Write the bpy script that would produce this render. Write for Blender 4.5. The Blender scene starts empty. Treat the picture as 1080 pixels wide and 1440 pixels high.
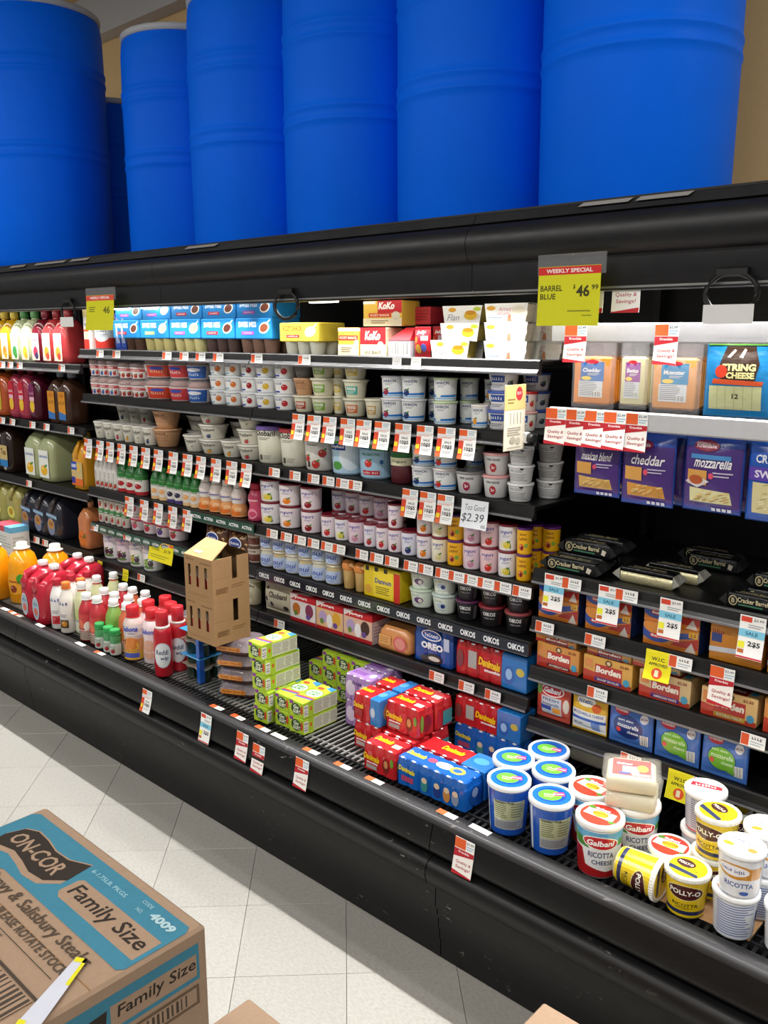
import bpy, bmesh, math, random
from mathutils import Vector, Matrix
random.seed(7)
S = bpy.context.scene
COL = S.collection
PI = math.pi
# ------------------------------------------------------------------ camera
# world: X along the refrigerated case, Y into the case, Z up, metres
FPX, CAMH = 1228.0, 1.72
PITCH, YAW = math.atan(252/FPX), math.radians(42.46)
cam = bpy.data.cameras.new('camera'); camo = bpy.data.objects.new('camera', cam); COL.objects.link(camo)
cam.sensor_fit = 'HORIZONTAL'; cam.sensor_width = 36.0; cam.lens = 36.0*FPX/1080
camo.location = (0, 0, CAMH); camo.rotation_euler = (PI/2-PITCH, 0, YAW); cam.clip_start = 0.05
S.camera = camo
# ------------------------------------------------------------------ world, exposure
w = bpy.data.worlds.new('store_ambient'); S.world = w; w.use_nodes = True
w.node_tree.nodes['Background'].inputs[0].default_value = (1.0, 0.98, 0.95, 1)
w.node_tree.nodes['Background'].inputs[1].default_value = 0.24
S.view_settings.view_transform = 'Standard'; S.view_settings.look = 'None'
S.view_settings.gamma = 1; S.view_settings.use_curve_mapping = False
S.view_settings.exposure = 0.0
# ------------------------------------------------------------------ large lights: canopy strips, ceiling fluorescents, one added lamp for the wall
CANOPY_W, CEIL_W = 12.0, 50.0
def area(name, loc, rot, sx, sy, power, col=(1, 1, 1), spread=180):
    l = bpy.data.lights.new(name, 'AREA'); l.shape = 'RECTANGLE'; l.size = sx; l.size_y = sy
    l.energy = power; l.color = col; l.spread = math.radians(spread)
    o = bpy.data.objects.new(name, l); COL.objects.link(o); o.location = loc; o.rotation_euler = rot
    return o
LAMP_Y, LAMP_Z = 2.055, 1.842
for i in range(6):
    area('canopy_strip_light', (-5.6+i*1.22, LAMP_Y, LAMP_Z-0.014), (math.radians(-20), 0, 0), 1.18, 0.022, CANOPY_W, (1.0, 0.98, 0.95), 96)
CEIL_Z = 4.0
CEIL_XY = [(1.7, 2.2), (-6.5, -0.9), (-3.7, -0.9), (-0.9, -0.9), (1.9, -0.9), (-5.0, -3.6), (-2.0, -3.6), (1.0, -3.6)]  # first entry is an added lamp that brightens the tan wall at right
for (cx, cy) in CEIL_XY:
    area('ceiling_tube_light', (cx, cy, CEIL_Z-0.13), (0, 0, 0), 2.3, 0.24, CEIL_W, (1.0, 0.97, 0.92))

# ------------------------------------------------------------------ photo geometry helpers (calibrated lens)
_fh = (-math.sin(YAW), math.cos(YAW)); _rt = (math.cos(YAW), math.sin(YAW))
_cp, _sp = math.cos(PITCH), math.sin(PITCH)
def XU(u, y, z):
    """X of the point at depth y and height z seen in photo column u"""
    k = (u-540)/FPX
    a = _rt[0]-k*_cp*_fh[0]
    b = _rt[1]*y-k*(_cp*_fh[1]*y-_sp*(z-CAMH))
    return -b/a
def ray(u, v):
    k, l = (u-540)/FPX, -(v-720)/FPX
    return Vector((_cp*_fh[0]+k*_rt[0]+l*_sp*_fh[0], _cp*_fh[1]+k*_rt[1]+l*_sp*_fh[1], -_sp+l*_cp))
def HIT(u, v, y=None, z=None):
    d = ray(u, v); t = y/d.y if y is not None else (z-CAMH)/d.z
    return Vector((0, 0, CAMH))+d*t

# ------------------------------------------------------------------ materials
def lin(c):
    if isinstance(c, str):
        c = c.lstrip('#'); c = tuple(int(c[i:i+2], 16)/255 for i in (0, 2, 4))
    return tuple((x/12.92 if x <= .04045 else ((x+.055)/1.055)**2.4) for x in c[:3])
MATS = {}
def nodes_of(name):
    m = bpy.data.materials.new(name); m.use_nodes = True; nt = m.node_tree
    b = nt.nodes['Principled BSDF']; MATS[name] = m
    return m, nt, b
def attr_mat(name, rough=.4, spec=.5, bump=0.0, bscale=60, coat=0.0, alpha=1.0, metal=0.0, vary=.06, rvary=.08):
    """colour from the mesh's own colour layer, fine wear and roughness from noise"""
    m, nt, b = nodes_of(name)
    a = nt.nodes.new('ShaderNodeAttribute'); a.attribute_name = 'Col'
    tc = nt.nodes.new('ShaderNodeTexCoord')
    n = nt.nodes.new('ShaderNodeTexNoise'); n.inputs['Scale'].default_value = bscale; n.inputs['Detail'].default_value = 4
    nt.links.new(tc.outputs['Object'], n.inputs['Vector'])
    mr = nt.nodes.new('ShaderNodeMapRange'); mr.inputs[3].default_value = 1-vary; mr.inputs[4].default_value = 1+vary
    nt.links.new(n.outputs[0], mr.inputs[0])
    mx = nt.nodes.new('ShaderNodeVectorMath'); mx.operation = 'SCALE'
    nt.links.new(a.outputs['Color'], mx.inputs[0]); nt.links.new(mr.outputs[0], mx.inputs['Scale'])
    nt.links.new(mx.outputs[0], b.inputs['Base Color'])
    rr = nt.nodes.new('ShaderNodeMapRange'); rr.inputs[3].default_value = max(0, rough-rvary); rr.inputs[4].default_value = rough+rvary
    nt.links.new(n.outputs[0], rr.inputs[0]); nt.links.new(rr.outputs[0], b.inputs['Roughness'])
    b.inputs['Specular IOR Level'].default_value = spec
    b.inputs['Metallic'].default_value = metal
    if coat: b.inputs['Coat Weight'].default_value = coat; b.inputs['Coat Roughness'].default_value = .12
    if alpha < 1: b.inputs['Alpha'].default_value = alpha
    if bump:
        bp = nt.nodes.new('ShaderNodeBump'); bp.inputs['Strength'].default_value = bump; bp.inputs['Distance'].default_value = .004
        nt.links.new(n.outputs[0], bp.inputs['Height']); nt.links.new(bp.outputs[0], b.inputs['Normal'])
    return m
attr_mat('plastic', .38)
attr_mat('gloss', .22, coat=.3)
attr_mat('carton', .5, .35, bump=.05, bscale=90)
attr_mat('cardboard', .8, .15, bump=.15, bscale=120, vary=.1)
attr_mat('paper', .6, .3, vary=.03)
attr_mat('film', .2, .6, bump=.5, bscale=38, coat=.35)
attr_mat('foil', .25, .6, bump=.6, bscale=55, metal=.35)
attr_mat('juice', .16, .5, coat=.3)
attr_mat('clear', .08, .5, alpha=.2)
attr_mat('clear_film', .07, .9, bump=1.0, bscale=42, alpha=.17)
attr_mat('barrel', .5, .08, bump=.05, bscale=8, vary=.05)
attr_mat('black_metal', .42, .4, bump=.02, bscale=25, vary=.15, rvary=.12)
attr_mat('wire', .35, .6, metal=.6)
attr_mat('paint', .7, .3, bump=.04, bscale=40, vary=.05)
def emit_mat(name, col, st):
    m, nt, b = nodes_of(name)
    b.inputs['Emission Color'].default_value = (*lin(col), 1); b.inputs['Emission Strength'].default_value = st
emit_mat('lamp_glow', '#fffaf0', 5.0)
def scuffed_black():
    """black moulded panel with pale scrapes and chips"""
    m, nt, b = nodes_of('scuffed_black')
    a = nt.nodes.new('ShaderNodeAttribute'); a.attribute_name = 'Col'
    tc = nt.nodes.new('ShaderNodeTexCoord'); mp = nt.nodes.new('ShaderNodeMapping'); mp.inputs['Scale'].default_value = (1, 2.6, 2.6)
    nt.links.new(tc.outputs['Object'], mp.inputs[0])
    n1 = nt.nodes.new('ShaderNodeTexNoise'); n1.inputs['Scale'].default_value = 26; n1.inputs['Detail'].default_value = 6; n1.inputs['Roughness'].default_value = .7
    n2 = nt.nodes.new('ShaderNodeTexNoise'); n2.inputs['Scale'].default_value = 2.6; n2.inputs['Detail'].default_value = 2
    for n in (n1, n2): nt.links.new(mp.outputs[0], n.inputs['Vector'])
    r1 = nt.nodes.new('ShaderNodeMapRange'); r1.inputs[1].default_value = .62; r1.inputs[2].default_value = .68
    r2 = nt.nodes.new('ShaderNodeMapRange'); r2.inputs[1].default_value = .52; r2.inputs[2].default_value = .64
    nt.links.new(n1.outputs[0], r1.inputs[0]); nt.links.new(n2.outputs[0], r2.inputs[0])
    mu = nt.nodes.new('ShaderNodeMath'); mu.operation = 'MULTIPLY'; nt.links.new(r1.outputs[0], mu.inputs[0]); nt.links.new(r2.outputs[0], mu.inputs[1])
    mix = nt.nodes.new('ShaderNodeMix'); mix.data_type = 'RGBA'
    nt.links.new(mu.outputs[0], mix.inputs['Factor']); nt.links.new(a.outputs['Color'], mix.inputs[6]); mix.inputs[7].default_value = (.32, .3, .27, 1)
    nt.links.new(mix.outputs[2], b.inputs['Base Color'])
    rr = nt.nodes.new('ShaderNodeMapRange'); rr.inputs[3].default_value = .26; rr.inputs[4].default_value = .55
    nt.links.new(n1.outputs[0], rr.inputs[0]); nt.links.new(rr.outputs[0], b.inputs['Roughness']); b.inputs['Specular IOR Level'].default_value = .3
scuffed_black()
def vinyl_tile():
    """speckled vinyl composition tile, random shade per tile"""
    m, nt, b = nodes_of('vinyl_tile')
    geo = nt.nodes.new('ShaderNodeNewGeometry'); oi = nt.nodes.new('ShaderNodeObjectInfo')
    n1 = nt.nodes.new('ShaderNodeTexNoise'); n1.inputs['Scale'].default_value = 70; n1.inputs['Detail'].default_value = 3
    n2 = nt.nodes.new('ShaderNodeTexNoise'); n2.inputs['Scale'].default_value = 160; n2.inputs['Detail'].default_value = 2
    mp = nt.nodes.new('ShaderNodeMapping'); mp.inputs['Rotation'].default_value = (0, 0, .8); mp.inputs['Scale'].default_value = (1, 2.4, 1)
    nt.links.new(geo.outputs['Position'], mp.inputs[0])
    for n in (n1, n2): nt.links.new(mp.outputs[0], n.inputs['Vector'])
    cr = nt.nodes.new('ShaderNodeValToRGB'); e = cr.color_ramp.elements
    e[0].position = .33; e[0].color = (*lin('#989690'), 1); e[1].position = .62; e[1].color = (*lin('#a3a19b'), 1)
    nt.links.new(n1.outputs[0], cr.inputs[0])
    sp = nt.nodes.new('ShaderNodeMapRange'); sp.inputs[1].default_value = .66; sp.inputs[2].default_value = .7
    nt.links.new(n2.outputs[0], sp.inputs[0])
    mix = nt.nodes.new('ShaderNodeMix'); mix.data_type = 'RGBA'; mix.inputs[7].default_value = (*lin('#87847c'), 1)
    nt.links.new(sp.outputs[0], mix.inputs['Factor']); nt.links.new(cr.outputs[0], mix.inputs[6])
    mr = nt.nodes.new('ShaderNodeMapRange'); mr.inputs[3].default_value = .95; mr.inputs[4].default_value = 1.03
    nt.links.new(oi.outputs['Random'], mr.inputs[0])
    sc = nt.nodes.new('ShaderNodeVectorMath'); sc.operation = 'SCALE'; nt.links.new(mix.outputs[2], sc.inputs[0]); nt.links.new(mr.outputs[0], sc.inputs['Scale'])
    nt.links.new(sc.outputs[0], b.inputs['Base Color']); b.inputs['Roughness'].default_value = .33
vinyl_tile()

# ------------------------------------------------------------------ mesh builder with a colour per face
class MB:
    def __init__(s): s.v = []; s.f = []; s.c = []; s.sm = []
    def add(s, vs, fs, col, smooth=False):
        o = len(s.v); s.v += [tuple(p) for p in vs]; c = lin(col) if isinstance(col, str) else col
        for f in fs: s.f.append(tuple(i+o for i in f)); s.c.append(c); s.sm.append(smooth)
    def box(s, x0, y0, z0, x1, y1, z1, col, bev=0.0):
        if bev <= 0:
            v = [(x, y, z) for z in (z0, z1) for y in (y0, y1) for x in (x0, x1)]
            f = [(0, 2, 3, 1), (4, 5, 7, 6), (0, 1, 5, 4), (2, 6, 7, 3), (0, 4, 6, 2), (1, 3, 7, 5)]
            s.add(v, f, col); return
        bv = bev
        rings = [(z0, bv), (z0+bv, 0), (z1-bv, 0), (z1, bv)]
        s.loft([rrect(x0+q, y0+q, x1-q, y1-q, max(bv*.9, 1e-4), z, 2) for z, q in rings], col, smooth=False)
    def loft(s, rings, col, smooth=True, cap0=True, cap1=True):
        """rings: lists of equal length; col one colour or one per band"""
        n = len(rings[0]); o = len(s.v)
        for r in rings: s.v += [tuple(p) for p in r]
        for k in range(len(rings)-1):
            c = col[k] if isinstance(col, list) else col
            c = lin(c) if isinstance(c, str) else c
            for i in range(n):
                j = (i+1) % n
                s.f.append((o+k*n+i, o+k*n+j, o+(k+1)*n+j, o+(k+1)*n+i)); s.c.append(c); s.sm.append(smooth)
        c0 = col[0] if isinstance(col, list) else col; c1 = col[-1] if isinstance(col, list) else col
        if cap0: s.f.append(tuple(o+i for i in reversed(range(n)))); s.c.append(lin(c0) if isinstance(c0, str) else c0); s.sm.append(False)
        if cap1: s.f.append(tuple(o+(len(rings)-1)*n+i for i in range(n))); s.c.append(lin(c1) if isinstance(c1, str) else c1); s.sm.append(False)
    def lathe(s, prof, col, n=20, cx=0, cy=0, smooth=True, cap0=True, cap1=True):
        rings = [[(cx+r*math.cos(2*PI*i/n), cy+r*math.sin(2*PI*i/n), z) for i in range(n)] for r, z in prof]
        s.loft(rings, col, smooth, cap0, cap1)
    def tube(s, path, r, col, n=6, closed=False):
        P = [Vector(p) for p in path]; rings = []
        for i, p in enumerate(P):
            a = P[max(i-1, 0)]; b = P[min(i+1, len(P)-1)]
            t = (b-a).normalized(); up = Vector((0, 0, 1)) if abs(t.z) < .9 else Vector((1, 0, 0))
            x = t.cross(up).normalized(); y = x.cross(t).normalized()
            rr = r[i] if isinstance(r, (list, tuple)) else r
            rings.append([p+x*rr*math.cos(2*PI*k/n)+y*rr*math.sin(2*PI*k/n) for k in range(n)])
        s.loft(rings, col)
    def extrude_profile(s, prof, x0, x1, col, smooth=False, caps=True):
        """closed (y,z) profile swept along X"""
        a = [(x0, y, z) for y, z in prof]; b = [(x1, y, z) for y, z in prof]
        s.loft([a, b], col, smooth, caps, caps)
    def mesh(s, name):
        me = bpy.data.meshes.new(name); me.from_pydata(s.v, [], s.f); me.update()
        ca = me.color_attributes.new('Col', 'FLOAT_COLOR', 'CORNER')
        buf = []
        for f, c in zip(s.f, s.c): buf += [c[0], c[1], c[2], 1.0]*len(f)
        ca.data.foreach_set('color', buf)
        me.polygons.foreach_set('use_smooth', s.sm)
        return me
    def xf(s, M):
        s.v = [tuple(M @ Vector(p)) for p in s.v]; return s
    def join(s, o, M=None):
        k = len(s.v); s.v += [tuple(M @ Vector(p)) for p in o.v] if M else o.v
        s.f += [tuple(i+k for i in f) for f in o.f]; s.c += o.c; s.sm += o.sm
def rrect(x0, y0, x1, y1, r, z, k=3):
    """rounded rectangle ring, k segments a corner, counter-clockwise"""
    r = min(r, (x1-x0)/2-1e-5, (y1-y0)/2-1e-5); pts = []
    for cx, cy, a0 in ((x1-r, y1-r, 0), (x0+r, y1-r, PI/2), (x0+r, y0+r, PI), (x1-r, y0+r, 1.5*PI)):
        for i in range(k+1):
            a = a0+PI/2*i/k; pts.append((cx+r*math.cos(a), cy+r*math.sin(a), z))
    return pts

# ------------------------------------------------------------------ flat print: lettering, logos, label art as coloured polygons
_TXT = {}
def text_tris(body, bold=0.0):
    key = (body, bold)
    if key not in _TXT:
        cu = bpy.data.curves.new('t', 'FONT'); cu.body = body; cu.size = 1.0; cu.resolution_u = 2; cu.offset = bold; cu.align_x = 'CENTER'
        ob = bpy.data.objects.new('t', cu); me = bpy.data.meshes.new_from_object(ob)
        bm = bmesh.new(); bm.from_mesh(me); bmesh.ops.triangulate(bm, faces=bm.faces[:])
        T = [[(v.co.x, v.co.y) for v in f.verts] for f in bm.faces]
        bm.free(); bpy.data.meshes.remove(me); bpy.data.objects.remove(ob); bpy.data.curves.remove(cu)
        xs = [p[0] for t in T for p in t] or [0, 1]; ys = [p[1] for t in T for p in t] or [0, 1]
        _TXT[key] = (T, min(xs), max(xs), min(ys), max(ys))
    return _TXT[key]
def clip_x(poly, xa, keep_right):
    out = []
    for i in range(len(poly)):
        p, q = poly[i], poly[(i+1) % len(poly)]
        ip = (p[0] >= xa) if keep_right else (p[0] <= xa); iq = (q[0] >= xa) if keep_right else (q[0] <= xa)
        if ip: out.append(p)
        if ip != iq:
            t = (xa-p[0])/(q[0]-p[0]); out.append((xa, p[1]+t*(q[1]-p[1])))
    return out
class Print:
    def __init__(s): s.it = []; s.l = 1
    def poly(s, pts, c, same=False):
        if not same: s.l += 1
        s.it.append((pts, lin(c), s.l)); return s
    def rect(s, x0, y0, x1, y1, c): return s.poly([(x0, y0), (x1, y0), (x1, y1), (x0, y1)], c)
    def ell(s, cx, cy, rx, ry, c, n=16, rot=0):
        cr, sr = math.cos(rot), math.sin(rot); pts = []
        for i in range(n):
            a = 2*PI*i/n; x, y = rx*math.cos(a), ry*math.sin(a); pts.append((cx+x*cr-y*sr, cy+x*sr+y*cr))
        return s.poly(pts, c)
    def text(s, body, x, y, w, h, c, bold=.01, shear=0.0, rot=0.0):
        """text fitted into a w x h box centred on (x, y)"""
        T, a0, a1, b0, b1 = text_tris(body, bold); s.l += 1
        sx = w/max(a1-a0, 1e-6); sy = h/max(b1-b0, 1e-6); cr, sr = math.cos(rot), math.sin(rot); cc = lin(c)
        for t in T:
            q = []
            for px, py in t:
                X = (px-(a0+a1)/2)*sx; Y = (py-(b0+b1)/2)*sy; X += shear*Y; q.append((x+X*cr-Y*sr, y+X*sr+Y*cr))
            s.it.append((q, cc, s.l))
        return s
    def scrawl(s, body, x, y, w, h, c, *a):
        """lettering too small or blurred in the photo to read: a row of uneven strokes"""
        rnd = random.Random(len(body)*31+int(w*1e4)); n = max(4, len(body)); s.l += 1
        for i in range(n):
            if body[i % len(body)] == ' ': continue
            x0 = x-w/2+w*i/n; y0 = y-h/2+h*.15*rnd.random(); y1 = y+h/2-h*.35*rnd.random(); x1 = x0+w/n*(.45+.3*rnd.random()); t = h*.28
            for q in ([(x0, y0), (x0+w/n*.3, y0), (x0+w/n*.3, y1), (x0, y1)], [(x0, y0), (x1, y0), (x1, y0+t), (x0, y0+t)], [(x0, y1-t), (x1, y1-t), (x1, y1), (x0, y1)])[:2+rnd.randint(0, 1)]: s.it.append((q, lin(c), s.l))
        return s
    def barcode(s, x0, y0, x1, y1, n=9, c='#222222', bg='#f4f4f0', horiz=False):
        s.rect(x0, y0, x1, y1, bg); s.l += 1; rnd = random.Random(n)
        for i in range(n):
            t0 = (i+.15)/n; t1 = t0+(.25+.4*rnd.random())/n
            if horiz: s.it.append(([(x0+.001, y0+(y1-y0)*t0), (x1-.001, y0+(y1-y0)*t0), (x1-.001, y0+(y1-y0)*t1), (x0+.001, y0+(y1-y0)*t1)], lin(c), s.l))
            else: s.it.append(([(x0+(x1-x0)*t0, y0+.001), (x0+(x1-x0)*t1, y0+.001), (x0+(x1-x0)*t1, y1-.001), (x0+(x1-x0)*t0, y1-.001)], lin(c), s.l))
        return s
    def lines(s, x0, y0, x1, y1, n, c):
        s.l += 1; rnd = random.Random(n*7)
        for i in range(n):
            b = y1-(y1-y0)*(i+.25)/n; a = b-(y1-y0)*.4/n; e = x1-(x1-x0)*rnd.random()*.3
            s.it.append(([(x0, a), (e, a), (e, b), (x0, b)], lin(c), s.l))
        return s
    def fruit(s, cx, cy, r, c, leaf='#4d8a32'):
        s.ell(cx, cy, r, r*.95, c, 12); s.ell(cx-r*.35, cy+r*.35, r*.3, r*.22, tuple(min(1, x*.5+.5) for x in hexrgb(c)), 8)
        if leaf: s.ell(cx+r*.55, cy+r*.85, r*.55, r*.22, leaf, 8, .5)
        return s
    def clip(s, x0, y0, x1, y1):
        out = []
        for pts, c, l in s.it:
            q = pts
            if min(x for x, y in q) < x0: q = clip_x(q, x0, True)
            if len(q) > 2 and max(x for x, y in q) > x1: q = clip_x(q, x1, False)
            if len(q) > 2 and (min(y for x, y in q) < y0 or max(y for x, y in q) > y1):
                z = clip_x([(y, x) for x, y in q], y0, True)
                if len(z) > 2: z = clip_x(z, y1, False)
                q = [(x, y) for y, x in z]
            if len(q) > 2: out.append((q, c, l))
        s.it = out; return s
    def to(s, mb, fmap, dx=None):
        for pts, c, l in s.it:
            polys = [pts]
            if dx:
                polys = []; xa = min(p[0] for p in pts); xb = max(p[0] for p in pts)
                k0 = math.floor(xa/dx); k1 = math.ceil(xb/dx)
                for k in range(k0, k1):
                    q = clip_x(pts, k*dx, True) if k > k0 else pts
                    if len(q) > 2 and k < k1-1: q = clip_x(q, (k+1)*dx, False)
                    if len(q) > 2: polys.append(q)
            for q in polys:
                o = len(mb.v); mb.v += [fmap(x, y, l) for x, y in q]
                mb.f.append(tuple(range(o, o+len(q)))); mb.c.append(c); mb.sm.append(False)
def hexrgb(c):
    if not isinstance(c, str): return c
    c = c.lstrip('#'); return tuple(int(c[i:i+2], 16)/255 for i in (0, 2, 4))
EPS = .00007
def on_front(y, x0=0, z0=0, slope=0.0):   # face looking to -Y
    return lambda x, t, l: (x0+x, y-l*EPS+slope*t, z0+t)
def on_right(xx, y0=0, z0=0):             # face looking to +X; print x runs to +Y
    return lambda x, t, l: (xx+l*EPS, y0+x, z0+t)
def on_top(zz, x0=0, y0=0):               # face looking up; print y runs to +Y
    return lambda x, t, l: (x0+x, y0+t, zz+l*EPS)
def on_cone(prof, cx=0, cy=0, a0=0.0):    # wrapped round a lathe profile [(r,z)], x = arc length at the mean radius, centred on the front
    rm = sum(r for r, z in prof)/len(prof)
    def rad(z):
        for (r0, z0), (r1, z1) in zip(prof, prof[1:]):
            if z <= z1: return r0+(r1-r0)*max(0, (z-z0))/(z1-z0)
        return prof[-1][0]
    dx = rm*.2
    def f(x, t, l):                       # every layer lies on the same facets, so that print never sinks into print
        k = math.floor(x/dx+1e-9); g = x/dx-k; r = rad(t)+l*EPS+.0008
        a, b = -PI/2+a0+k*dx/rm, -PI/2+a0+(k+1)*dx/rm
        return (cx+r*(math.cos(a)*(1-g)+math.cos(b)*g), cy+r*(math.sin(a)*(1-g)+math.sin(b)*g), t)
    return f

# ------------------------------------------------------------------ object bookkeeping
def tag(o, label=None, cat=None, group=None, kind=None):
    if label: o['label'] = label
    if cat: o['category'] = cat
    if group: o['group'] = group
    if kind: o['kind'] = kind
    return o
def obj(name, mb, mat, parent=None):
    me = mb.mesh(name) if isinstance(mb, MB) else mb
    if not me.materials: me.materials.append(MATS[mat])
    o = bpy.data.objects.new(name, me); COL.objects.link(o)
    if parent: o.parent = parent
    return o
def empty(name, loc=(0, 0, 0), rz=0):
    o = bpy.data.objects.new(name, None); COL.objects.link(o); o.location = loc; o.rotation_euler = (0, 0, rz); o.empty_display_size = .05
    return o
ORD = ['first', 'second', 'third', 'fourth', 'fifth', 'sixth', 'seventh', 'eighth', 'ninth', 'tenth', 'eleventh', 'twelfth', 'thirteenth', 'fourteenth', 'fifteenth', 'sixteenth', 'seventeenth', 'eighteenth', 'nineteenth', 'twentieth', 'twenty-first', 'twenty-second', 'twenty-third', 'twenty-fourth']
# ================================================================== THE SETTING
# floor: slab plus separate 12 inch tiles laid at 45 degrees to the case
fl = MB(); fl.box(-8.0, -5.0, -.06, 4.0, 3.4, -.006, '#55534e')
floor = tag(obj('floor', fl, 'paint'), kind='structure')
TS = .3048; g = .0006
tb = MB(); tb.box(-TS/2+g, -TS/2+g, -.006, TS/2-g, TS/2-g, 0, '#dddddd', .0008)
tile_me = tb.mesh('tile'); tile_me.materials.append(MATS['vinyl_tile'])
c45 = math.cos(PI/4); ox, oy = -1.7196, 1.7056       # a tile joint seen crossing the kick plate
cands = []
for i in range(-30, 31):
    for j in range(-30, 31):
        a, b2 = (i+.5)*TS, (j+.42)*TS
        x, y = ox+(a-b2)*c45, oy+(a+b2)*c45-.0
        if -6.6 < x < 1.2 and -1.2 < y < 1.95: cands.append(((x+1.8)**2+(y-1.1)**2, x, y))
cands.sort()
for _, x, y in cands[:300]:
    t = bpy.data.objects.new('tile', tile_me); COL.objects.link(t); t.parent = floor; t.location = (x, y, 0); t.rotation_euler = (0, 0, PI/4)
restm = MB()
for _, x, y in cands[300:]:
    m = MB(); m.box(-TS/2+g, -TS/2+g, -.006, TS/2-g, TS/2-g, 0, '#dddddd'); restm.join(m, Matrix.Translation((x, y, 0)) @ Matrix.Rotation(PI/4, 4, 'Z'))
if restm.v:
    r = obj('tile_field', restm, 'vinyl_tile', floor); r['kind'] = 'stuff'
# wall behind the case, bulkhead band and ceiling
wm = MB(); wm.box(-9, 3.30, 0, 4, 3.42, CEIL_Z, '#f8d296'); tag(obj('wall_back', wm, 'paint'), kind='structure')
sm_ = MB(); sm_.box(-9, 3.20, 3.555, 4, 3.298, 3.80, '#d9d6d2'); tag(obj('trim_1', sm_, 'paint'), kind='structure')
cm = MB(); cm.box(-9, -5, CEIL_Z, 4, 3.42, CEIL_Z+.1, '#8f8d8a'); tag(obj('ceiling', cm, 'paint'), kind='structure')
# ceiling fluorescent fixtures (the lamps whose light is set at the top; the first is added)
k = 0
fx = MB(); fx.box(-1.2, -.15, -.10, 1.2, .15, 0, '#e8e8e6', .01); fxm = fx.mesh('housing'); fxm.materials.append(MATS['plastic'])
fd = MB(); fd.box(-1.16, -.125, -.108, 1.16, .125, -.1005, '#ffffff'); fdm = fd.mesh('diffuser'); fdm.materials.append(MATS['lamp_glow'])
for (cx, cy) in CEIL_XY:
    r = empty('ceiling_light', (cx, cy, CEIL_Z)); tag(r, '%s long white fluorescent light fixture on the ceiling out of view' % ORD[k], 'light', 'ceiling lights'); k += 1
    for nm, me in (('housing', fxm), ('diffuser', fdm)):
        o = bpy.data.objects.new(nm, me); COL.objects.link(o); o.parent = r

# ================================================================== THE REFRIGERATED CASE
XL, XR = -6.22, 1.13
SEC = [-6.216, -4.997, -3.778, -2.559, -1.310, -0.091, 1.128]
SEC[3] = -2.545
BLK, BLK2 = '#0d0d0e', '#080809'
case = empty('refrigerated_display_case', (0, 2.3, 0))
tag(case, 'long black open-front refrigerated display case filled with dairy, juice and cheese', 'display case')
CX = Vector((0, 2.3, 0))
def cpart(name, mb, mat, parent=None):
    o = obj(name, mb, mat, parent or case)
    if parent is None: o.location = -CX
    return o
m = MB(); m.box(XL, 2.80, .0, XR, 2.86, 2.0, BLK); cpart('back_panel', m, 'black_metal')
m = MB(); m.box(XL, 1.74, .02, XR, 2.80, .385, BLK2); cpart('tank', m, 'black_metal')
for x in (XL-.03, XR): 
    m = MB(); m.box(x, 1.70, .0, x+.03, 2.86, 2.0, BLK, .004); cpart('end_panel', m, 'black_metal')
# front fascia, bumper and kick plate, in panels
FX = [XL, -3.75, -1.335, XR]
fas = [(1.702, .452), (1.672, .452), (1.660, .444), (1.654, .432), (1.644, .400), (1.638, .372), (1.640, .358), (1.652, .350), (1.70, .350)]
bum = [(1.70, .338), (1.648, .338), (1.631, .330), (1.622, .312), (1.622, .290), (1.630, .268), (1.645, .256), (1.70, .256)]
kic = [(1.72, .254), (1.668, .254), (1.668, .175), (1.676, .170), (1.676, .140), (1.682, .136), (1.682, .104), (1.688, .100), (1.688, .066), (1.694, .062), (1.694, .004), (1.72, .004)]
for a, b in zip(FX, FX[1:]):
    m = MB(); m.extrude_profile(fas, a+.0015, b-.0015, BLK, True); o = cpart('fascia_panel', m, 'scuffed_black')
    m = MB(); m.extrude_profile(bum, a+.0015, b-.0015, '#111112', True); cpart('bumper', m, 'scuffed_black')
    m = MB(); m.extrude_profile(kic, a+.0015, b-.0015, '#0a0a0b'); cpart('kick_plate', m, 'scuffed_black')
for o in case.children:
    if o.name.split('.')[0] in ('fascia_panel', 'bumper'):
        md = o.modifiers.new('es', 'EDGE_SPLIT'); md.split_angle = math.radians(50)
m = MB(); m.extrude_profile([(1.6735, .4523), (1.6735, .4535), (1.6605, .4465), (1.6525, .4335), (1.6535, .4335), (1.6610, .4450)], XL, XR, '#404042', True); cpart('worn_edge_highlight', m, 'scuffed_black')  # pale strip: painted highlight and wear along the fascia's top edge
# small round drain plug on the fascia
m = MB(); m.lathe([(.011, 0), (.011, .004), (.006, .006)], '#b9b9b4', 14); m.lathe([(.005, .0061), (.005, .0062)], '#333333', 10)
p = HIT(900, 1369, y=1.645); m.xf(Matrix.Translation(p) @ Matrix.Rotation(PI/2+.16, 4, 'X')); cpart('drain_plug', m, 'gloss')
# deck: front rail, louvre bars, wire rack
DZ = .43
m = MB(); m.box(XL, 1.703, .40, XR, 1.712, .447, '#202021', .002); m.box(XL, 1.765, .40, XR, 1.771, .428, '#1a1a1b'); cpart('deck_rail', m, 'black_metal')
m = MB(); x = XL
while x < XR:
    m.box(x, 1.712, .414, x+.009, 1.766, .424, '#1c1c1d'); x += .021
cpart('deck_louvre', m, 'black_metal')['kind'] = 'stuff'
for xa_, xb_, wc in ((XL, -1.34, '#a4a4a2'), (-1.335, XR, '#2c2c2d')):
    m = MB(); x = xa_+.02
    while x < xb_-.01:
        m.box(x, 1.772, DZ-.006, x+.0075, 2.78, DZ-.001, wc); x += .024
    for y in (1.80, 2.1, 2.4, 2.7): m.box(xa_+.01, y, DZ-.012, xb_-.005, y+.006, DZ-.0062, wc)
    cpart('wire_rack', m, 'wire')['kind'] = 'stuff'
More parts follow.
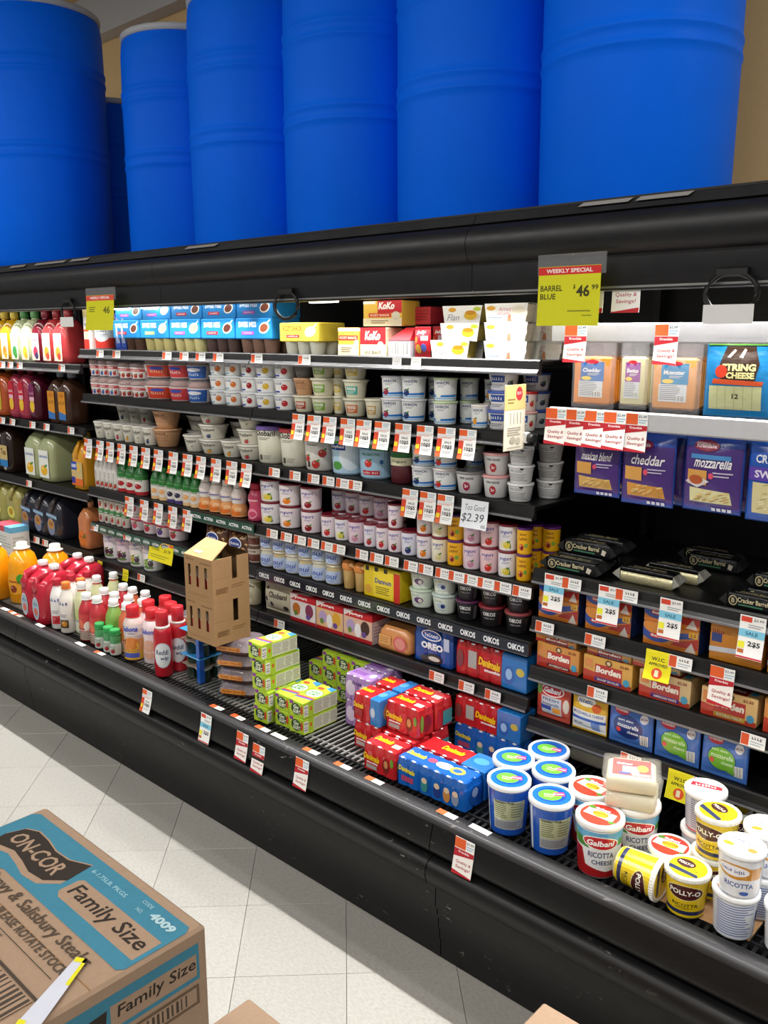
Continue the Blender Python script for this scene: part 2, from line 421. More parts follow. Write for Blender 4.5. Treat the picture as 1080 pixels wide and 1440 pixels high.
# canopy in panels with rounded front, valance and lamp housing
can = [(2.86, 2.00), (2.86, 2.03), (2.03, 2.034), (1.998, 2.032), (1.986, 2.008), (1.998, 2.0055), (1.998, 2.0025), (1.978, 2.001), (1.960, 1.985), (1.950, 1.958), (1.955, 1.930), (1.968, 1.910), (1.985, 1.904), (1.985, 1.84), (1.992, 1.822), (2.02, 1.820), (2.02, 1.858), (2.10, 1.880), (2.86, 1.90)]
CXJ = [XL, -4.49, -2.99, -1.49, XR]
for a, b in zip(CXJ, CXJ[1:]):
    m = MB(); m.extrude_profile(can, a+.001, b-.001, '#17171a', True); o = cpart('canopy_panel', m, 'black_metal')
    md = o.modifiers.new('es', 'EDGE_SPLIT'); md.split_angle = math.radians(38)
m = MB(); m.box(XL, 1.9885, 1.826, XR, 1.9915, 1.834, '#8e8e8c'); cpart('valance_trim', m, 'wire')
m = MB(); m.box(XL, 2.0, 2.033, XR, 2.055, 2.0385, '#121213'); cpart('top_ledge', m, 'black_metal')
# worn pale tape patches on the top ledge
for k, (u0, u1) in enumerate([(15, 36), (50, 92), (100, 125), (262, 305), (815, 885), (895, 970)]):
    x0, x1 = XU(u0, 1.995, 2.02), XU(u1, 1.995, 2.02); m = MB()
    m.add([(x0, 1.9865, 2.0235), (x1, 1.9865, 2.0235), (x1+.01, 1.9965, 2.0335), (x0+.01, 1.9965, 2.0335)], [(0, 1, 2, 3)], '#8d8a86'); cpart('tape_patch', m, 'paper')
# LED strip inside the canopy
for i in range(6):
    m = MB(); x = -5.6+i*1.22; m.box(x-.6, LAMP_Y-.02, LAMP_Z, x+.6, LAMP_Y+.02, LAMP_Z+.02, '#d8d8d6', .003); h = cpart('lamp_housing', m, 'plastic')
    m = MB(); m.box(x-.57, LAMP_Y-.012, LAMP_Z-.009, x+.57, LAMP_Y+.012, LAMP_Z-.0005, '#ffffff'); cpart('lamp_diffuser', m, 'lamp_glow', h)

for u0, u1, v in ((437, 475, 422), (148, 183, 433), (200, 222, 431)):
    x0, x1 = XU(u0, 2.05, 1.825), XU(u1, 2.05, 1.825); m = MB(); m.box(x0, 2.040, 1.8165, x1, 2.056, 1.8305, '#ffffff', .002); cpart('lamp_end', m, 'lamp_glow')
# shelves
SH = {}
def shelf(key, x0, x1, z, col=BLK, depth=.58, lipc='#1a1a1b', plate=True, y0=2.06, lip_h=.042):
    m = MB()
    if plate: m.box(x0+.004, y0+.012, z-.016, x1-.004, y0+depth, z-.004, col, .002)
    s = cpart('shelf', m, 'black_metal')
    for xx in (x0+.006, x1-.012):
        m = MB(); m.extrude_profile([(2.45, z-.0165), (2.79, z-.0165), (2.79, z-.085)], xx, xx+.006, col); obj('bracket', m, 'black_metal', s)
    m = MB(); m.extrude_profile([(y0+.012, z), (y0+.004, z), (y0, z-.004), (y0-.002, z-lip_h*.62), (y0-.010, z-lip_h*.80), (y0-.010, z-lip_h), (y0+.012, z-lip_h)], x0+.002, x1-.002, lipc)
    o = obj('price_rail', m, 'gloss' if lipc != '#1a1a1b' else 'black_metal', s)
    if lipc == '#1a1a1b':
        m = MB(); m.extrude_profile([(y0-.0105, z-lip_h*.82), (y0-.0115, z-lip_h*.84), (y0-.0115, z-lip_h*.97), (y0-.0105, z-lip_h*.99)], x0+.003, x1-.003, '#77777a'); obj('rail_highlight', m, 'gloss', s)  # grey strip paints the lit highlight along the foot of the lip
    return s
ZS = {'S1': 1.648, 'S2': 1.446, 'S3': 1.242, 'S4': 1.010, 'S5': .840, 'S6': .665,
      'L1': 1.577, 'L2': 1.285, 'L3': .975, 'L4': .680, 'K3': 1.065, 'K4': .921, 'K5': .772, 'K6': .613, 'W1': 1.744, 'W2': 1.524}
for k in ('L1', 'L2', 'L3', 'L4'):
    shelf(k, SEC[0], SEC[1], ZS[k]); shelf(k, SEC[1], SEC[2], ZS[k])
for k in ('S1', 'S2', 'S3', 'S4', 'S5', 'S6'):
    SH[k+'a'] = shelf(k, SEC[2], SEC[3], ZS[k]); SH[k+'b'] = shelf(k, SEC[3], SEC[4], ZS[k])
for k in ('K3', 'K4', 'K5', 'K6'):
    SH[k] = shelf(k, SEC[4], SEC[5], ZS[k]); shelf(k, SEC[5], SEC[6], ZS[k])
# white hook rails of the cheese section, with peg hooks back to the wall
for k, zz in (('W1', ZS['W1']), ('W2', ZS['W2'])):
    for a, b in ((SEC[4]+.035, SEC[5]), (SEC[5], SEC[6])):
        m = MB(); m.extrude_profile([(2.072, zz), (2.062, zz), (2.058, zz-.004), (2.058, zz-.045), (2.062, zz-.049), (2.072, zz-.049)], a, b, '#c2c2c6'); s = cpart('hook_rail', m, 'gloss')
        for x in [a+.05+i*.19 for i in range(6)]:
            m = MB(); m.tube([(x, 2.072, zz-.02), (x, 2.79, zz-.02)], .003, '#b5b5b5', 6); obj('peg_hook', m, 'wire', s)
# uprights between sections
for x in SEC[1:-1]:
    m = MB(); m.box(x-.012, 2.74, .39, x+.012, 2.798, 1.88, '#1a1a1b'); cpart('upright', m, 'black_metal')

# ================================================================== BARRELS ON TOP
BLUE = '#036cfa'
def barrel(X, Y, z0, hgt, r, rings, label, col=BLUE):
    root = empty('plastic_barrel', (X, Y, z0)); tag(root, label, 'barrel', 'blue barrels on top of the case')
    prof = [(r*.90, 0), (r*.95, .012), (r*.955, .05), (r*.985, .075)]
    for zr in rings:
        q = zr-z0
        prof += [(r*.995, q-.055), (r*.995, q-.034), (r*1.008, q-.028), (r*1.010, q-.020), (r*.998, q-.014), (r*.998, q+.014), (r*1.010, q+.020), (r*1.008, q+.028), (r*.995, q+.034), (r*.992, q+.055)]
    prof += [(r*.985, hgt-.10), (r*.97, hgt-.05), (r*.945, hgt-.03), (r*.945, hgt-.018)]
    m = MB(); m.lathe(prof, col, 48); obj('body', m, 'barrel', root)
    m = MB(); m.lathe([(r*.948, hgt-.03), (r*.975, hgt-.028), (r*.978, hgt-.004), (r*.965, hgt), (r*.93, hgt), (r*.925, hgt-.025)], '#b8bcc0', 48, cap0=False); obj('rim', m, 'plastic', root)
    m = MB()
    for sx in (-1,): m.lathe([(.035, hgt-.03), (.035, hgt-.006), (.028, hgt-.002)], '#1d3f9a', 16, cx=sx*r*.6)
    obj('bung', m, 'plastic', root)
    return root
PLT = MB(); PLT.box(XL, 2.08, 2.031, XR, 3.29, 2.039, '#2a2a2b'); cpart('top_board', PLT, 'black_metal')
BZ = 2.041
for X, Y, lab in [(-1.345, 2.60, 'blue plastic barrel nearest the tan wall corner, rightmost of the row'),
                  (-1.965, 2.64, 'second blue plastic barrel from the right on top of the case'),
                  (-2.57, 2.65, 'third blue plastic barrel from the right on top of the case'),
                  (-3.16, 2.63, 'fourth blue plastic barrel from the right on top of the case'),
                  (-3.79, 2.70, 'blue plastic barrel with grey rim fully in view on case top')]:
    barrel(X, Y, BZ, 1.045, .288, [2.515, 2.80], lab)
barrel(-4.95, 3.00, BZ, .98, .285, [2.515, 2.80], 'dark shaded blue barrel standing behind the others at the left')
barrel(-4.66, 2.42, BZ, 1.28, .33, [2.62, 3.02], 'large blue barrel at the far left end of the case top')
# ================================================================== PRODUCT PROTOTYPES
PROTO = {}
def proto(key, name, cat, w, d, h, parts):
    """parts: (part name, MB, material, [sub-parts in the same form])"""
    def conv(ps):
        out = []
        for p in ps:
            me = p[1].mesh(p[0]); me.materials.append(MATS[p[2]])
            out.append((p[0], me, conv(p[3]) if len(p) > 3 else []))
        return out
    PROTO[key] = dict(name=name, cat=cat, w=w, d=d, h=h, parts=conv(parts))
USED = {}
def spawn(key, loc, rz=0.0, label=None, group=None, scale=(1, 1, 1), rx=0.0, ry=0.0, cat=None):
    P = PROTO[key]; r = empty(P['name'], loc); r.rotation_euler = (rx, ry, rz); r.scale = scale
    if label in USED: print('DUPLICATE LABEL', label)
    USED[label] = 1
    tag(r, label, cat or P['cat'], group)
    def rec(ps, par):
        for nm, me, sub in ps:
            o = bpy.data.objects.new(nm, me); COL.objects.link(o); o.parent = par; rec(sub, o)
    rec(P['parts'], r)
    return r

def wrap(prof, fn, W=None, a0=0.0):
    """print art on a lathe surface; fn(Print, half width)"""
    p = Print(); fn(p); m = MB(); rm = sum(r for r, z in prof)/len(prof); p.to(m, on_cone(prof, a0=a0), rm*.20); return m
def cup(key, name, rt, rb, h, body, lid, fn, lidfn=None, cat='yogurt', mat='plastic', rim=.0035, n=32, lidmat='gloss', lidh=.002, a0=.30):
    m = MB(); m.lathe([(rb*.93, 0), (rb, .003), (rt, h-.006), (rt, h-.004)], body, n)
    l = MB(); l.lathe([(rt, h-.007), (rt+rim, h-.006), (rt+rim, h-.001), (rt+rim*.6, h-.001+lidh*.7), (rt-.004, h-.001+lidh), (rt-.005, h-.0015+lidh)], lid, n)
    sub = []
    if lidfn:
        p = Print(); lidfn(p); q = MB(); p.to(q, on_top(h-.0012+lidh)); sub = [('lid_print', q, 'paper')]
    parts = [('cup_body', m, mat), ('lid', l, lidmat, sub)]
    if fn: parts.append(('label', wrap([(rb, .003), (rt, h-.006)], fn, a0=a0), 'gloss'))
    proto(key, name, cat, 2*(rt+rim), 2*(rt+rim), h, parts)
def art(logo, lc, fruit=None, sub=None, sc='#777777', w=.05, h0=.06, band=None, lh=.011, leaf='#4d8a32', bold=.02, fr=.011, fx=.0, shear=0.0, bandc2=None):
    """a plain cup label: name on top, fruit below, small copy lines"""
    def f(p):
        if band: p.rect(-w*.62, band[0], w*.62, band[1], band[2])
        if bandc2: p.ell(w*.1, band[1] if band else h0*.4, w*.42, h0*.10, bandc2)
        if logo: p.text(logo, 0, h0*.80, w*.86, lh, lc, bold, shear)
        if sub: p.text(sub, 0, h0*.60, w*.6, lh*.5, sc, .0)
        else: p.lines(-w*.2, h0*.5, w*.28, h0*.62, 2, sc)
        if fruit: p.fruit(fx, h0*.27, fr, fruit, leaf)
    return f
def carton(key, name, w, d, h, col, front=None, right=None, top=None, cat='box', mat='carton', bev=.0025, pmat='carton', extra=[]):
    m = MB(); m.box(-w/2, -d/2, 0, w/2, d/2, h, col, bev); parts = [('carton', m, mat)]
    for nm, fn, mp, bx in (('front_print', front, on_front(-d/2), (-w/2, 0, w/2, h)), ('side_print', right, on_right(w/2), (-d/2, 0, d/2, h)), ('top_print', top, on_top(h), (-w/2, -d/2, w/2, d/2))):
        if fn: q = MB(); p = Print(); fn(p); p.clip(*bx); p.to(q, mp); parts.append((nm, q, pmat))
    proto(key, name, cat, w, d, h, parts+extra)
def pouch(key, name, w, h, t, col, fn, cat='pouch', mat='film', seal=.012, foot=.0, colseal=None, extra=[], fm=None):
    """bag sealed at top and bottom, bulging between"""
    def th(x, z):
        a = max(0, 1-(2*x/w)**2)**.62; k = (z-seal)/(h-2*seal); k = min(1, max(0, k))
        b = (math.sin(PI*min(1, k*1.0)))**.55 if foot == 0 else (min(1, (1-k)*2.2)**.6 if k > .5 else 1.0)*(.35+.65*min(1, k*6))
        return .0012+t/2*a*b
    nx, nz = 28, 28; m = MB(); o = 0
    for sgn in (-1, 1):
        vs = [(-w/2+w*i/nx, sgn*th(-w/2+w*i/nx, h*j/nz), h*j/nz) for j in range(nz+1) for i in range(nx+1)]
        fs = [(j*(nx+1)+i, j*(nx+1)+i+1, (j+1)*(nx+1)+i+1, (j+1)*(nx+1)+i) for j in range(nz) for i in range(nx)]
        if sgn > 0: fs = [f[::-1] for f in fs]
        m.add(vs, fs, col, True)
    rim = [j*(nx+1) for j in range(nz+1)]; N = (nx+1)*(nz+1)
    c = lin(col) if isinstance(col, str) else col
    for e in (0, nx):
        for j in range(nz):
            a, b = j*(nx+1)+e, (j+1)*(nx+1)+e; f = (a, b, N+b, N+a); m.f.append(f if e == 0 else f[::-1]); m.c.append(c); m.sm.append(True)
    for j in (0, nz):
        for i in range(nx):
            a, b = j*(nx+1)+i, j*(nx+1)+i+1; f = (a, N+a, N+b, b); m.f.append(f if j == 0 else f[::-1]); m.c.append(c); m.sm.append(True)
    q = MB(); p = Print(); fn(p); p.clip(-w/2+.001, .001, w/2-.001, h-.001)
    it = []
    for pts, cc, l in p.it:            # cut into small strips both ways so the art follows the bulge
        ys = [y for x, y in pts]; dy = h/28
        if max(ys)-min(ys) > dy:
            k0, k1 = math.floor(min(ys)/dy), math.ceil(max(ys)/dy)
            for k in range(k0, k1):
                z = [(y, x) for x, y in pts]; z = clip_x(z, k*dy, True)
                if len(z) > 2: z = clip_x(z, (k+1)*dy, False)
                if len(z) > 2: it.append(([(x, y) for y, x in z][::1], cc, l))
        else: it.append((pts, cc, l))
    def tg(x, z):                      # thickness read off the same grid as the bag's own faces
        i = min(nx-1, max(0, int(math.floor((x+w/2)/w*nx+1e-7)))); j = min(nz-1, max(0, int(math.floor(z/h*nz+1e-7)))); f, g = (x+w/2)/w*nx-i, z/h*nz-j
        T = lambda a, b: th(-w/2+w*a/nx, h*b/nz)
        return (T(i, j)*(1-f)+T(i+1, j)*f)*(1-g)+(T(i, j+1)*(1-f)+T(i+1, j+1)*f)*g
    p.it = it; p.to(q, lambda x, z, l: (x, -tg(x, z)-.0004-l*.00010, z), w/28)
    proto(key, name, cat, w, t, h, [('pouch_body', m, mat), ('print', q, fm or mat)]+extra)
def bottle(key, name, prof, cols, cap, fn=None, labprof=None, n=28, cat='bottle', mat='gloss', a0=.3, capmat='plastic', sx=1.0):
    m = MB(); m.lathe(prof, cols, n); r0, z0, z1, cc = cap
    k = MB(); k.lathe([(r0*.97, z0), (r0, z0+.001), (r0, z1-.003), (r0*.9, z1)], cc, 18)
    k.lathe([(r0*1.12, z0-.004), (r0*1.12, z0-.001)], cc, 18)
    parts = [('bottle_body', m, mat), ('cap', k, capmat)]
    if fn: parts.append(('label', wrap(labprof or prof, fn, a0=a0), 'gloss'))
    R = max(r for r, z in prof); proto(key, name, cat, 2*R, 2*R, z1, parts)
def jug(key, name, w, d, h, col, capc, fn, cat='jug', neck=.017, handle=True, labz=0, hcol=None, hr=.011):
    """blow-moulded gallon-style jug: square body, sloped shoulder, side grip"""
    hh = h-.03; b = .62*h
    rings = []
    for z, fx, fy, r in ((0, .88, .88, .03), (.006, .96, .96, .03), (.03, 1, 1, .03), (b*.55, 1, 1, .028), (b*.62, .98, .98, .028), (b, 1, 1, .03), (h*.74, .86, .84, .035), (h*.83, .6, .6, .03), (hh-.012, .36, .34, .02)):
        rings.append(rrect(-w/2*fx, -d/2*fy, w/2*fx, d/2*fy, r, z, 4))
    rings.append(rrect(-neck, -neck, neck, neck, neck, hh-.004, 4)); rings.append(rrect(-neck, -neck, neck, neck, neck, hh, 4))
    m = MB(); m.loft(rings, col); parts = [('jug_body', m, 'juice')]
    if handle:
        q = MB(); q.tube([(w*.10, -d*.17, h*.84), (w*.16, -d*.40, h*.83), (w*.16, -d*.50, h*.76), (w*.12, -d*.52, h*.66), (w*.08, -d*.49, h*.56)], hr, hcol or col, 8)
        parts.append(('handle', q, 'juice'))
    k = MB(); k.lathe([(neck*1.15, hh-.002), (neck*1.2, hh), (neck*1.2, h-.003), (neck*1.08, h)], capc, 18); parts.append(('cap', k, 'plastic'))
    if fn: p = Print(); fn(p); q = MB(); p.to(q, on_front(-d/2-.0006)); parts.append(('label', q, 'paper'))
    proto(key, name, cat, w, d, h, parts)

# ---- yogurt cups -----------------------------------------------------------
W_ = '#f0efea'
def yoart(fr, fr2=None, tint='#f2eef0', lc='#2a3c9c', leaf='#4d8a32'):
    def f(p):
        p.rect(-.045, .004, .045, .078, tint)
        p.text('yogurt', 0, .060, .044, .013, lc, .02, .1); p.lines(-.012, .044, .016, .052, 2, '#8a8ab0')
        if fr2: p.ell(-.010, .020, .013, .012, fr2, 12); p.ell(.012, .022, .006, .014, leaf, 10, .4)
        p.fruit(.004, .020, .0125, fr, leaf)
    return f
for k, fr, fr2, tint in (('yo_pina', '#e8d44a', '#f0e9c0', '#efedf2'), ('yo_orange', '#ee8420', None, '#efe6ea'), ('yo_rasp', '#b8323c', None, '#eae4ee'), ('yo_cherry', '#8e1626', None, '#eedfe6'),
                         ('yo_straw', '#cf2b33', None, '#efe2e8'), ('yo_lime', '#d8cf54', '#f3efc6', '#ece8ee'), ('yo_blue', '#24356e', None, '#e3e2f0'), ('yo_vanilla', '#e4d79a', None, '#f0ead4'),
                         ('yo_pink', '#cf8fa8', None, '#e8cfdc'), ('yo_red', '#d8362f', None, '#eec9cd')):
    cup(k, 'yogurt_cup', .0335, .031, .085, '#efe9ee', '#7c1a2b', yoart(fr, fr2, tint), rim=.0015)
def yellowart(p):
    p.rect(-.045, .004, .045, .078, '#f2b61c'); p.text('Sabor', 0, .066, .03, .010, '#7a2b12', .02); p.text('Latino', 0, .052, .034, .011, '#7a2b12', .02)
    p.fruit(-.006, .024, .012, '#d86a2a', None); p.ell(.014, .030, .008, .007, '#7fae3c'); p.ell(-.004, .022, .006, .007, '#7a1f1c')
cup('yo_yellow', 'yogurt_cup', .0335, .031, .085, '#f0b21c', '#5a2070', yellowart, rim=.0015)
def danart(fr, bluec='#2c7fd0', leaf='#4d8a32'):
    def f(p):
        p.rect(-.05, .003, .05, .062, '#eef0f0'); p.text('DANNON', 0, .053, .044, .009, '#1f2f66', .03); p.lines(-.014, .040, .012, .047, 2, '#90969c')
        p.poly([(-.05, .012), (.05, .012), (.05, .020), (-.02, .017), (-.05, .022)], bluec); p.poly([(-.05, .006), (.05, .006), (.05, .010), (-.05, .010)], '#8cc0ea')
        p.fruit(-.012, .020, .011, fr, leaf)
    return f
for k, fr, lid in (('dan_rasp', '#a02a4a', '#e9e7ee'), ('dan_blueberry', '#25386e', '#e4e6ee'), ('dan_straw', '#c9342e', '#eee4e4'), ('dan_peach', '#e9a23a', '#efe9e0'), ('dan_plain', '#eef2ea', '#c9dfb4')):
    cup(k, 'yogurt_cup', .036, .033, .068, '#eef0ee', lid, danart(fr, leaf=None if k == 'dan_plain' else '#4d8a32'))
def chobart(fr):
    def f(p): p.text('Chobani', 0, .042, .05, .011, '#4a463e', .015); p.lines(-.012, .031, .014, .037, 2, '#aaa699'); p.fruit(.004, .014, .009, fr)
    return f
for k, fr in (('chob_straw', '#b8303a'), ('chob_blue', '#39406e'), ('chob_peach', '#dc9a3a'), ('chob_plain', '#d9d2bd')):
    cup(k, 'greek_yogurt_cup', .046, .034, .062, '#dfdccf', '#e9e6dd', chobart(fr))
cup('tan_cup', 'greek_yogurt_cup', .046, .034, .062, '#c99a72', '#d6a57c', lambda p: (p.lines(-.03, .02, .03, .045, 4, '#b27f58'), p.scrawl('coffee', 0, .048, .04, .008, '#6a3f24', .02)))
cup('smoke_cup', 'greek_yogurt_cup', .046, .034, .062, '#6a6a66', '#8d8d88', None, mat='plastic')
def noart(c, w='noosa'):
    def f(p): p.rect(-.025, .012, .026, .038, c); p.text(w, 0, .030, .040, .010, '#f6f4e8', .03); p.lines(-.018, .014, .018, .023, 2, '#f0eedc')
    return f
for k, c in (('no_green', '#7fae3a'), ('no_teal', '#3fb0a4'), ('no_orange', '#d9743a'), ('no_yellow', '#e0c24a'), ('no_red', '#b8452f'), ('no_tan', '#c9a35c')):
    cup(k, 'whole_milk_yogurt_cup', .048, .038, .058, '#e6e2ca', '#e4e0c8', noart(c), rim=.006)
def snackart(fr, e='#2a3cae'):
    def f(p): p.rect(-.034, .004, .034, .042, '#f1f1ef'); p.scrawl('Light', -.008, .034, .03, .008, '#39539c', .02); p.fruit(.012, .022, .010, fr, None); p.rect(-.03, .006, -.004, .011, e)
    return f
for k, fr in (('sn_dot', '#d8793a'), ('sn_cherry', '#a3262c'), ('sn_banana', '#e0b83a'), ('sn_straw', '#c4323a')):
    cup(k, 'snack_yogurt_cup', .036, .031, .048, '#eceeee', '#e2e6ea', snackart(fr, '#7ab0c8' if k == 'sn_dot' else '#2a3cae'))
def tgart(fr, tilt=0):
    def f(p): p.text('TWO GOOD', 0, .046, .046, .007, '#2b2b2b', .03); p.ell(0, .023, .012, .013, fr); p.text('2g', 0, .023, .013, .010, '#f5eaea', .03)
    return f
cup('tg_cherry', 'greek_yogurt_cup', .045, .036, .064, '#d5d4d4', '#8d8a8c', tgart('#a31f43'))
cup('tg_red', 'greek_yogurt_cup', .045, .036, .064, '#d9d8d8', '#e8a9a9', tgart('#b3303a'))
def ratart(p):
    p.lines(-.04, .008, .045, .032, 5, '#9a9a9a'); p.text('TWO GOOD', -.008, .040, .05, .008, '#5a5a5a', .0); p.ell(.014, .050, .008, .006, '#2a2a2a')
cup('tg_white', 'greek_yogurt_cup', .047, .039, .056, '#dedfdf', '#eeeeee', ratart)
def lifeart(fr, top):
    def f(p): p.rect(-.026, .026, .014, .046, '#274a9c'); p.scrawl('KEFIR', -.006, .036, .034, .010, '#ffffff', .03); p.lines(-.024, .010, .01, .02, 2, '#777788'); p.fruit(.030, .022, .009, fr); p.fruit(-.036, .020, .008, fr)
    return f
cup('farm_blue', 'farmer_cheese_cup', .041, .035, .056, '#e9eaec', '#3a58b8', lifeart('#454a5e', 0))
cup('farm_red', 'farmer_cheese_cup', .041, .035, .056, '#e3d3cf', '#c42a2c', lifeart('#c0322e', 0))
cup('farm_straw', 'farmer_cheese_cup', .041, .035, .056, '#e9e6e2', '#d9a9a4', lifeart('#b52b2a', 0))
def oikart(c, t2='triple zero'):
    def f(p): p.text('OIKOS', 0, .042, .046, .012, '#e8e8ea', .03); p.text(t2, 0, .028, .040, .007, '#b9b9bd', .01); p.rect(.036, .008, .050, .050, c)
    return f
cup('oik_purple', 'greek_yogurt_cup', .048, .038, .064, '#232126', '#57294e', oikart('#5d5a60'))
cup('oik_red', 'greek_yogurt_cup', .048, .038, .064, '#242123', '#8a2b36', oikart('#47262a'))
cup('oik_black', 'greek_yogurt_cup', .048, .038, .064, '#1f1f21', '#7a5a48', oikart('#2c2c30'))
cup('oik_rose', 'greek_yogurt_cup', .048, .038, .064, '#201f21', '#9a4a4c', oikart('#2c2c30'))
def grart(c, fr):
    def f(p): p.rect(-.05, .006, .05, .05, '#e3ecdf'); p.scrawl('GREEK', -.01, .044, .03, .006, '#5a7a52', .02); p.ell(0, .028, .018, .011, c); p.ell(.006, .027, .008, .007, fr); p.lines(-.02, .010, .02, .016, 2, '#9aa79a')
    return f
cup('gr_green', 'greek_yogurt_cup', .046, .037, .062, '#dfe9dc', '#c9dcc6', grart('#6f4a7c', '#e9e4d8'))
cup('gr_blue', 'greek_yogurt_cup', .046, .037, .062, '#dfe6e0', '#c7d6d0', grart('#c2d2e2', '#2a3c78'))
def actart(fr, top='#2f7a3c'):
    def f(p): p.rect(-.04, .040, .04, .054, top); p.text('ACTIVIA', 0, .046, .034, .006, '#ffffff', .02); p.fruit(0, .020, .011, fr); p.lines(-.016, .030, .016, .037, 2, '#b9b4ac')
    return f
for k, fr, tp in (('act_straw', '#b8322e', '#2f7a3c'), ('act_cherry', '#6e1a24', '#2f7a3c'), ('act_red', '#b03a2e', '#3a7a44')):
    cup(k, 'probiotic_yogurt_cup', .033, .029, .056, '#dcd3c9', '#3f8a4a', actart(fr, tp))
def actbig(fr):
    def f(p): p.rect(-.05, .006, .05, .066, '#e6d8dc'); p.fruit(-.004, .026, .016, fr); p.poly([(-.04, .048), (.04, .042), (.04, .052), (-.04, .056)], '#c23a58'); p.text('ACTIVIA', 0, .060, .046, .007, '#8a2440', .02)
    return f
for k, fr in (('actb_red', '#b62b3c'), ('actb_purple', '#5a3f86'), ('actb_pink', '#c8506a')):
    cup(k, 'probiotic_yogurt_cup', .042, .037, .072, '#e2d6da', '#cfc9cc', actbig(fr))
def parf(fr, fr2, big=False):
    def f(p):
        p.rect(-.05, .004, .05, .046, '#efe9e8'); p.poly([(-.05, .034), (.05, .030), (.05, .042), (-.05, .046)], '#cf5a5c'); p.scrawl('parfait', 0, .038, .05, .008, '#ffffff', .02)
        p.fruit(-.022, .014, .010, fr); p.fruit(.004, .013, .010, fr2); p.fruit(.030, .014, .010, fr)
        p.lines(-.03, .056, .03, .066, 2, '#d9c8c8')
    return f
def parfait(key, fr, fr2, fn=None, name='yogurt_parfait_cup'):
    m = MB(); m.lathe([(.040, 0), (.041, .003), (.048, .046), (.049, .050)], '#e9dede', 24)
    l = MB(); l.lathe([(.049, .0502), (.0505, .052), (.047, .070), (.044, .078), (.030, .080)], '#e6e6ea', 24)
    g = MB(); g.lathe([(.043, .0503), (.044, .062), (.03, .071), (.0, .073)], '#b98f86', 16, cap1=False)
    proto(key, name, 'yogurt', .101, .101, .081, [('cup_body', m, 'plastic'), ('topping', g, 'carton'), ('clear_lid', l, 'clear'), ('label', wrap([(.041, .003), (.048, .046)], fn or parf(fr, fr2), a0=.3), 'gloss')])
parfait('pf_straw', '#c4323a', '#3a5fb0'); parfait('pf_cherry', '#a3262c', '#b33a2e')
parfait('pf_orange', '#d0452c', '#d0452c', lambda p: (p.rect(-.02, .004, .055, .046, '#d8482e'), p.ell(.012, .036, .022, .006, '#3a52b0'), p.scrawl('Crunch', .012, .024, .04, .010, '#f6d9c0', .02), p.fruit(-.034, .014, .011, '#a3262c')), 'yogurt_topping_cup')
parfait('pf_red', '#d0452c', '#d0452c', lambda p: (p.rect(-.05, .004, .05, .046, '#d23f45'), p.ell(0, .036, .026, .006, '#3a52b0'), p.scrawl('Crunch', 0, .022, .05, .011, '#f2e0d8', .02)), 'yogurt_topping_cup')
parfait('pf_blue', '#2f58b0', '#d0452c', lambda p: (p.rect(-.05, .004, .05, .046, '#2f62b4'), p.ell(0, .034, .030, .007, '#e8e8f0'), p.scrawl('Crunch', 0, .018, .05, .011, '#c9dcf2', .02)), 'yogurt_topping_cup')
# ---- tubs ------------------------------------------------------------------
def tub(key, name, rt, rb, h, body, lid, fn, lidfn=None, cat='tub', a0=.35, ribs=False, lidh=.012):
    m = MB(); m.lathe([(rb*.94, 0), (rb*.96, .004), (rb, .006), (rt, h-.010)], body, 40)
    R = rt+.0035
    l = MB(); l.lathe([(rt, h-.014), (R, h-.014), (R+.0005, h-.012), (R, h-.002), (R-.0015, h), (R-.006, h), (R-.008, h-.002), (0.001, h-.002)], lid, 28, cap1=False)
    if ribs:
        for i in range(44):
            a = 2*PI*i/44; b = MB(); b.box(-.0015, -.0009, h-.013, .0012, .0009, h-.002, lid); l.join(b, Matrix.Rotation(a, 4, 'Z') @ Matrix.Translation((R+.0004, 0, 0)))
    sub = []
    if lidfn: p = Print(); lidfn(p); q = MB(); p.to(q, on_top(h-.0018)); sub = [('lid_print', q, 'gloss')]
    parts = [('tub_body', m, 'plastic'), ('lid', l, 'plastic', sub)]
    if fn: parts.append(('label', wrap([(rb, .006), (rt, h-.014)], fn, a0=a0), 'gloss'))
    proto(key, name, cat, 2*R, 2*R, h, parts)
def chtub(c2, fr=None):
    def f(p):
        p.text('Chobani', -.006, .104, .078, .020, '#3b3832', .02); p.lines(-.03, .08, .016, .09, 2, '#8b877c')
        p.rect(-.03, .012, -.018, .030, '#4a463e'); p.lines(-.012, .014, .02, .03, 3, '#a9a598')
        if fr:
            for x, y, r in ((-.03, .04, .012), (.004, .022, .014), (.028, .058, .014)): p.fruit(x, y, r, fr)
    return f
tub('ch_vanilla', 'greek_yogurt_tub', .055, .049, .128, '#dedcc9', '#7b62b4', chtub('#7b62b4'), cat='yogurt')
tub('ch_plain', 'greek_yogurt_tub', .055, .049, .128, '#dedccb', '#b6363c', chtub('#b6363c'), cat='yogurt')
tub('ch_straw', 'greek_yogurt_tub', .055, .049, .128, '#e2ded6', '#d9d4c8', chtub('#c0c0c0', '#c2342e'), cat='yogurt')
def stony(p):
    p.rect(-.08, .006, .08, .125, '#a9d0ea'); p.poly([(-.08, .10), (.08, .085), (.08, .125), (-.08, .125)], '#5aa44a'); p.text('Stonyfield', 0, .098, .085, .015, '#1d3f8c', .03, 0, .05); p.text('PROBIOTIC', 0, .078, .06, .008, '#2c6a3a', .02)
    p.fruit(-.008, .050, .013, '#d03a36'); p.rect(-.03, .014, .03, .028, '#c83240'); p.scrawl('WHOLE MILK', 0, .021, .052, .007, '#ffffff', .02); p.ell(.035, .055, .006, .007, '#2c6fb0')
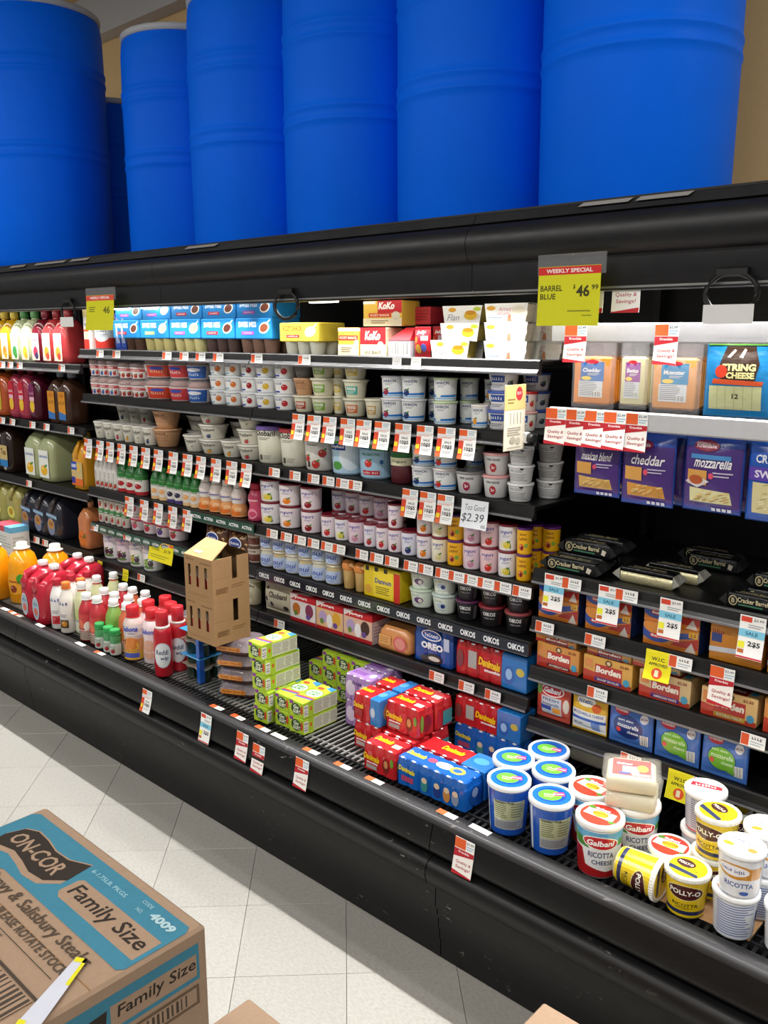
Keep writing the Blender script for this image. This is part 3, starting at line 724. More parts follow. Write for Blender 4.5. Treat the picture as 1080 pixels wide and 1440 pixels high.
def stony2(p):
    p.rect(-.08, .006, .08, .125, '#b9d9ef'); p.ell(.03, .06, .04, .045, '#e6f1f8'); p.poly([(-.08, .095), (.08, .11), (.08, .125), (-.08, .125)], '#6ab04e'); p.rect(-.055, .080, .012, .100, '#1d3f8c'); p.text('Stonyfield', -.022, .090, .060, .012, '#ffffff', .02); p.ell(-.02, .03, .02, .014, '#5aa44a')
tub('st_straw', 'organic_yogurt_tub', .056, .050, .124, '#a9cfe8', '#e9eef2', stony, cat='yogurt'); tub('st_plain', 'organic_yogurt_tub', .056, .050, .124, '#b4d6ec', '#dfe8ee', stony2, cat='yogurt')
def layo(tint, fr):
    def f(p): p.rect(-.075, .006, .075, .118, tint); p.text('La Yogurt', 0, .094, .078, .018, '#2b3a94', .02, .1); p.lines(-.03, .070, .03, .080, 2, '#6a6fa0'); p.fruit(-.012, .034, .016, fr); p.fruit(.014, .032, .014, '#3a2a3c'); p.ell(0, .016, .03, .006, '#5a7a48')
    return f
for k, t, fr in (('la_white', '#e6e6ea', '#2b2a3a'), ('la_pink', '#d9ccd6', '#4a2a3c'), ('la_green', '#e6e8e2', '#a8a24a'), ('la_plain', '#e4e6e2', '#7fa04a')):
    tub(k, 'yogurt_tub', .053, .048, .120, '#e4e3e6', '#dcdce0', layo(t, fr), cat='yogurt')
tub('cream_tub', 'cream_tub', .040, .036, .095, '#d6cfb2', '#e2dcc8', lambda p: (p.scrawl('Yoplait', 0, .07, .05, .012, '#4a4636', .02), p.fruit(0, .035, .012, '#c8bf96', None)), cat='yogurt')
tub('whip_tub', 'whipped_topping_tub', .050, .046, .13, '#c9ccd2', '#dfe1e6', lambda p: (p.rect(-.07, .006, .07, .045, '#c9382f'), p.ell(.01, .065, .04, .035, '#dfe3e8'), p.scrawl('Delite', .01, .075, .055, .018, '#5a6472', .01, .2), p.lines(-.02, .05, .04, .06, 2, '#8a929c')))
def jarart(p): p.rect(-.06, .08, .06, .108, '#2f6b35'); p.rect(-.06, .056, .06, .08, '#e2dcbc'); p.text('Yogurt', 0, .068, .05, .010, '#3a5a34', .02)
tub('jar_red', 'layered_yogurt_jar', .040, .037, .110, '#551c24', '#3f4a42', jarart, cat='jar')
# large dairy tubs on the deck
def bluetub(p):
    p.rect(-.10, .006, .10, .126, '#1f55b4'); p.rect(-.075, .006, -.064, .126, '#dfe4ea'); p.rect(-.040, .022, .045, .104, '#b9bd96'); p.rect(-.040, .022, .045, .050, '#a9adb0')
    p.lines(-.036, .054, .000, .100, 8, '#6d7350'); p.lines(.006, .056, .042, .100, 6, '#7d8360'); p.lines(-.036, .026, .042, .046, 5, '#6a6c70'); p.text('Nutrition Facts', -.012, .101, .05, .006, '#2a2e20', .03)
def bluelid(p):
    p.ell(0, 0, .049, .049, '#1c6ac4', 28); p.ell(0, .002, .037, .036, '#1a4fa8', 24); p.ell(-.004, .0, .030, .026, '#6cc33c', 20); p.poly([(.004, -.002), (.034, .004), (.028, .022), (.002, .014)], '#e2457c')
    p.text('plain', -.006, .002, .026, .008, '#e9f6d8', .02); p.lines(-.018, -.012, .008, -.004, 2, '#d9efc0'); p.text('Krasdale', .017, .010, .026, .006, '#ffffff', .02, 0, .2)
tub('tub_blue', 'plain_yogurt_tub', .0545, .046, .145, '#1f55b4', '#eef1f3', bluetub, bluelid)
def bluetub2(p):
    p.rect(-.10, .006, .10, .126, '#1f55b4'); p.ell(0, .055, .040, .044, '#4fa436', 20); p.poly([(-.035, .094), (.035, .090), (.035, .118), (-.03, .120)], '#d23a68'); p.text('Krasdale', 0, .105, .055, .012, '#ffffff', .02); p.text('plain yogurt', 0, .058, .055, .013, '#eef7e0', .02)
tub('tub_blue_front', 'plain_yogurt_tub', .0545, .046, .145, '#1f55b4', '#eef1f3', bluetub2, bluelid)
def galb(p):
    p.rect(-.10, .006, .10, .126, '#e9eaec'); p.poly([(-.10, .006), (.10, .006), (.10, .030), (.02, .022), (-.03, .034), (-.04, .075), (-.10, .085)], '#a81f24'); p.rect(-.10, .088, .10, .126, '#5fa8cf'); p.poly([(-.10, .085), (-.02, .080), (-.03, .104), (-.10, .112)], '#4f8a3c'); p.poly([(.05, .088), (.10, .085), (.10, .11), (.05, .104)], '#5a9a48')
    p.ell(.006, .098, .044, .018, '#f2efe8', 20, -.06); p.ell(.006, .098, .041, .0155, '#c3202b', 20, -.06); p.text('Galbani', .006, .098, .064, .015, '#ffffff', .03, .15); p.text('RICOTTA', .008, .066, .062, .015, '#39456c', .02); p.text('CHEESE', .012, .046, .052, .012, '#39456c', .02)
def galblid(p):
    p.ell(0, 0, .050, .050, '#e9e9e9', 28); p.ell(0, 0, .048, .048, '#d8402f', 28); p.poly([(-.04, -.01), (.036, -.016), (.036, .018), (-.036, .022)], '#f3ece0'); p.ell(0, .002, .020, .014, '#f0b92e'); p.rect(-.026, .018, .02, .032, '#d02a34'); p.text('Galbani', -.003, .025, .038, .009, '#ffffff', .03); p.ell(-.030, .024, .010, .007, '#5a8a34'); p.ell(.036, -.02, .008, .006, '#5a8a34'); p.text('RICOTTA', 0, .003, .036, .008, '#b03428', .02)
tub('tub_galb', 'ricotta_tub', .0555, .048, .145, '#e4e4e4', '#f1f1f0', galb, galblid)
tub('tub_galb_small', 'ricotta_tub', .048, .041, .085, '#e4e4e4', '#f1f1f0', lambda p: (p.rect(-.08, .006, .08, .07, '#dfe5ea'), p.rect(-.08, .04, .08, .07, '#7ab6d6'), p.ell(.006, .046, .036, .014, '#c3202b', 18), p.text('Galbani', .006, .046, .05, .011, '#ffffff', .03), p.text('RICOTTA', .006, .022, .05, .011, '#39456c', .02)), galblid)
def polly(p):
    p.rect(-.09, .006, .09, .118, '#e3c31d'); p.rect(-.09, .014, .09, .026, '#2a3158'); p.ell(.0, .082, .042, .024, '#e9d68a', 20); p.ell(.0, .082, .040, .0215, '#4a1e1c', 20); p.text('POLLY-O', 0, .082, .068, .015, '#f4efe2', .03); p.text('RICOTTA', .002, .044, .058, .010, '#2b2a24', .02); p.lines(-.02, .030, .02, .038, 2, '#6a5a1a'); p.lines(.055, .03, .085, .11, 10, '#8a7416')
def pollylid(p):
    p.ell(0, 0, .042, .042, '#e6c71f', 28); p.ell(-.010, .012, .022, .016, '#4a2a24', 18); p.text('POLLY-O', -.010, .012, .034, .009, '#f4efe2', .03); p.poly([(-.035, -.026), (.035, -.028), (.030, -.016), (-.038, -.012)], '#2f3a5c'); p.text('RICOTTA', .006, -.004, .040, .006, '#6a5a1a', .02)
tub('tub_polly', 'ricotta_tub', .0465, .0405, .130, '#e3d9a0', '#f0eee6', polly, pollylid, ribs=True)
def whiter(p):
    p.rect(-.09, .006, .09, .118, '#e6e8ec'); p.ell(-.008, .078, .040, .022, '#c98a2c', 18); p.rect(.0, .058, .05, .092, '#c98a2c'); p.ell(-.012, .080, .034, .015, '#f0eef2', 18); p.scrawl('Little Farms', -.012, .080, .050, .011, '#3a4f9c', .02); p.text('RICOTTA', .002, .040, .062, .014, '#3a4f9c', .02); p.ell(.014, .018, .010, .006, '#3a5fb0')
def whitel(p):
    p.ell(0, 0, .042, .042, '#f2f2f2', 28); p.ell(0, 0, .040, .040, '#3f58a8', 28); p.ell(0, 0, .0388, .0388, '#f0f0ee', 28); p.scrawl('WHOLE MILK', 0, .014, .052, .008, '#46589c', .02); p.text('RICOTTA', 0, .002, .040, .007, '#46589c', .02); p.ell(-.024, -.014, .012, .008, '#d9973a', 12); p.ell(.026, -.008, .010, .009, '#dd8a4a', 12); p.lines(-.01, -.026, .016, -.012, 3, '#5a6cb0')
tub('tub_white', 'ricotta_tub', .0465, .0405, .130, '#e4e6ea', '#f2f3f3', whiter, whitel)
def whitebk(p):
    p.rect(-.09, .006, .09, .118, '#d9dde4'); p.lines(-.045, .012, .040, .108, 13, '#6a7ab0'); p.rect(.045, .05, .07, .085, '#5a6cb0')
tub('tub_white_back', 'ricotta_tub', .0465, .0405, .130, '#dcdfe4', '#f0f1f1', whitebk, whitel)
def greybk(p): p.rect(-.09, .006, .09, .118, '#b9bac6'); p.lines(-.045, .016, .045, .112, 14, '#5c5f80'); p.rect(-.09, .006, .09, .012, '#c03a3a')
tub('tub_grey', 'cottage_cheese_tub', .0465, .0405, .130, '#b9bac6', '#eceded', greybk, lambda p: (p.ell(0, 0, .041, .041, '#f0f0f0', 24), p.poly([(-.037, .004), (.037, .0), (.035, .018), (-.033, .024)], '#cf3340'), p.scrawl('Cottage', 0, .012, .05, .010, '#ffffff', .02)))
tub('tub_redblue', 'cream_cheese_tub', .05, .045, .10, '#2f4fae', '#f0f0f0', None, lambda p: (p.ell(0, 0, .044, .044, '#2f58c0', 24), p.ell(.0, .004, .028, .018, '#d8304a', 16), p.text('SALE', 0, .004, .03, .010, '#ffffff', .03)))
# ---- oui style glass jars ---------------------------------------------------
def ouijar(key, col):
    m = MB(); m.lathe([(.029, 0), (.033, .004), (.034, .034), (.032, .050), (.030, .056), (.032, .060), (.032, .064)], col, 22)
    l = MB(); l.lathe([(.033, .0615), (.0345, .062), (.0345, .066), (.030, .0672)], '#d9d4c6', 22)
    lab = wrap([(.033, .004), (.0345, .034), (.033, .050)], lambda p: (p.rect(-.036, .006, .036, .048, '#b9c9e8'), p.text('oui', 0, .030, .040, .018, '#2a4fb8', .005, .3), p.lines(-.012, .010, .014, .018, 2, '#6a86cc')), a0=.3)
    proto(key, 'glass_yogurt_jar', 'jar', .069, .069, .067, [('jar_body', m, 'juice'), ('lid', l, 'foil'), ('label', lab, 'paper')])
ouijar('oui_white', '#d3d3c6'); ouijar('oui_tan', '#c9b98e')
# caramel dessert cup with a curled orange top
m = MB(); m.lathe([(.024, 0), (.026, .004), (.030, .062), (.031, .066)], '#c9a566', 18)
l = MB(); l.lathe([(.031, .066), (.035, .068), (.036, .080), (.030, .094), (.012, .100)], '#d98a44', 18); l.tube([(.02, -.02, .085), (.042, -.026, .090), (.050, -.016, .078)], .010, '#dba368', 8)
proto('caramel', 'caramel_dessert_cup', 'dessert', .072, .072, .1, [('cup_body', m, 'gloss'), ('topping_cover', l, 'gloss')])
# ---- drinkable yogurts -----------------------------------------------------
def slim(key, name, body, capc, fn, h=.165, r=.024):
    bottle(key, name, [(r*.9, 0), (r, .004), (r, h*.60), (r*.92, h*.68), (r*.62, h*.82), (r*.55, h*.86), (r*.55, h*.88)], body, (r*.66, h*.87, h, capc), fn, [(r, .004), (r, h*.60)])
slim('slim_white', 'drinkable_yogurt_bottle', '#dcdad6', '#c9c7c4', lambda p: (p.text('yogurt drink', 0, .05, .074, .009, '#6a6664', .02, 0, PI/2), p.fruit(.006, .022, .011, '#c0433a'), p.ell(-.012, .012, .008, .007, '#c8806a')))
def grn(fr, base):
    def f(p): p.rect(-.06, .004, .06, .020, base); p.rect(-.06, .020, .06, .086, '#dcd9d2'); p.rect(-.06, .078, .06, .0985, '#2f7a38'); p.fruit(0, .046, .014, fr, None); p.text('Activia', 0, .075, .034, .008, '#2c6a38', .02)
    return f
for k, fr, b in (('act_pom', '#a8262c', '#b5242c'), ('act_peachd', '#e2a86a', '#e8c08a'), ('act_blued', '#33304a', '#4a3a78')):
    slim(k, 'probiotic_drink_bottle', ['#dcd9d2']*2+['#2f7a38']*4, '#3a8a3f', grn(fr, b))
def danb(p): p.rect(-.06, .004, .06, .05, '#e9a56a'); p.ell(0, .022, .016, .015, '#e8782a', 14); p.ell(.010, .036, .012, .009, '#f0c08a', 12); p.text('dannon', 0, .082, .040, .010, '#3a58b0', .02); p.rect(-.06, .060, .06, .072, '#e6e4e0')
bottle('dan_bottle', 'drinkable_yogurt_bottle', [(.024, 0), (.027, .004), (.027, .030), (.022, .052), (.021, .062), (.025, .078), (.025, .100), (.018, .120), (.014, .126)], ['#e3a468']*4+['#e4d9d2']*4, (.017, .126, .150, '#d8d2cc'), danb, [(.0265, .004), (.027, .030), (.0225, .052), (.0215, .062), (.025, .078), (.025, .100)])
bottle('pink_bottle', 'drinkable_yogurt_bottle', [(.024, 0), (.027, .004), (.027, .030), (.022, .052), (.021, .062), (.025, .078), (.025, .100), (.018, .120), (.014, .126)], '#c8486a', (.017, .126, .150, '#a8203c'), lambda p: (p.ell(0, .030, .016, .020, '#e890a8'), p.text('dannon', 0, .085, .036, .010, '#f0d8e0', .02)), [(.0265, .004), (.027, .030), (.0225, .052), (.0215, .062), (.025, .078), (.025, .100)])
def milkb(fr, c):
    def f(p): p.scrawl('LALA', .0, .135, .055, .016, '#4a5aa0', .02, 0, 1.35); p.rect(-.018, .025, .022, .062, c); p.fruit(.002, .044, .013, fr, None); p.lines(-.016, .072, .02, .088, 3, '#9a9aa6')
    return f
def milkbottle(key, body, capc, fn, h=.225, r=.034, neckc=None):
    bottle(key, 'milk_drink_bottle', [(r*.92, 0), (r, .005), (r, h*.62), (r*.9, h*.70), (r*.55, h*.84), (r*.48, h*.87), (r*.48, h*.89)], body if not neckc else [body]*4+[neckc]*2, (r*.56, h*.89, h, capc), fn, [(r, .005), (r, h*.62)])
milkbottle('milk_red', '#e9e6e4', '#b21f32', milkb('#b52230', '#c83a44')); milkbottle('milk_orange', '#e6e0d8', '#dd7a34', milkb('#d08a2c', '#5a4a34'))
milkbottle('smoothie_pale', '#cfd6a8', '#e8ecea', lambda p: (p.rect(-.05, .01, .05, .06, '#d9dccb'), p.ell(0, .085, .03, .03, '#c3d48a'), p.text('smoothie', 0, .06, .06, .014, '#6a7ab0', .02), p.fruit(.004, .03, .013, '#dca24a')), neckc='#d9552c')
def smo(c1, c2):
    def f(p): p.poly([(-.05, .08), (.05, .06), (.05, .12), (-.05, .12)], c1); p.ell(-.014, .075, .016, .022, c2, 14, .4); p.ell(.016, .070, .014, .020, '#efe6d8', 14, -.4); p.rect(-.05, .008, .05, .042, '#b9a99a'); p.lines(-.03, .012, .034, .038, 4, '#857468'); p.text('smoothie', 0, .050, .06, .010, '#f3ece0', .02)
    return f
milkbottle('smoothie_red', '#b5323a', '#eef1f0', smo('#c83c3a', '#d86a4a'), h=.205, r=.036); milkbottle('smoothie_orange', '#c86a44', '#eef1f0', smo('#d2603a', '#e08a4a'), h=.205, r=.036); milkbottle('smoothie_green', '#7fa850', '#eef1f0', smo('#7cb04a', '#a8c85a'), h=.205, r=.036)
bottle('green_shot', 'small_drink_bottle', [(.020, 0), (.023, .004), (.023, .040), (.020, .050), (.022, .060), (.021, .078), (.018, .088), (.018, .092)], ['#c6d2c8']*3+['#4f9a62']*4, (.021, .092, .108, '#2f9a50'), lambda p: (p.rect(-.04, .006, .04, .044, '#ccd0c8'), p.fruit(0, .020, .010, '#a8323a'), p.lines(-.014, .032, .014, .042, 2, '#6a7a6c')), [(.023, .004), (.023, .040)])
def labon(p): p.rect(-.075, .006, .075, .040, '#e2b23a'); p.rect(-.032, .014, .036, .034, '#5a68c0'); p.ell(.002, .072, .034, .026, '#d8843a', 18); p.ell(.014, .060, .020, .016, '#e8c04a', 14, .5); p.ell(-.016, .082, .014, .010, '#8a3a24', 12, .6); p.rect(-.075, .105, .075, .150, '#e6dcd8'); p.text('Sabona', 0, .134, .066, .022, '#2f4ab8', .03, .15); p.scrawl('de Dulce', 0, .115, .048, .008, '#3a58b0', .02)
bottle('creamer_red', 'coffee_creamer_bottle', [(.036, 0), (.040, .005), (.040, .050), (.036, .090), (.040, .125), (.038, .155), (.026, .178), (.022, .182)], ['#d89a5a']*3+['#dcc8c0']*3+['#c02a30'], (.026, .180, .222, '#c8242e'), labon, [(.040, .005), (.040, .050), (.0365, .090), (.040, .125), (.038, .155)], cat='creamer')
bottle('creamer_white', 'coffee_creamer_bottle', [(.036, 0), (.040, .005), (.040, .050), (.036, .090), (.040, .125), (.038, .155), (.026, .178), (.022, .182)], '#e6d3d6', (.026, .180, .222, '#c8242e'), lambda p: (p.ell(0, .060, .030, .040, '#d8a890'), p.text('Sabona', 0, .134, .066, .020, '#3f58b8', .03, .15)), [(.040, .005), (.040, .050), (.0365, .090), (.040, .125), (.038, .155)], cat='creamer')
def redd(p): p.ell(0, .088, .035, .050, '#c9ccd2', 22); p.ell(0, .088, .032, .046, '#dfe3e8', 22); p.text('Reddi', -.002, .100, .048, .020, '#2b3358', .02, .15); p.text('wip', .006, .074, .030, .018, '#2b3358', .02, .15)
bottle('whip_can', 'whipped_cream_can', [(.034, 0), (.035, .006), (.035, .170), (.030, .186), (.027, .190)], '#b3202c', (.024, .198, .256, '#c3222e'), redd, [(.035, .006), (.035, .170)], cat='can')
k = MB(); k.lathe([(.0275, .190), (.0285, .192), (.0285, .197), (.025, .199)], '#ece9e6', 20); me = k.mesh('collar'); me.materials.append(MATS['plastic']); PROTO['whip_can']['parts'].append(('collar', me, []))
# ---- juices ----------------------------------------------------------------
def jlabel(c1, c2, c3, w=.034, z0=.012, z1=.135, top='#f2f0ea', logo='Juice'):
    def f(p): p.rect(-w, z0, w, z1, top); p.poly([(-w, z0), (w, z0), (w, z0+.04), (-w, z0+.05)], '#f2dfc8'); p.ell(0, z0+.038, w*.62, .026, c1, 16); p.ell(.008, z0+.020, w*.45, .016, c2, 14); p.text(logo, 0, z1-.030, w*1.6, .012, c3, .02); p.lines(-w*.6, z1-.055, w*.6, z1-.042, 2, '#9aa6b8')
    return f
def juicejug(key, col, capc, lab, name='juice_bottle', w=.098, d=.12, h=.238): jug(key, name, w, d, h, col, capc, lab, cat='juice', handle=False)
juicejug('j_darkred', '#5a0f1c', '#8a2030', jlabel('#c03048', '#d84a5a', '#4a7ab8')); juicejug('j_yellow', '#c79a1c', '#d9c04a', jlabel('#e8902c', '#f0a83c', '#4a7ab8'))
juicejug('j_lime', '#b7c29a', '#4a8a4c', jlabel('#3f9a48', '#3f9a48', '#3a8a5a')); juicejug('j_lemon', '#bcc49c', '#5a9a5c', jlabel('#e8cc3a', '#d8b02c', '#4a9a6a'))
juicejug('j_berry', '#6a1626', '#8a2436', jlabel('#c03a58', '#3a3468', '#b83a6a')); juicejug('j_mango', '#b03a3c', '#a02a34', jlabel('#f0a83c', '#d8503c', '#c8506a'))
def slab(c1, c2, c3, w=.026, z0=.03, z1=.17):
    def f(p): p.poly([(-w*.7, z0), (w*.7, z0), (w, z0+.03), (w, z1-.02), (w*.6, z1), (-w*.6, z1), (-w, z1-.02), (-w, z0+.03)], c1); p.ell(0, z0+.036, w*.8, .030, c2, 16); p.scrawl('Island', 0, z1-.045, w*1.6, .014, c3, .02, .2); p.rect(-w*.8, z1-.080, w*.8, z1-.062, '#e8b8c8')
    return f
juicejug('j_orange2', '#b8562a', '#d9c04a', slab('#d8c43a', '#9aa02c', '#e8e0a0'), h=.245); juicejug('j_pink2', '#a83a50', '#b8324a', slab('#c8283c', '#e8c43a', '#f4d8dc'), h=.245); juicejug('j_purple2', '#4a0f22', '#6a2034', slab('#7a2a5a', '#e8c43a', '#e9a8c0'), h=.245)
juicejug('j_brown2', '#4a3024', '#8f9aa6', lambda p: (p.rect(-.032, .02, .032, .150, '#d8922c'), p.poly([(-.032, .02), (.032, .02), (.032, .046), (-.032, .058)], '#3f78c0'), p.scrawl('Iced Tea', 0, .10, .05, .020, '#7a4a1c', .02, .2, .5), p.ell(0, .132, .026, .012, '#c87a24')), h=.245)
juicejug('j_dark3', '#2a1c18', '#232323', lambda p: (p.rect(-.038, .03, .038, .13, '#c8b27a'), p.rect(-.038, .03, .038, .062, '#2f7fc0'), p.text('Tea', 0, .10, .05, .03, '#6a4420', .03), p.ell(.01, .022, .016, .008, '#9a9a96')), h=.255, w=.10)
jug('j_lemonade', 'lemonade_jug', .105, .17, .27, '#a8b083', '#6f9a5c', lambda p: (p.rect(-.036, .02, .036, .15, '#e4e8e2'), p.fruit(0, .055, .026, '#e6b32c', '#4f8a34'), p.text('Lemonade', 0, .122, .062, .016, '#5a78b0', .02)), cat='juice', handle=False)
jug('j_sunny', 'orange_drink_jug', .125, .14, .275, '#d99a26', '#e0c22c', lambda p: (p.rect(-.058, .02, .058, .135, '#c8b27a'), p.rect(-.058, .095, .0, .135, '#2c52b0'), p.text('SUNNY', -.028, .115, .05, .018, '#f2f2f2', .03), p.text('D', .022, .108, .022, .036, '#f0c020', .05), p.rect(-.058, .02, .058, .055, '#dc6a2c'), p.rect(-.058, .03, -.02, .06, '#3a3a9a')), cat='juice')
def yj(p): p.ell(0, .075, .034, .032, '#d9d36a', 18); p.ell(0, .078, .018, .018, '#b8902c', 14); p.text('Lemon', 0, .04, .05, .014, '#8a8a2c', .02)
jug('j_yellow4', 'lemonade_jug', .13, .15, .255, '#a5a05a', '#d9d9a0', yj, cat='juice')
jug('j_dark4', 'iced_tea_jug', .13, .15, .255, '#2b2d38', '#2f2f34', lambda p: (p.ell(-.01, .065, .036, .046, '#7d88a8', 20), p.ell(-.01, .078, .030, .026, '#b98a4a', 18), p.text('TEA', -.01, .080, .035, .018, '#6a3a1c', .03), p.poly([(-.05, .118), (.05, .108), (.05, .126), (-.05, .134)], '#8ab0d0')), cat='juice', hcol='#3d3a3c', hr=.012)
jug('j_orange4', 'orange_drink_jug', .13, .15, .26, '#c07a4c', '#d9a070', lambda p: (p.ell(0, .06, .045, .040, '#c9722c', 18), p.text('Orange', 0, .065, .06, .016, '#7a3a18', .02), p.ell(.028, .072, .010, .014, '#3a6a2c')), cat='juice', handle=False)
def ojl(p): p.ell(0, .10, .056, .052, '#e0a02c', 20); p.fruit(-.012, .075, .020, '#8a3a24', None); p.ell(.030, .125, .022, .026, '#3f9a2c', 14); p.text('Orange Juice', 0, .112, .08, .014, '#8a2c1c', .03)
m = MB(); m.lathe([(.066, 0), (.072, .008), (.074, .12), (.070, .19), (.055, .235), (.028, .262), (.024, .266)], '#e89a10', 28)
k = MB(); k.lathe([(.034, .262), (.038, .264), (.038, .268), (.026, .270), (.026, .290), (.023, .294)], '#e2ddd2', 20)
proto('oj_round', 'orange_juice_jug', 'juice', .148, .148, .294, [('jug_body', m, 'juice'), ('cap', k, 'plastic'), ('label', wrap([(.072, .008), (.074, .12), (.070, .19)], ojl, a0=.3), 'paper')])
# red punch jug: boxy with a scooped grip through the shoulder
def redjug():
    w, d, h = .105, .16, .262; m = MB(); R = []
    for z, fx, f0, f1, r in ((0, .86, -.44, .44, .03), (.008, .97, -.49, .49, .035), (.03, 1, -.5, .5, .038), (.14, 1, -.5, .5, .038), (.185, .97, -.44, .5, .035), (.205, .92, -.30, .48, .03), (.222, .84, -.16, .44, .03), (.232, .60, -.02, .34, .02)):
        R.append(rrect(-w/2*fx, d*f0, w/2*fx, d*f1, r, z, 4))
    m.loft(R, '#b32336')
    g = MB(); g.tube([(0, -.070, .145), (0, -.074, .185), (0, -.058, .214), (0, -.020, .226), (0, .03, .228)], [.016, .018, .019, .020, .020], '#b82a3c', 10)
    s = MB(); s.lathe([(.020, .226), (.020, .240)], '#b32336', 16, cy=.02)
    m.join(s)
    k = MB(); k.lathe([(.022, .241), (.0225, .242), (.0225, .258), (.020, .262)], '#eef0f2', 18, cy=.02)
    p = Print(); p.ell(0, .075, .030, .052, '#d9dde0', 22); p.ell(0, .075, .027, .048, '#9ab0c0', 22); p.scrawl('JUICY', 0, .096, .040, .014, '#2a3f6a', .03); p.ell(0, .060, .018, .018, '#c8685a', 14); q = MB(); p.to(q, on_front(-d/2-.0008))
    proto('red_jug', 'fruit_punch_jug', 'juice', w, d, h, [('jug_body', m, 'juice'), ('handle', g, 'juice'), ('cap', k, 'plastic'), ('label', q, 'paper')])
redjug()
# ---- cartons, sleeves and packs -------------------------------------------
def pudding(key, cupc, pill, spoon, sleeve='#1f86d0', word='SWISS MISS', wordc='#eef4fa', w=.195, d=.13, tall=True, name='pudding_cup_pack', pillw=True):
    h = .125 if tall else .072; z0 = .050 if tall else 0
    m = MB(); m.box(-w/2, -d/2, z0, w/2, d/2, h, sleeve, .004); parts = [('sleeve', m, 'carton')]
    p = Print(); zc = z0+.040
    p.text(word, -w*.16, zc+.012, w*.50, .020, wordc, .03); p.ell(w*.30, zc, .028, .019, '#f2efe6', 18, .3); p.ell(w*.295, zc, .022, .014, spoon, 16, .3); p.poly([(w*.36, zc+.010), (w*.47, zc+.026), (w*.46, zc+.030), (w*.34, zc+.016)], '#e6e6e2')
    p.rect(-w*.32, zc-.024, w*.02, zc-.012, pill); p.scrawl('pudding', -w*.15, zc-.018, w*.26, .006, '#ffffff', .02)
    q = MB(); p.to(q, on_front(-d/2)); parts.append(('print', q, 'carton'))
    if tall:
        for i in range(3):
            for j in range(2):
                c = MB(); c.lathe([(.022, 0), (.024, .004), (.030, .050), (.031, .056)], cupc, 16, cx=(i-1)*w*.315, cy=(j-.5)*.062); parts.append(('pudding_cup', c, 'plastic'))
    proto(key, name, 'pudding', w, d, h, parts)
pudding('pud_choc', '#6b4c40', '#c8385a', '#6a3a2c'); pudding('pud_tapioca', '#e4d792', '#d8d06a', '#e9d9a4'); pudding('pud_vanilla', '#e6da98', '#b05ac0', '#e6d48c'); pudding('pud_dark', '#5a4440', '#c8383c', '#5a2c20'); pudding('pud_milk', '#8a6a5a', '#b05ac0', '#8a4a30')
for k, sp in (('slv_a', '#3a2418'), ('slv_b', '#e6dcc0'), ('slv_c', '#6a3a2c'), ('slv_d', '#7a4230')): pudding(k, '#000000', '#b05ac0' if k != 'slv_c' else '#c83a50', sp, tall=False)
pudding('tapioca_pack', '#e9ead9', '#c8383c', '#e6e6b4', sleeve='#e9d24a', word='KOZY SHACK', wordc='#b8342a', w=.2, name='tapioca_cup_pack')
carton('kozy_tub', 'rice_pudding_carton', .10, .09, .112, '#e9c24a', lambda p: (p.rect(-.05, .098, .05, .111, '#f0efe8'), p.rect(-.05, .0, .05, .045, '#efe6c8'), p.rect(-.046, .062, .046, .082, '#c8382c'), p.text('KOZY SHACK', 0, .072, .082, .010, '#f4e8c8', .02), p.lines(-.035, .012, .02, .036, 3, '#8a6a3a'), p.ell(.040, .045, .014, .020, '#e6d8b0')), lambda p: p.rect(-.045, .098, .045, .111, '#f0efe8'), cat='pudding')
def kokoart(p, w=.06):
    p.rect(-w, .045, w, .108, '#c42a30'); p.rect(-w, .0, w, .045, '#ece3c2'); p.text('KoKo', 0, .078, w*1.2, .034, '#f4f0e8', .05, .15); p.ell(.036, .045, .014, .012, '#e8dfc8'); p.scrawl('tres leches', 0, .016, w*1.3, .013, '#5a4a34', .02)
carton('koko', 'rice_pudding_carton', .12, .09, .108, '#e9dfc0', kokoart, cat='pudding')
carton('koko_wide', 'rice_pudding_carton', .17, .09, .098, '#e9c04a', lambda p: (p.rect(-.085, .086, -.03, .097, '#efeee8'), p.rect(-.02, .05, .085, .098, '#c42a30'), p.rect(-.085, 0, .085, .03, '#ece3c2'), p.text('KoKo', .02, .078, .07, .028, '#f4f0e8', .05, .15), p.rect(-.06, .034, .04, .050, '#c8442c'), p.text('KOZY SHACK', -.01, .042, .085, .008, '#f4e8c8', .02), p.lines(-.05, .008, .03, .024, 2, '#8a6a3a'), p.ell(.06, .04, .018, .016, '#d9d2b8')), cat='pudding')
# red gable-topped gelatin carton with a barcode
m = MB(); m.box(-.055, -.04, 0, .055, .04, .062, '#c9c6cc', .002); m.add([(-.056, -.041, .062), (.056, -.041, .062), (.056, .041, .062), (-.056, .041, .062), (.046, 0, .108), (-.0, 0, .108)], [(0, 1, 4, 5), (2, 3, 5, 4), (1, 2, 4), (3, 0, 5)], '#c61f2a')
q = MB(); p = Print(); p.barcode(-.048, .010, .045, .056, 16); p.to(q, on_front(-.04)); proto('red_gable', 'gelatin_carton', 'carton', .112, .082, .108, [('carton', m, 'carton'), ('print', q, 'carton')])
carton('gel_top', 'gelatin_cup_pack', .15, .09, .065, '#cf3a44', lambda p: (p.lines(-.06, .012, -.01, .055, 4, '#a8222c'), p.lines(.005, .012, .065, .055, 4, '#a8222c')), cat='gelatin', mat='film')
pouch('gel_bag', 'gelatin_bag', .11, .105, .05, '#c92430', lambda p: (p.ell(-.015, .030, .020, .016, '#f0b83a'), p.ell(.022, .034, .016, .014, '#5a6ac0'), p.rect(.005, .058, .045, .074, '#e9d0d8'), p.text('Jelly', .0, .085, .06, .014, '#f4e8e8', .03), p.ell(-.03, .06, .012, .012, '#e87a3a')), cat='gelatin')
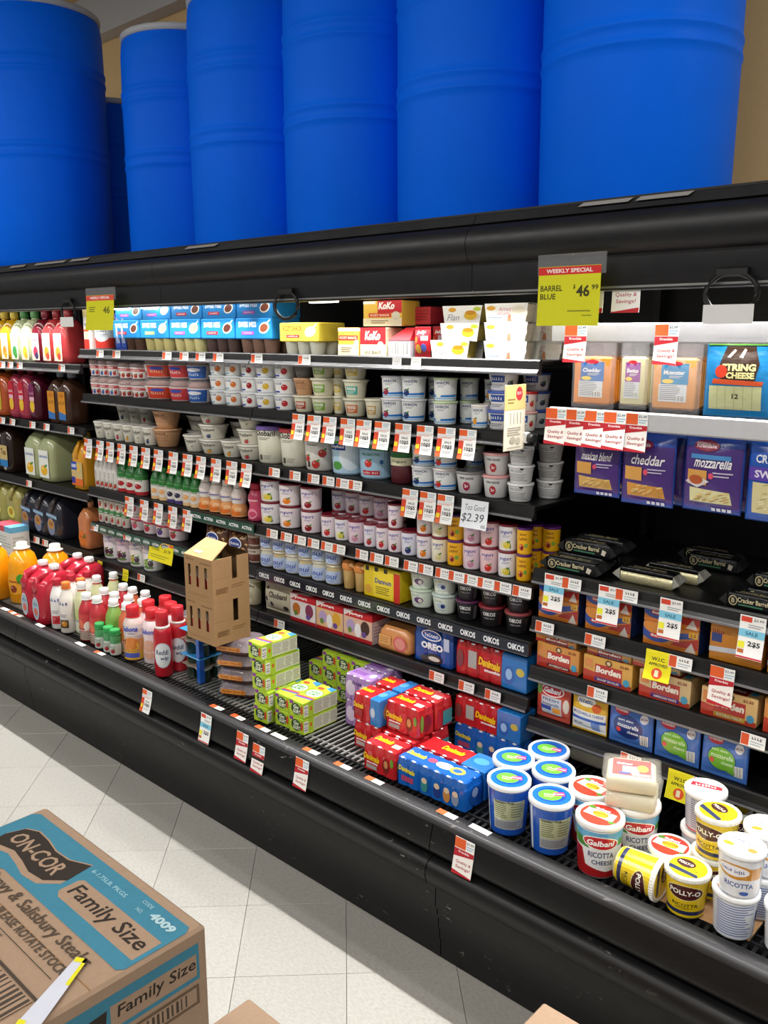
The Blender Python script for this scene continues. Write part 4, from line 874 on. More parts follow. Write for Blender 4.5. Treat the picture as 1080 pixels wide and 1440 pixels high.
def flared(key, name, w, d, h, fn, cat='pudding', sidec='#b8a44a', cupw='#efece2'):
    m = MB(); t = .010
    m.add([(-w/2+t, -d/2, 0), (w/2-t, -d/2, 0), (w/2, -d/2, h), (-w/2, -d/2, h), (-w/2+t, d/2, 0), (w/2-t, d/2, 0), (w/2, d/2, h), (-w/2, d/2, h)], [(0, 1, 2, 3), (5, 4, 7, 6), (3, 2, 6, 7), (1, 0, 4, 5)], '#efeeea')
    parts = [('sleeve', m, 'carton')]
    for s in (-1, 1):
        c = MB(); c.lathe([(.030, .002), (.032, .005), (.040, h-.008), (.041, h-.004)], sidec, 18, cx=s*(w/2-.046)); parts.append(('dessert_cup', c, 'gloss'))
    q = MB(); p = Print(); fn(p); p.to(q, on_front(-d/2)); parts.append(('print', q, 'carton')); proto(key, name, cat, w, d, h, parts)
flared('flan', 'flan_dessert_pack', .165, .085, .072, lambda p: (p.text('Flan', -.034, .026, .048, .024, '#8a8a92', .0, .3), p.ell(-.040, .056, .016, .009, '#e0a83a'), p.ell(.040, .030, .034, .016, '#e2d3c0', 18), p.ell(.036, .034, .026, .018, '#d9b02a', 18), p.ell(.036, .044, .022, .009, '#c9881c', 16), p.ell(.062, .058, .016, .008, '#b9c83a')), sidec='#a8923c')
flared('rice', 'rice_pudding_pack', .175, .085, .072, lambda p: (p.ell(-.060, .054, .018, .009, '#e0a83a'), p.ell(.05, .036, .036, .030, '#ece5d8', 18), p.ell(.05, .046, .026, .012, '#e2d9c6', 14), p.text('Arroz', -.004, .050, .05, .016, '#d9a0a8', .01, .2), p.text('con Leche', -.010, .034, .05, .012, '#d9a0a8', .01, .2), p.lines(-.070, .008, -.01, .022, 2, '#9aa6c0'), p.poly([(.006, .004), (.024, .002), (.020, .030), (.010, .026)], '#d98a6a')), sidec='#c9bfae')
carton('whip_carton', 'whipping_cream_carton', .055, .055, .195, '#efe6e2', lambda p: (p.rect(-.0275, .16, .0275, .195, '#f0dc9a'), p.rect(-.0275, .0, .0275, .05, '#d23a30'), p.ell(0, .07, .020, .02, '#e8c8a8'), p.text('cream', 0, .12, .044, .016, '#4a5a9c', .03), p.rect(-.0275, .088, .0275, .098, '#d23a30')), cat='carton')
pouch('blue_pouch', 'topping_pouch', .075, .155, .03, '#1c3fae', lambda p: (p.rect(-.012, .02, .03, .135, '#8d9cc4'), p.ell(.01, .08, .018, .03, '#c4cce0'), p.scrawl('whip', .01, .115, .036, .014, '#e8ecf6', .03), p.rect(-.03, .012, .03, .03, '#2f58c8')), cat='pouch')
pouch('granola', 'granola_yogurt_bag', .13, .115, .05, '#5c3a26', lambda p: (
    [p.ell(random.Random(i).uniform(-.055, .055), random.Random(i+99).uniform(.015, .10), .007, .005, ('#b98a58', '#8a5a34', '#d9b484', '#3a2418')[i % 4], 8, i) for i in range(46)], p.ell(0, .066, .036, .022, '#e4e6ee', 18), p.ell(0, .066, .032, .018, '#2b3f88', 18), p.text('Activia', 0, .066, .050, .010, '#f0f0f0', .02)), cat='yogurt')
cup('act_brown', 'probiotic_yogurt_cup', .040, .034, .062, '#c9bcb0', '#5a3a2c', lambda p: (p.rect(-.04, .008, .04, .034, '#6a3a34'), p.text('Activia', 0, .046, .04, .009, '#6a4a3c', .02)))
carton('yellow_pack', 'custard_cup_pack', .155, .10, .098, '#e2c41e', lambda p: (p.rect(.052, .0, .0775, .09, '#cf3a2c'), p.rect(-.035, .006, .048, .09, '#f0d63a'), p.text('Dannon', .006, .056, .07, .016, '#2f4a9a', .03), p.ell(-.058, .025, .014, .014, '#d8a03a'), p.lines(-.025, .014, .035, .040, 4, '#7a6a1c'), p.rect(-.07, .082, -.055, .098, '#3a3a2a'), p.rect(-.03, .084, -.015, .098, '#3a3a2a'), p.rect(.01, .084, .025, .098, '#3a3a2a')), cat='yogurt', mat='film')
pouch('chob_bag', 'greek_yogurt_pouch', .155, .115, .05, '#cdc6b0', lambda p: (p.text('Chobani', .012, .072, .095, .022, '#3a352c', .03), p.ell(-.055, .05, .010, .010, '#3a3238', 12), p.ell(-.02, .035, .009, .010, '#3a3238', 12), p.ell(.052, .028, .012, .010, '#3a3238', 12), p.ell(-.05, .092, .008, .006, '#5a4a4a', 10)), cat='yogurt', mat='carton')
def red4(a, b, c):
    def f(p): p.rect(-.07, .075, .07, .098, '#c2222e'); p.poly([(-.07, .075), (-.02, .098), (-.07, .098)], '#e6d8da'); p.rect(-.07, .012, .07, .075, a); p.ell(-.035, .045, .022, .022, b, 16); p.ell(.0, .036, .016, .024, '#efe9ee', 16); p.ell(.036, .048, .022, .024, c, 16); p.rect(-.07, 0, .07, .012, '#b01c28'); p.text('yogurt', -.01, .086, .07, .012, '#ffffff', .03); p.ell(-.04, .03, .01, .01, '#6a8a3a'); p.ell(.03, .026, .012, .01, '#6a4a9a')
    return f
for k, a, b, c in (('red4_a', '#e6dfe2', '#c8742c', '#8a3a5a'), ('red4_b', '#e0b88a', '#b8a0d0', '#e0a83a'), ('red4_c', '#d9b4a0', '#b09ac8', '#4a3430')):
    carton(k, 'kids_yogurt_pack', .14, .10, .10, '#c2222e', red4(a, b, c), lambda p: (p.rect(-.05, .0, .05, .075, '#d8c8cc'), p.lines(-.04, .02, .04, .06, 4, '#a08a90')), lambda p: p.poly([(-.05, -.05), (.03, -.05), (.06, .02)], '#e8d6d8'), cat='yogurt')
# peach fruit cups in film
m = MB(); m.loft([rrect(-.075, -.05, .075, .05, .02, 0), rrect(-.085, -.055, .085, .055, .02, .012), rrect(-.075, -.05, .075, .05, .025, .06), rrect(-.055, -.04, .055, .04, .02, .082)], '#d9955a'); q = MB(); p = Print(); p.ell(.035, .034, .032, .026, '#cf5a5e', 18); p.ell(.035, .034, .024, .018, '#dd8a88', 16); p.rect(-.065, .02, -.008, .05, '#e0a868'); p.lines(-.06, .024, -.014, .046, 3, '#b8743c'); p.to(q, on_front(-.056)); proto('peach_pack', 'fruit_yogurt_pack', 'yogurt', .17, .11, .085, [('pack_body', m, 'film'), ('print', q, 'film')])
# ---- multipacks of small drink bottles --------------------------------------
def multi(key, name, cols, rows, col, front, top=None, right=None, pitch=.041, h=.088, split=None, cat='yogurt drink', capc='#eceff2'):
    """shrink-carded pack: scalloped card body with the white bottle caps showing in the top edge"""
    w, d = cols*pitch, rows*pitch; r = pitch/2; m = MB()
    def ring(z, q):
        pts = []
        for i in range(cols):
            for a in range(5): t = PI+PI*a/4; pts.append((-w/2+r+i*pitch+(r-q)*math.cos(t)*1.0, -d/2+r+(r*.30-q*.3)*math.sin(t)-r*.7+q*.7, z))
        for j in range(rows):
            for a in range(5): t = -PI/2+PI*a/4; pts.append((w/2-r+(r*.30-q*.3)*math.cos(t)+r*.7-q*.7, -d/2+r+j*pitch+(r-q)*math.sin(t), z))
        for i in reversed(range(cols)):
            for a in range(5): t = 0+PI*a/4; pts.append((-w/2+r+i*pitch+(r-q)*math.cos(t), d/2-r+(r*.30-q*.3)*math.sin(t)+r*.7-q*.7, z))
        for j in reversed(range(rows)):
            for a in range(5): t = PI/2+PI*a/4; pts.append((-w/2+r+(r*.30-q*.3)*math.cos(t)-r*.7+q*.7, -d/2+r+j*pitch+(r-q)*math.sin(t), z))
        return pts
    m.loft([ring(0, .004), ring(.004, 0), ring(h*.72, 0), ring(h*.80, .0015), ring(h-.004, .003), ring(h, .007)], col, smooth=False)
    if split:
        xs, c2 = split; x0 = -w/2+xs*pitch; s = MB(); s.box(x0, -d/2-.0014, .001, w/2+.0014, d/2+.0014, h+.0012, c2, .003)
    pr = []
    for nm, fn, mp, a, b in (('front_print', front, on_front(-d/2-(.0016 if split else .0004)), w, h), ('top_print', top, on_top(h+(.0014 if split else .0002)), w, d), ('side_print', right, on_right(w/2+(.0016 if split else .0004)), d, h)):
        if fn: q = MB(); p = Print(); fn(p, a, b); p.clip(-a/2+.002, 0 if nm != 'top_print' else -b/2, a/2-.002, b if nm != 'top_print' else b/2); p.to(q, mp); pr.append((nm, q, 'gloss'))
    parts = [('card_wrap', m, 'film')]
    if split: parts.append(('blue_sleeve', s, 'film'))
    parts += pr
    cm = MB(); cm.lathe([(.0075, 0), (.008, .0008), (.008, .0016), (.005, .0022)], capc, 10); capme = cm.mesh('bottle_cap')
    capme.materials.append(MATS['plastic'])
    P = [(n, b.mesh(n), mt) for n, b, mt in parts]; out = []
    for n, me, mt in P: me.materials.append(MATS[mt]); out.append((n, me, []))
    PROTO[key] = dict(name=name, cat=cat, w=w, d=d, h=h, parts=out, caps=(capme, [(-w/2+r+i*pitch, y) for i in range(cols) for y in (-d/2+.0015, d/2-.0015)], h-.007))
def danf(p, w, h):
    p.text('Danimals', -w*.22, h*.52, w*.48, h*.22, '#f4c41c', .05, .1, -.05); p.text('smoothie', -w*.20, h*.34, w*.34, h*.08, '#ffffff', .03); p.ell(w*.22, h*.42, w*.10, h*.24, '#7a2c24', 14); p.ell(w*.22, h*.48, w*.06, h*.14, '#c98a5a', 12); p.rect(-w*.38, h*.12, -w*.06, h*.26, '#a8a29c'); p.ell(w*.40, h*.6, w*.05, h*.16, '#6a9a3a', 10)
def dant(p, w, d): p.text('Danimals', -w*.12, d*.05, w*.5, d*.30, '#f4c41c', .05, .1); p.rect(w*.20, -d*.2, w*.42, d*.05, '#e2dcd6'); p.lines(w*.21, -d*.18, w*.40, .0, 3, '#b04038')
multi('dani_red', 'kids_yogurt_drink_pack', 3, 2, '#c3242a', danf, dant, lambda p, d, h: (p.ell(0, h*.45, d*.26, h*.28, '#8a1a20', 14), p.ell(-d*.3, h*.5, d*.10, h*.3, '#7aa43c', 10)))
def danblue(p, w, h):
    p.text('Danimals', -w*.34, h*.62, w*.24, h*.18, '#e8d43a', .05, .1, -.05); p.rect(-w*.42, h*.22, -w*.24, h*.40, '#b0486a')
    for x, c in ((-.08, '#3f8a8c'), (.10, '#2a3f86'), (.24, '#c98a4a'), (.36, '#8a98b0')): p.ell(w*x, h*.36, w*.05, h*.24, c, 12); p.ell(w*x, h*.52, w*.04, h*.10, '#e2c8a8', 10)
def danbluet(p, w, d): p.text('Danimals', -w*.32, .0, w*.26, d*.26, '#e8e43a', .05, .1); p.ell(.02, .0, w*.12, d*.2, '#dfe6ee', 14); p.ell(w*.26, .0, w*.10, d*.22, '#e8d04a', 14); p.ell(w*.26, .0, w*.06, d*.12, '#3a6ab0', 12); p.ell(-w*.10, d*.02, w*.06, d*.14, '#c8506a', 12)
multi('dani_blue', 'kids_yogurt_drink_pack', 6, 2, '#1560b8', danblue, danbluet, lambda p, d, h: (p.ell(0, h*.45, d*.30, h*.30, '#1a4a90', 14), p.ell(.0, h*.55, d*.16, h*.16, '#8a9ab8', 12)))
def dan12(p, w, h):
    p.text('Danimals', .0, h*.56, w*.30, h*.24, '#f4c41c', .05, .1, -.06); p.text('smoothie', .01, h*.36, w*.22, h*.09, '#ffffff', .03); p.rect(-w*.30, h*.30, -w*.18, h*.80, '#a8aaa6'); p.ell(-w*.42, h*.5, w*.05, h*.26, '#7a3a34', 12); p.ell(w*.27, h*.42, w*.07, h*.26, '#2a5fb0', 14); p.ell(w*.27, h*.45, w*.045, h*.16, '#9ac0e6', 12); p.ell(w*.42, h*.58, w*.055, h*.12, '#c9b44a', 12)
multi('dani_mix', 'kids_yogurt_drink_pack', 6, 2, '#bb2228', dan12, lambda p, w, d: (p.text('Danimals', -w*.06, 0, w*.30, d*.3, '#f4c41c', .05, .1), p.ell(w*.33, 0, w*.10, d*.22, '#4f9ad0', 12)), None, split=(4, '#2273bd'))
multi('dani_mix_small', 'kids_yogurt_drink_pack', 3, 2, '#c3242a', lambda p, w, h: (p.text('Danimals', -w*.26, h*.60, w*.36, h*.20, '#f4c41c', .05, .1), p.rect(-w*.40, h*.2, -w*.12, h*.44, '#a83a3c'), p.ell(w*.27, h*.5, w*.12, h*.28, '#3f86c8', 14), p.ell(w*.27, h*.5, w*.08, h*.18, '#c9d6e6', 12)), lambda p, w, d: (p.text('Danimals', -w*.24, .0, w*.4, d*.26, '#f4c41c', .05), p.ell(w*.30, 0, w*.12, d*.2, '#5aa0d6', 12)), lambda p, d, h: (p.ell(0, h*.5, d*.3, h*.34, '#b98a6a', 14)), split=(2, '#2a7cc4'))
multi('dani_teal', 'kids_yogurt_drink_pack', 4, 2, '#c3242a', danf, dant, lambda p, d, h: (p.rect(-d*.1, h*.1, d*.42, h*.6, '#3f9aa0')))
multi('purple_pack', 'kids_yogurt_drink_pack', 4, 2, '#a583bd', lambda p, w, h: (p.ell(-w*.25, h*.5, w*.18, h*.3, '#d8c6e2', 14), p.ell(w*.25, h*.45, w*.16, h*.32, '#e6d4da', 14), p.text('drink', 0, h*.75, w*.4, h*.16, '#5a2a78', .03), p.ell(w*.05, h*.35, w*.07, h*.16, '#c8607a', 10)), lambda p, w, d: (p.rect(-w*.4, -d*.2, w*.1, d*.1, '#8a5aa8'), p.ell(w*.3, 0, w*.1, d*.2, '#e6dcea', 10)), None)
# blue cookie-flavour yogurt drink pack
multi('cookie_pack', 'cookie_yogurt_drink_pack', 3, 2, '#17489c', lambda p, w, h: (p.ell(-w*.02, h*.76, w*.26, h*.14, '#e6eaf2', 18), p.ell(-w*.02, h*.76, w*.23, h*.11, '#1f4fa8', 18), p.text('YoCrunch', -w*.02, h*.76, w*.36, h*.10, '#f2f4f8', .02), p.text('OREO', 0, h*.48, w*.56, h*.18, '#eef2f8', .06), p.ell(w*.06, h*.17, w*.20, h*.13, '#23201f', 16), p.ell(-w*.16, h*.12, w*.14, h*.10, '#343030', 14), p.ell(w*.06, h*.17, w*.15, h*.06, '#d9d4cc', 14), p.rect(w*.30, h*.46, w*.44, h*.78, '#b9c8e0')), None, None, pitch=.050, h=.112, cat='yogurt')
_spawn = spawn
def spawn(key, loc, *a, **k):
    r = _spawn(key, loc, *a, **k); P = PROTO[key]
    if 'caps' in P:
        me, pos, z = P['caps']
        for x, y in pos:
            o = bpy.data.objects.new('bottle_cap', me); COL.objects.link(o); o.parent = r; o.location = (x, y+(.0035 if y < 0 else -.0035), z+.0045); o.rotation_euler = ((.55 if y < 0 else -.55), 0, 0); o.scale = (.9, .36, 1)
    return r
# yogurt tube boxes
def fit(p, fn, s): fn(p); p.it = [([(x*s, y) for x, y in q], c, l) for q, c, l in p.it]
def fit2(p, fn, s): fn(p); p.it = [([(x*1.04, y*s) for x, y in q], c, l) for q, c, l in p.it]
def gogf(p): p.rect(-.033, 0, -.012, .056, '#b7cf3a'); p.ell(.0, .028, .024, .020, '#2f4a34', 16); p.text('Go', 0, .036, .026, .014, '#e6eecf', .04, .2); p.text('GURT', .002, .020, .034, .014, '#e6eecf', .04, .2); p.ell(.027, .030, .006, .016, '#c8502c', 10); p.rect(-.031, .042, -.014, .054, '#8a3a9a')
def gogr(p): p.rect(-.094, .008, -.070, .046, '#eef0ea'); p.barcode(-.093, .010, -.071, .044, 8, horiz=True); p.rect(-.040, .006, .095, .050, '#c9cdb9'); p.lines(-.036, .010, .01, .046, 7, '#83876f'); p.lines(.014, .010, .05, .046, 6, '#83876f'); p.lines(.056, .010, .092, .046, 7, '#83876f'); p.rect(-.066, .0, -.044, .056, '#9fc02e'); p.ell(-.055, .03, .006, .008, '#c8502c', 8)
def gogt(p):
    p.poly([(-.033, -.095), (.033, -.095), (.033, -.02), (-.033, -.05)], '#b8d63a'); p.poly([(-.033, -.066), (.033, -.052), (.033, -.040), (-.033, -.054)], '#5a52b0'); p.poly([(-.033, -.054), (.033, -.040), (.033, -.030), (-.033, -.044)], '#d8453a'); p.poly([(-.033, .045), (.033, .055), (.033, .095), (-.033, .095)], '#e2d832'); p.poly([(.0, .075), (.033, .06), (.033, .095), (.005, .095)], '#3a86c8')
    p.ell(0, .005, .031, .036, '#2f4a34', 20); p.ell(0, .005, .029, .033, '#f2f5ea', 20); p.text('Go', -.0, .018, .040, .022, '#3f8a3c', .06, .2, .1); p.text('GURT', .0, -.006, .048, .020, '#3f8a3c', .06, .2, .1); p.ell(-.012, .060, .014, .012, '#c8502c', 12)
carton('gogurt', 'yogurt_tube_box', .070, .155, .056, '#a8c832', gogf, lambda p: fit(p, gogr, .80), lambda p: fit2(p, gogt, .80), cat='yogurt box')
# cardboard drink crate with oval windows; bottles show inside
def crate(key, roof):
    w, d, h = .155, .155, .155; m = MB(); CB = '#a07e5a'
    m.box(-w/2, -d/2, 0, w/2, d/2, .003, CB); m.box(-w/2, d/2-.003, .003, w/2, d/2, h, CB); m.box(-w/2, -d/2+.003, .003, -w/2+.003, d/2-.003, h, CB)
    # front wall with three slots built from strips
    xs = [-.050, -.006, .040]; sw, z0, z1 = .015, .045, .122
    edges = [-w/2]+[v for x in xs for v in (x-sw/2, x+sw/2)]+[w/2]
    for i in range(0, len(edges), 2): m.box(edges[i], -d/2, .003, edges[i+1], -d/2+.003, h, CB)
    for x in xs: m.box(x-sw/2, -d/2, .003, x+sw/2, -d/2+.003, z0, CB); m.box(x-sw/2, -d/2, z1, x+sw/2, -d/2+.003, h, CB)
    # right wall with one slot at its top
    m.box(w/2-.003, -d/2+.003, .003, w/2, .005, h, CB); m.box(w/2-.003, .027, .003, w/2, d/2-.003, h, CB); m.box(w/2-.003, .005, .003, w/2, .027, .075, CB)
    parts = [('crate_body', m, 'cardboard')]
    q = MB(); p = Print()
    p.text('KEEP COLD', -.045, h-.014, .045, .006, '#5f4630', .02); p.text('KEEP REFRIGERATED', .040, h-.020, .060, .005, '#5f4630', .02); p.lines(-.06, .010, .06, .022, 2, '#8f6c4a'); p.to(q, on_front(-d/2)); parts.append(('front_print', q, 'cardboard')); q = MB()
    p = Print(); p.rect(-.066, .028, -.014, .050, '#8d6a48'); p.lines(-.064, .030, -.016, .048, 3, '#5f4630'); p.lines(.0, .040, .06, .056, 2, '#7f5d3e'); p.rect(-.075, .085, .003, .0865, '#8d6a48'); p.to(q, on_right(w/2)); parts.append(('side_print', q, 'cardboard'))
    if roof:
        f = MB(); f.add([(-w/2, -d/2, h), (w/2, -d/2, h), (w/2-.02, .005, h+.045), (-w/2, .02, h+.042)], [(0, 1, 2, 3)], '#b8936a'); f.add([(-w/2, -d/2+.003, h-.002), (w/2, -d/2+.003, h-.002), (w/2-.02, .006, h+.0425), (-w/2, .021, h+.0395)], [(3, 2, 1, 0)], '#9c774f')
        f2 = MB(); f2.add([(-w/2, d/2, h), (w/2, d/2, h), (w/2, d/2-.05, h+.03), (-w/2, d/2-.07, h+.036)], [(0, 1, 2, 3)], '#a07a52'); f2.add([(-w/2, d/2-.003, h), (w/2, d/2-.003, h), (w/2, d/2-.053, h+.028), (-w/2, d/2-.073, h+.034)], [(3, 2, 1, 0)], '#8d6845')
        k = MB(); k.add([(-.045, -.060, h+.0112), (-.008, -.064, h+.0102), (-.004, -.034, h+.0205), (-.040, -.030, h+.0215)], [(0, 1, 2, 3)], '#eceae6')
        parts += [('front_flap', f, 'cardboard', [('sticker', k, 'paper')]), ('rear_flap', f2, 'cardboard')]
    for i in range(3):
        for j in range(2):
            b = MB(); b.lathe([(.020, .004), (.021, .01), (.021, .075), (.012, .105), (.012, .11), (.016, .112), (.016, .135)], ['#c9c4bc', '#b5323a', '#d9d6ce', '#3f7a44', '#3f7a44', '#2f7a38'], 14, cx=(i-1)*.046-.005, cy=-.050+j*.055); parts.append(('drink_bottle', b, 'gloss'))
    proto(key, 'cardboard_drink_crate', 'crate', w, d, h, parts)
crate('crate_open', True); crate('crate', False)
# clear dessert tray
def tray():
    w, d, h = .17, .15, .052; m = MB(); m.loft([rrect(-.07, -.06, .07, .06, .03, 0, 4), rrect(-.078, -.068, .078, .068, .03, .018, 4)], '#4a2a22'); t = MB(); t.loft([rrect(-.082, -.072, .082, .072, .03, .018, 4), rrect(-.085, -.075, .085, .075, .03, .021, 4)], '#b9b4ba')
    l = MB(); l.loft([rrect(-.083, -.073, .083, .073, .03, .0212, 4), rrect(-.074, -.064, .074, .064, .03, .048, 4), rrect(-.066, -.056, .066, .056, .03, .052, 4)], '#d9c6d0', cap0=False)
    q = MB(); p = Print(); p.rect(-.062, .019, .040, .036, '#d88a3c'); p.scrawl('sweet cakes', -.012, .028, .08, .008, '#8a4a1c', .02); p.rect(.026, .020, .038, .035, '#b86a2c'); p.to(q, on_front(-.0775)); proto('tray', 'dessert_tray', 'tray', w, d, h, [('tray_base', m, 'gloss'), ('tray_rim', t, 'clear'), ('clear_lid', l, 'clear'), ('label', q, 'gloss')])
tray()
# dark green dip cups held by a blue sleeve
def dip():
    m = []; parts = []
    for i in range(2):
        for j in range(2):
            b = MB(); b.lathe([(.024, .0), (.026, .003), (.030, .048), (.033, .050), (.033, .054)], ['#17281f', '#1d3428', '#c9c9c0', '#8f978f'], 18, cx=(i-.5)*.066-.008, cy=(j-.5)*.066); parts.append(('dip_cup', b, 'gloss'))
    s = MB(); s.box(.030, -.070, .0, .052, -.046, .098, '#1f58b4', .003); s.box(.044, .046, .0, .052, .070, .098, '#1f58b4', .003); s.box(-.078, -.070, .092, .052, .070, .098, '#3a94d4', .002); s.box(-.076, -.068, .056, .046, .068, .059, '#8a7a6a', .001)
    parts.append(('sleeve', s, 'film'))
    for i in range(2):
        for j in range(2):
            b = MB(); b.lathe([(.024, .060), (.028, .063), (.030, .088), (.030, .091)], '#22402f', 16, cx=(i-.5)*.060-.012, cy=(j-.5)*.060); parts.append(('dip_cup', b, 'gloss'))
    proto('dip', 'dip_cup_pack', 'dip', .13, .14, .099, parts)
dip()
# ---- cheese ----------------------------------------------------------------
def cheeselog(key, white):
    w, d, h = .165, .05, .042; m = MB(); c = '#14161a'
    if white: m.loft([rrect(-w/2, -d/2, w/2, d/2, .004, 0), rrect(-w/2, -d/2, w/2, d/2, .004, h*.7)], '#cfc79e'); m.loft([rrect(-w/2-.001, -d/2-.001, w/2+.001, d/2+.001, .004, h*.7), rrect(-w/2, -d/2, w/2, d/2, .006, h)], c)
    else: m.loft([rrect(-w/2, -d/2, w/2, d/2, .006, 0), rrect(-w/2-.001, -d/2-.001, w/2+.001, d/2+.001, .006, .008), rrect(-w/2, -d/2, w/2, d/2, .008, h-.006), rrect(-w/2+.004, -d/2+.004, w/2-.004, d/2-.004, .006, h)], c)
    ends = []
    for s in (-1, 1):
        e = MB(); ends.append(('crimped_end', e, 'foil')); e.add([(s*w/2, -d/2, .004), (s*w/2, d/2, .004), (s*w/2, d/2, h-.004), (s*w/2, -d/2, h-.004), (s*(w/2+.022), -d/2-.004, h*.42), (s*(w/2+.018), d/2+.004, h*.52), (s*(w/2+.022), d/2, h*.60), (s*(w/2+.018), -d/2, h*.55)], [(0, 1, 5, 4), (1, 2, 6, 5), (2, 3, 7, 6), (3, 0, 4, 7), (4, 5, 6, 7)], '#2a2c2c' if not white else '#b9b8ae')
    q = MB(); p = Print()
    if not white:
        p.ell(-.062, h*.5, .014, .014, '#b9ac84', 16); p.ell(-.062, h*.5, .011, .011, '#1c2022', 16); p.text('B', -.062, h*.5, .010, .013, '#b9ac84', .03); p.text('Cracker Barrel', -.002, h*.60, .092, .013, '#d9cda4', .02); p.rect(-.045, h*.24, .03, h*.34, '#3f7a5a'); p.poly([(.052, h*.30), (.064, h*.22), (.070, h*.56), (.056, h*.66)], '#d9d2c0'); p.to(q, on_front(-d/2-.0012)); ends.append(('front_print', q, 'gloss')); q = MB()
    p = Print(); p.text('Cracker Barrel', .0, .0, .10, .014, '#b9ac84', .02); p.rect(-.06, -.018, .06, -.013, '#8f8a78'); p.to(q, on_top(h+.0004))
    proto(key, 'foil_wrapped_cheese_block', 'cheese', w+.03, d, h, [('foil_block', m, 'foil'), *ends, ('top_print', q, 'gloss')])
cheeselog('log', False); cheeselog('log_white', True)
def kraft(p): p.rect(-.068, .0, .068, .012, '#c9742c'); p.ell(-.035, .042, .042, .032, '#2b4a9c', 20); p.ell(-.035, .054, .034, .022, '#d98a3a', 18); p.poly([(-.015, .022), (.068, .046), (.068, .060), (-.005, .044)], '#2b4a9c'); p.poly([(.0, .012), (.068, .012), (.068, .044), (.01, .022)], '#b5322c'); p.ell(-.038, .028, .014, .007, '#c8242e'); p.text('Kraft', -.038, .028, .020, .007, '#ffffff', .04); p.rect(.044, .044, .066, .060, '#e2b23a'); p.text('2.5', .055, .052, .014, .009, '#8a2a1c', .03); p.poly([(.036, .002), (.064, .002), (.052, .030)], '#d9d0c8')
carton('kraft', 'sliced_cheese_pack', .138, .085, .066, '#c8823c', kraft, lambda p: p.rect(-.042, 0, .042, .066, '#1f3468'), lambda p: (p.rect(-.069, -.042, .069, .02, '#c9823a'), p.ell(-.02, -.005, .03, .03, '#2b4a9c'), p.rect(.03, -.04, .065, .0, '#a8322c')), cat='cheese', mat='film', pmat='film')
def borden(bg, strip, sub):
    def f(p): p.rect(-.066, 0, .066, .012, '#b5402c'); p.poly([(-.066, 0), (-.035, 0), (-.03, .025), (-.066, .030)], '#c23a28'); p.rect(-.034, .014, .040, .050, '#b8322a'); p.text('Borden', .003, .036, .068, .018, '#f6efe2', .05, .1); p.rect(-.034, .004, .040, .015, strip); p.text(sub, .003, .009, .06, .006, '#f0e6d2', .02); p.ell(.003, .058, .010, .009, '#6a4a24', 12); p.ell(.003, .058, .005, .005, '#e2c89a', 10); p.ell(.052, .018, .009, .010, '#3f9ac0', 14); p.text('$2.50', .045, .058, .024, .008, '#7a2418', .03); p.rect(-.062, .036, -.040, .060, '#d98a4a')
    return f
for k, bg, st, sub in (('bord_a', '#d18f42', '#7a2430', 'AMERICAN'), ('bord_b', '#d8a54c', '#5a3a8a', 'SHARP SINGLES'), ('bord_c', '#d3b886', '#5a2a78', 'AMERICAN WHITE'), ('bord_d', '#d9b478', '#c9a23a', 'EXTRA MELT')):
    carton(k, 'cheese_singles_pack', .134, .09, .070, bg, borden(bg, st, sub), None, lambda p, bg=bg: (p.rect(-.04, -.045, .04, .01, '#a83028'), p.text('Borden', 0, -.02, .06, .018, '#e8d8c4', .04), p.ell(.05, -.02, .010, .010, '#3f9ac0', 12), p.rect(-.062, -.04, -.046, .0, '#c9703a')), cat='cheese', mat='film', pmat='film')
carton('orange_block', 'cheese_block_pack', .15, .09, .100, '#c07a22', lambda p: (p.poly([(-.075, .020), (.075, .030), (.075, .042), (-.075, .032)], '#c9cdd6'), p.rect(-.070, .045, -.040, .066, '#2f3f7a'), p.scrawl('Cooper', -.05, .070, .034, .010, '#8a2a20', .03), p.text('sharp', .004, .070, .036, .012, '#d9a04a', .01, .2), p.rect(.036, .024, .062, .060, '#d0d2d8'), p.barcode(.040, .030, .058, .054, 6)), cat='cheese', mat='film', pmat='film')
pouch('galb_pouch', 'fresh_mozzarella_pouch', .105, .112, .03, '#b5483c', lambda p: (p.rect(-.048, .02, .048, .10, '#b8402f'), p.ell(0, .085, .036, .016, '#e9e2dc', 18), p.ell(0, .085, .033, .013, '#b5202c', 18), p.text('Galbani', 0, .085, .052, .013, '#ffffff', .03, .1), p.rect(-.032, .018, .030, .068, '#c3c6cc'), p.text('FRESH', -.002, .060, .05, .008, '#48506c', .02), p.text('mozzarella', -.002, .048, .052, .009, '#48506c', .02), p.rect(-.034, .030, .0, .042, '#3a4fa0'), p.rect(.004, .024, .028, .040, '#e0952c'), p.ell(-.042, .08, .010, .014, '#5a8a3a', 10), p.ell(.043, .05, .008, .02, '#d9c8b4', 10)), cat='cheese')
pouch('mozz_yellow', 'shredded_mozzarella_pouch', .110, .112, .03, '#dcae2c', lambda p: (p.rect(-.053, .006, .053, .048, '#dfe3e6'), p.ell(-.008, .088, .030, .014, '#f0ead8', 18), p.scrawl('Lucerne', -.008, .088, .046, .011, '#3a58a0', .02), p.rect(-.053, .046, .053, .062, '#e9e6da'), p.text('MOZZARELLA CHEESE', 0, .054, .094, .008, '#2b4a9a', .03), p.ell(.026, .076, .014, .012, '#d8622c', 12), p.rect(-.053, .034, .053, .042, '#2f58b0'), p.rect(.010, .010, .036, .034, '#7a98d0'), p.text('NET WT', -.032, .022, .03, .007, '#3a4a7a', .02)), cat='cheese')
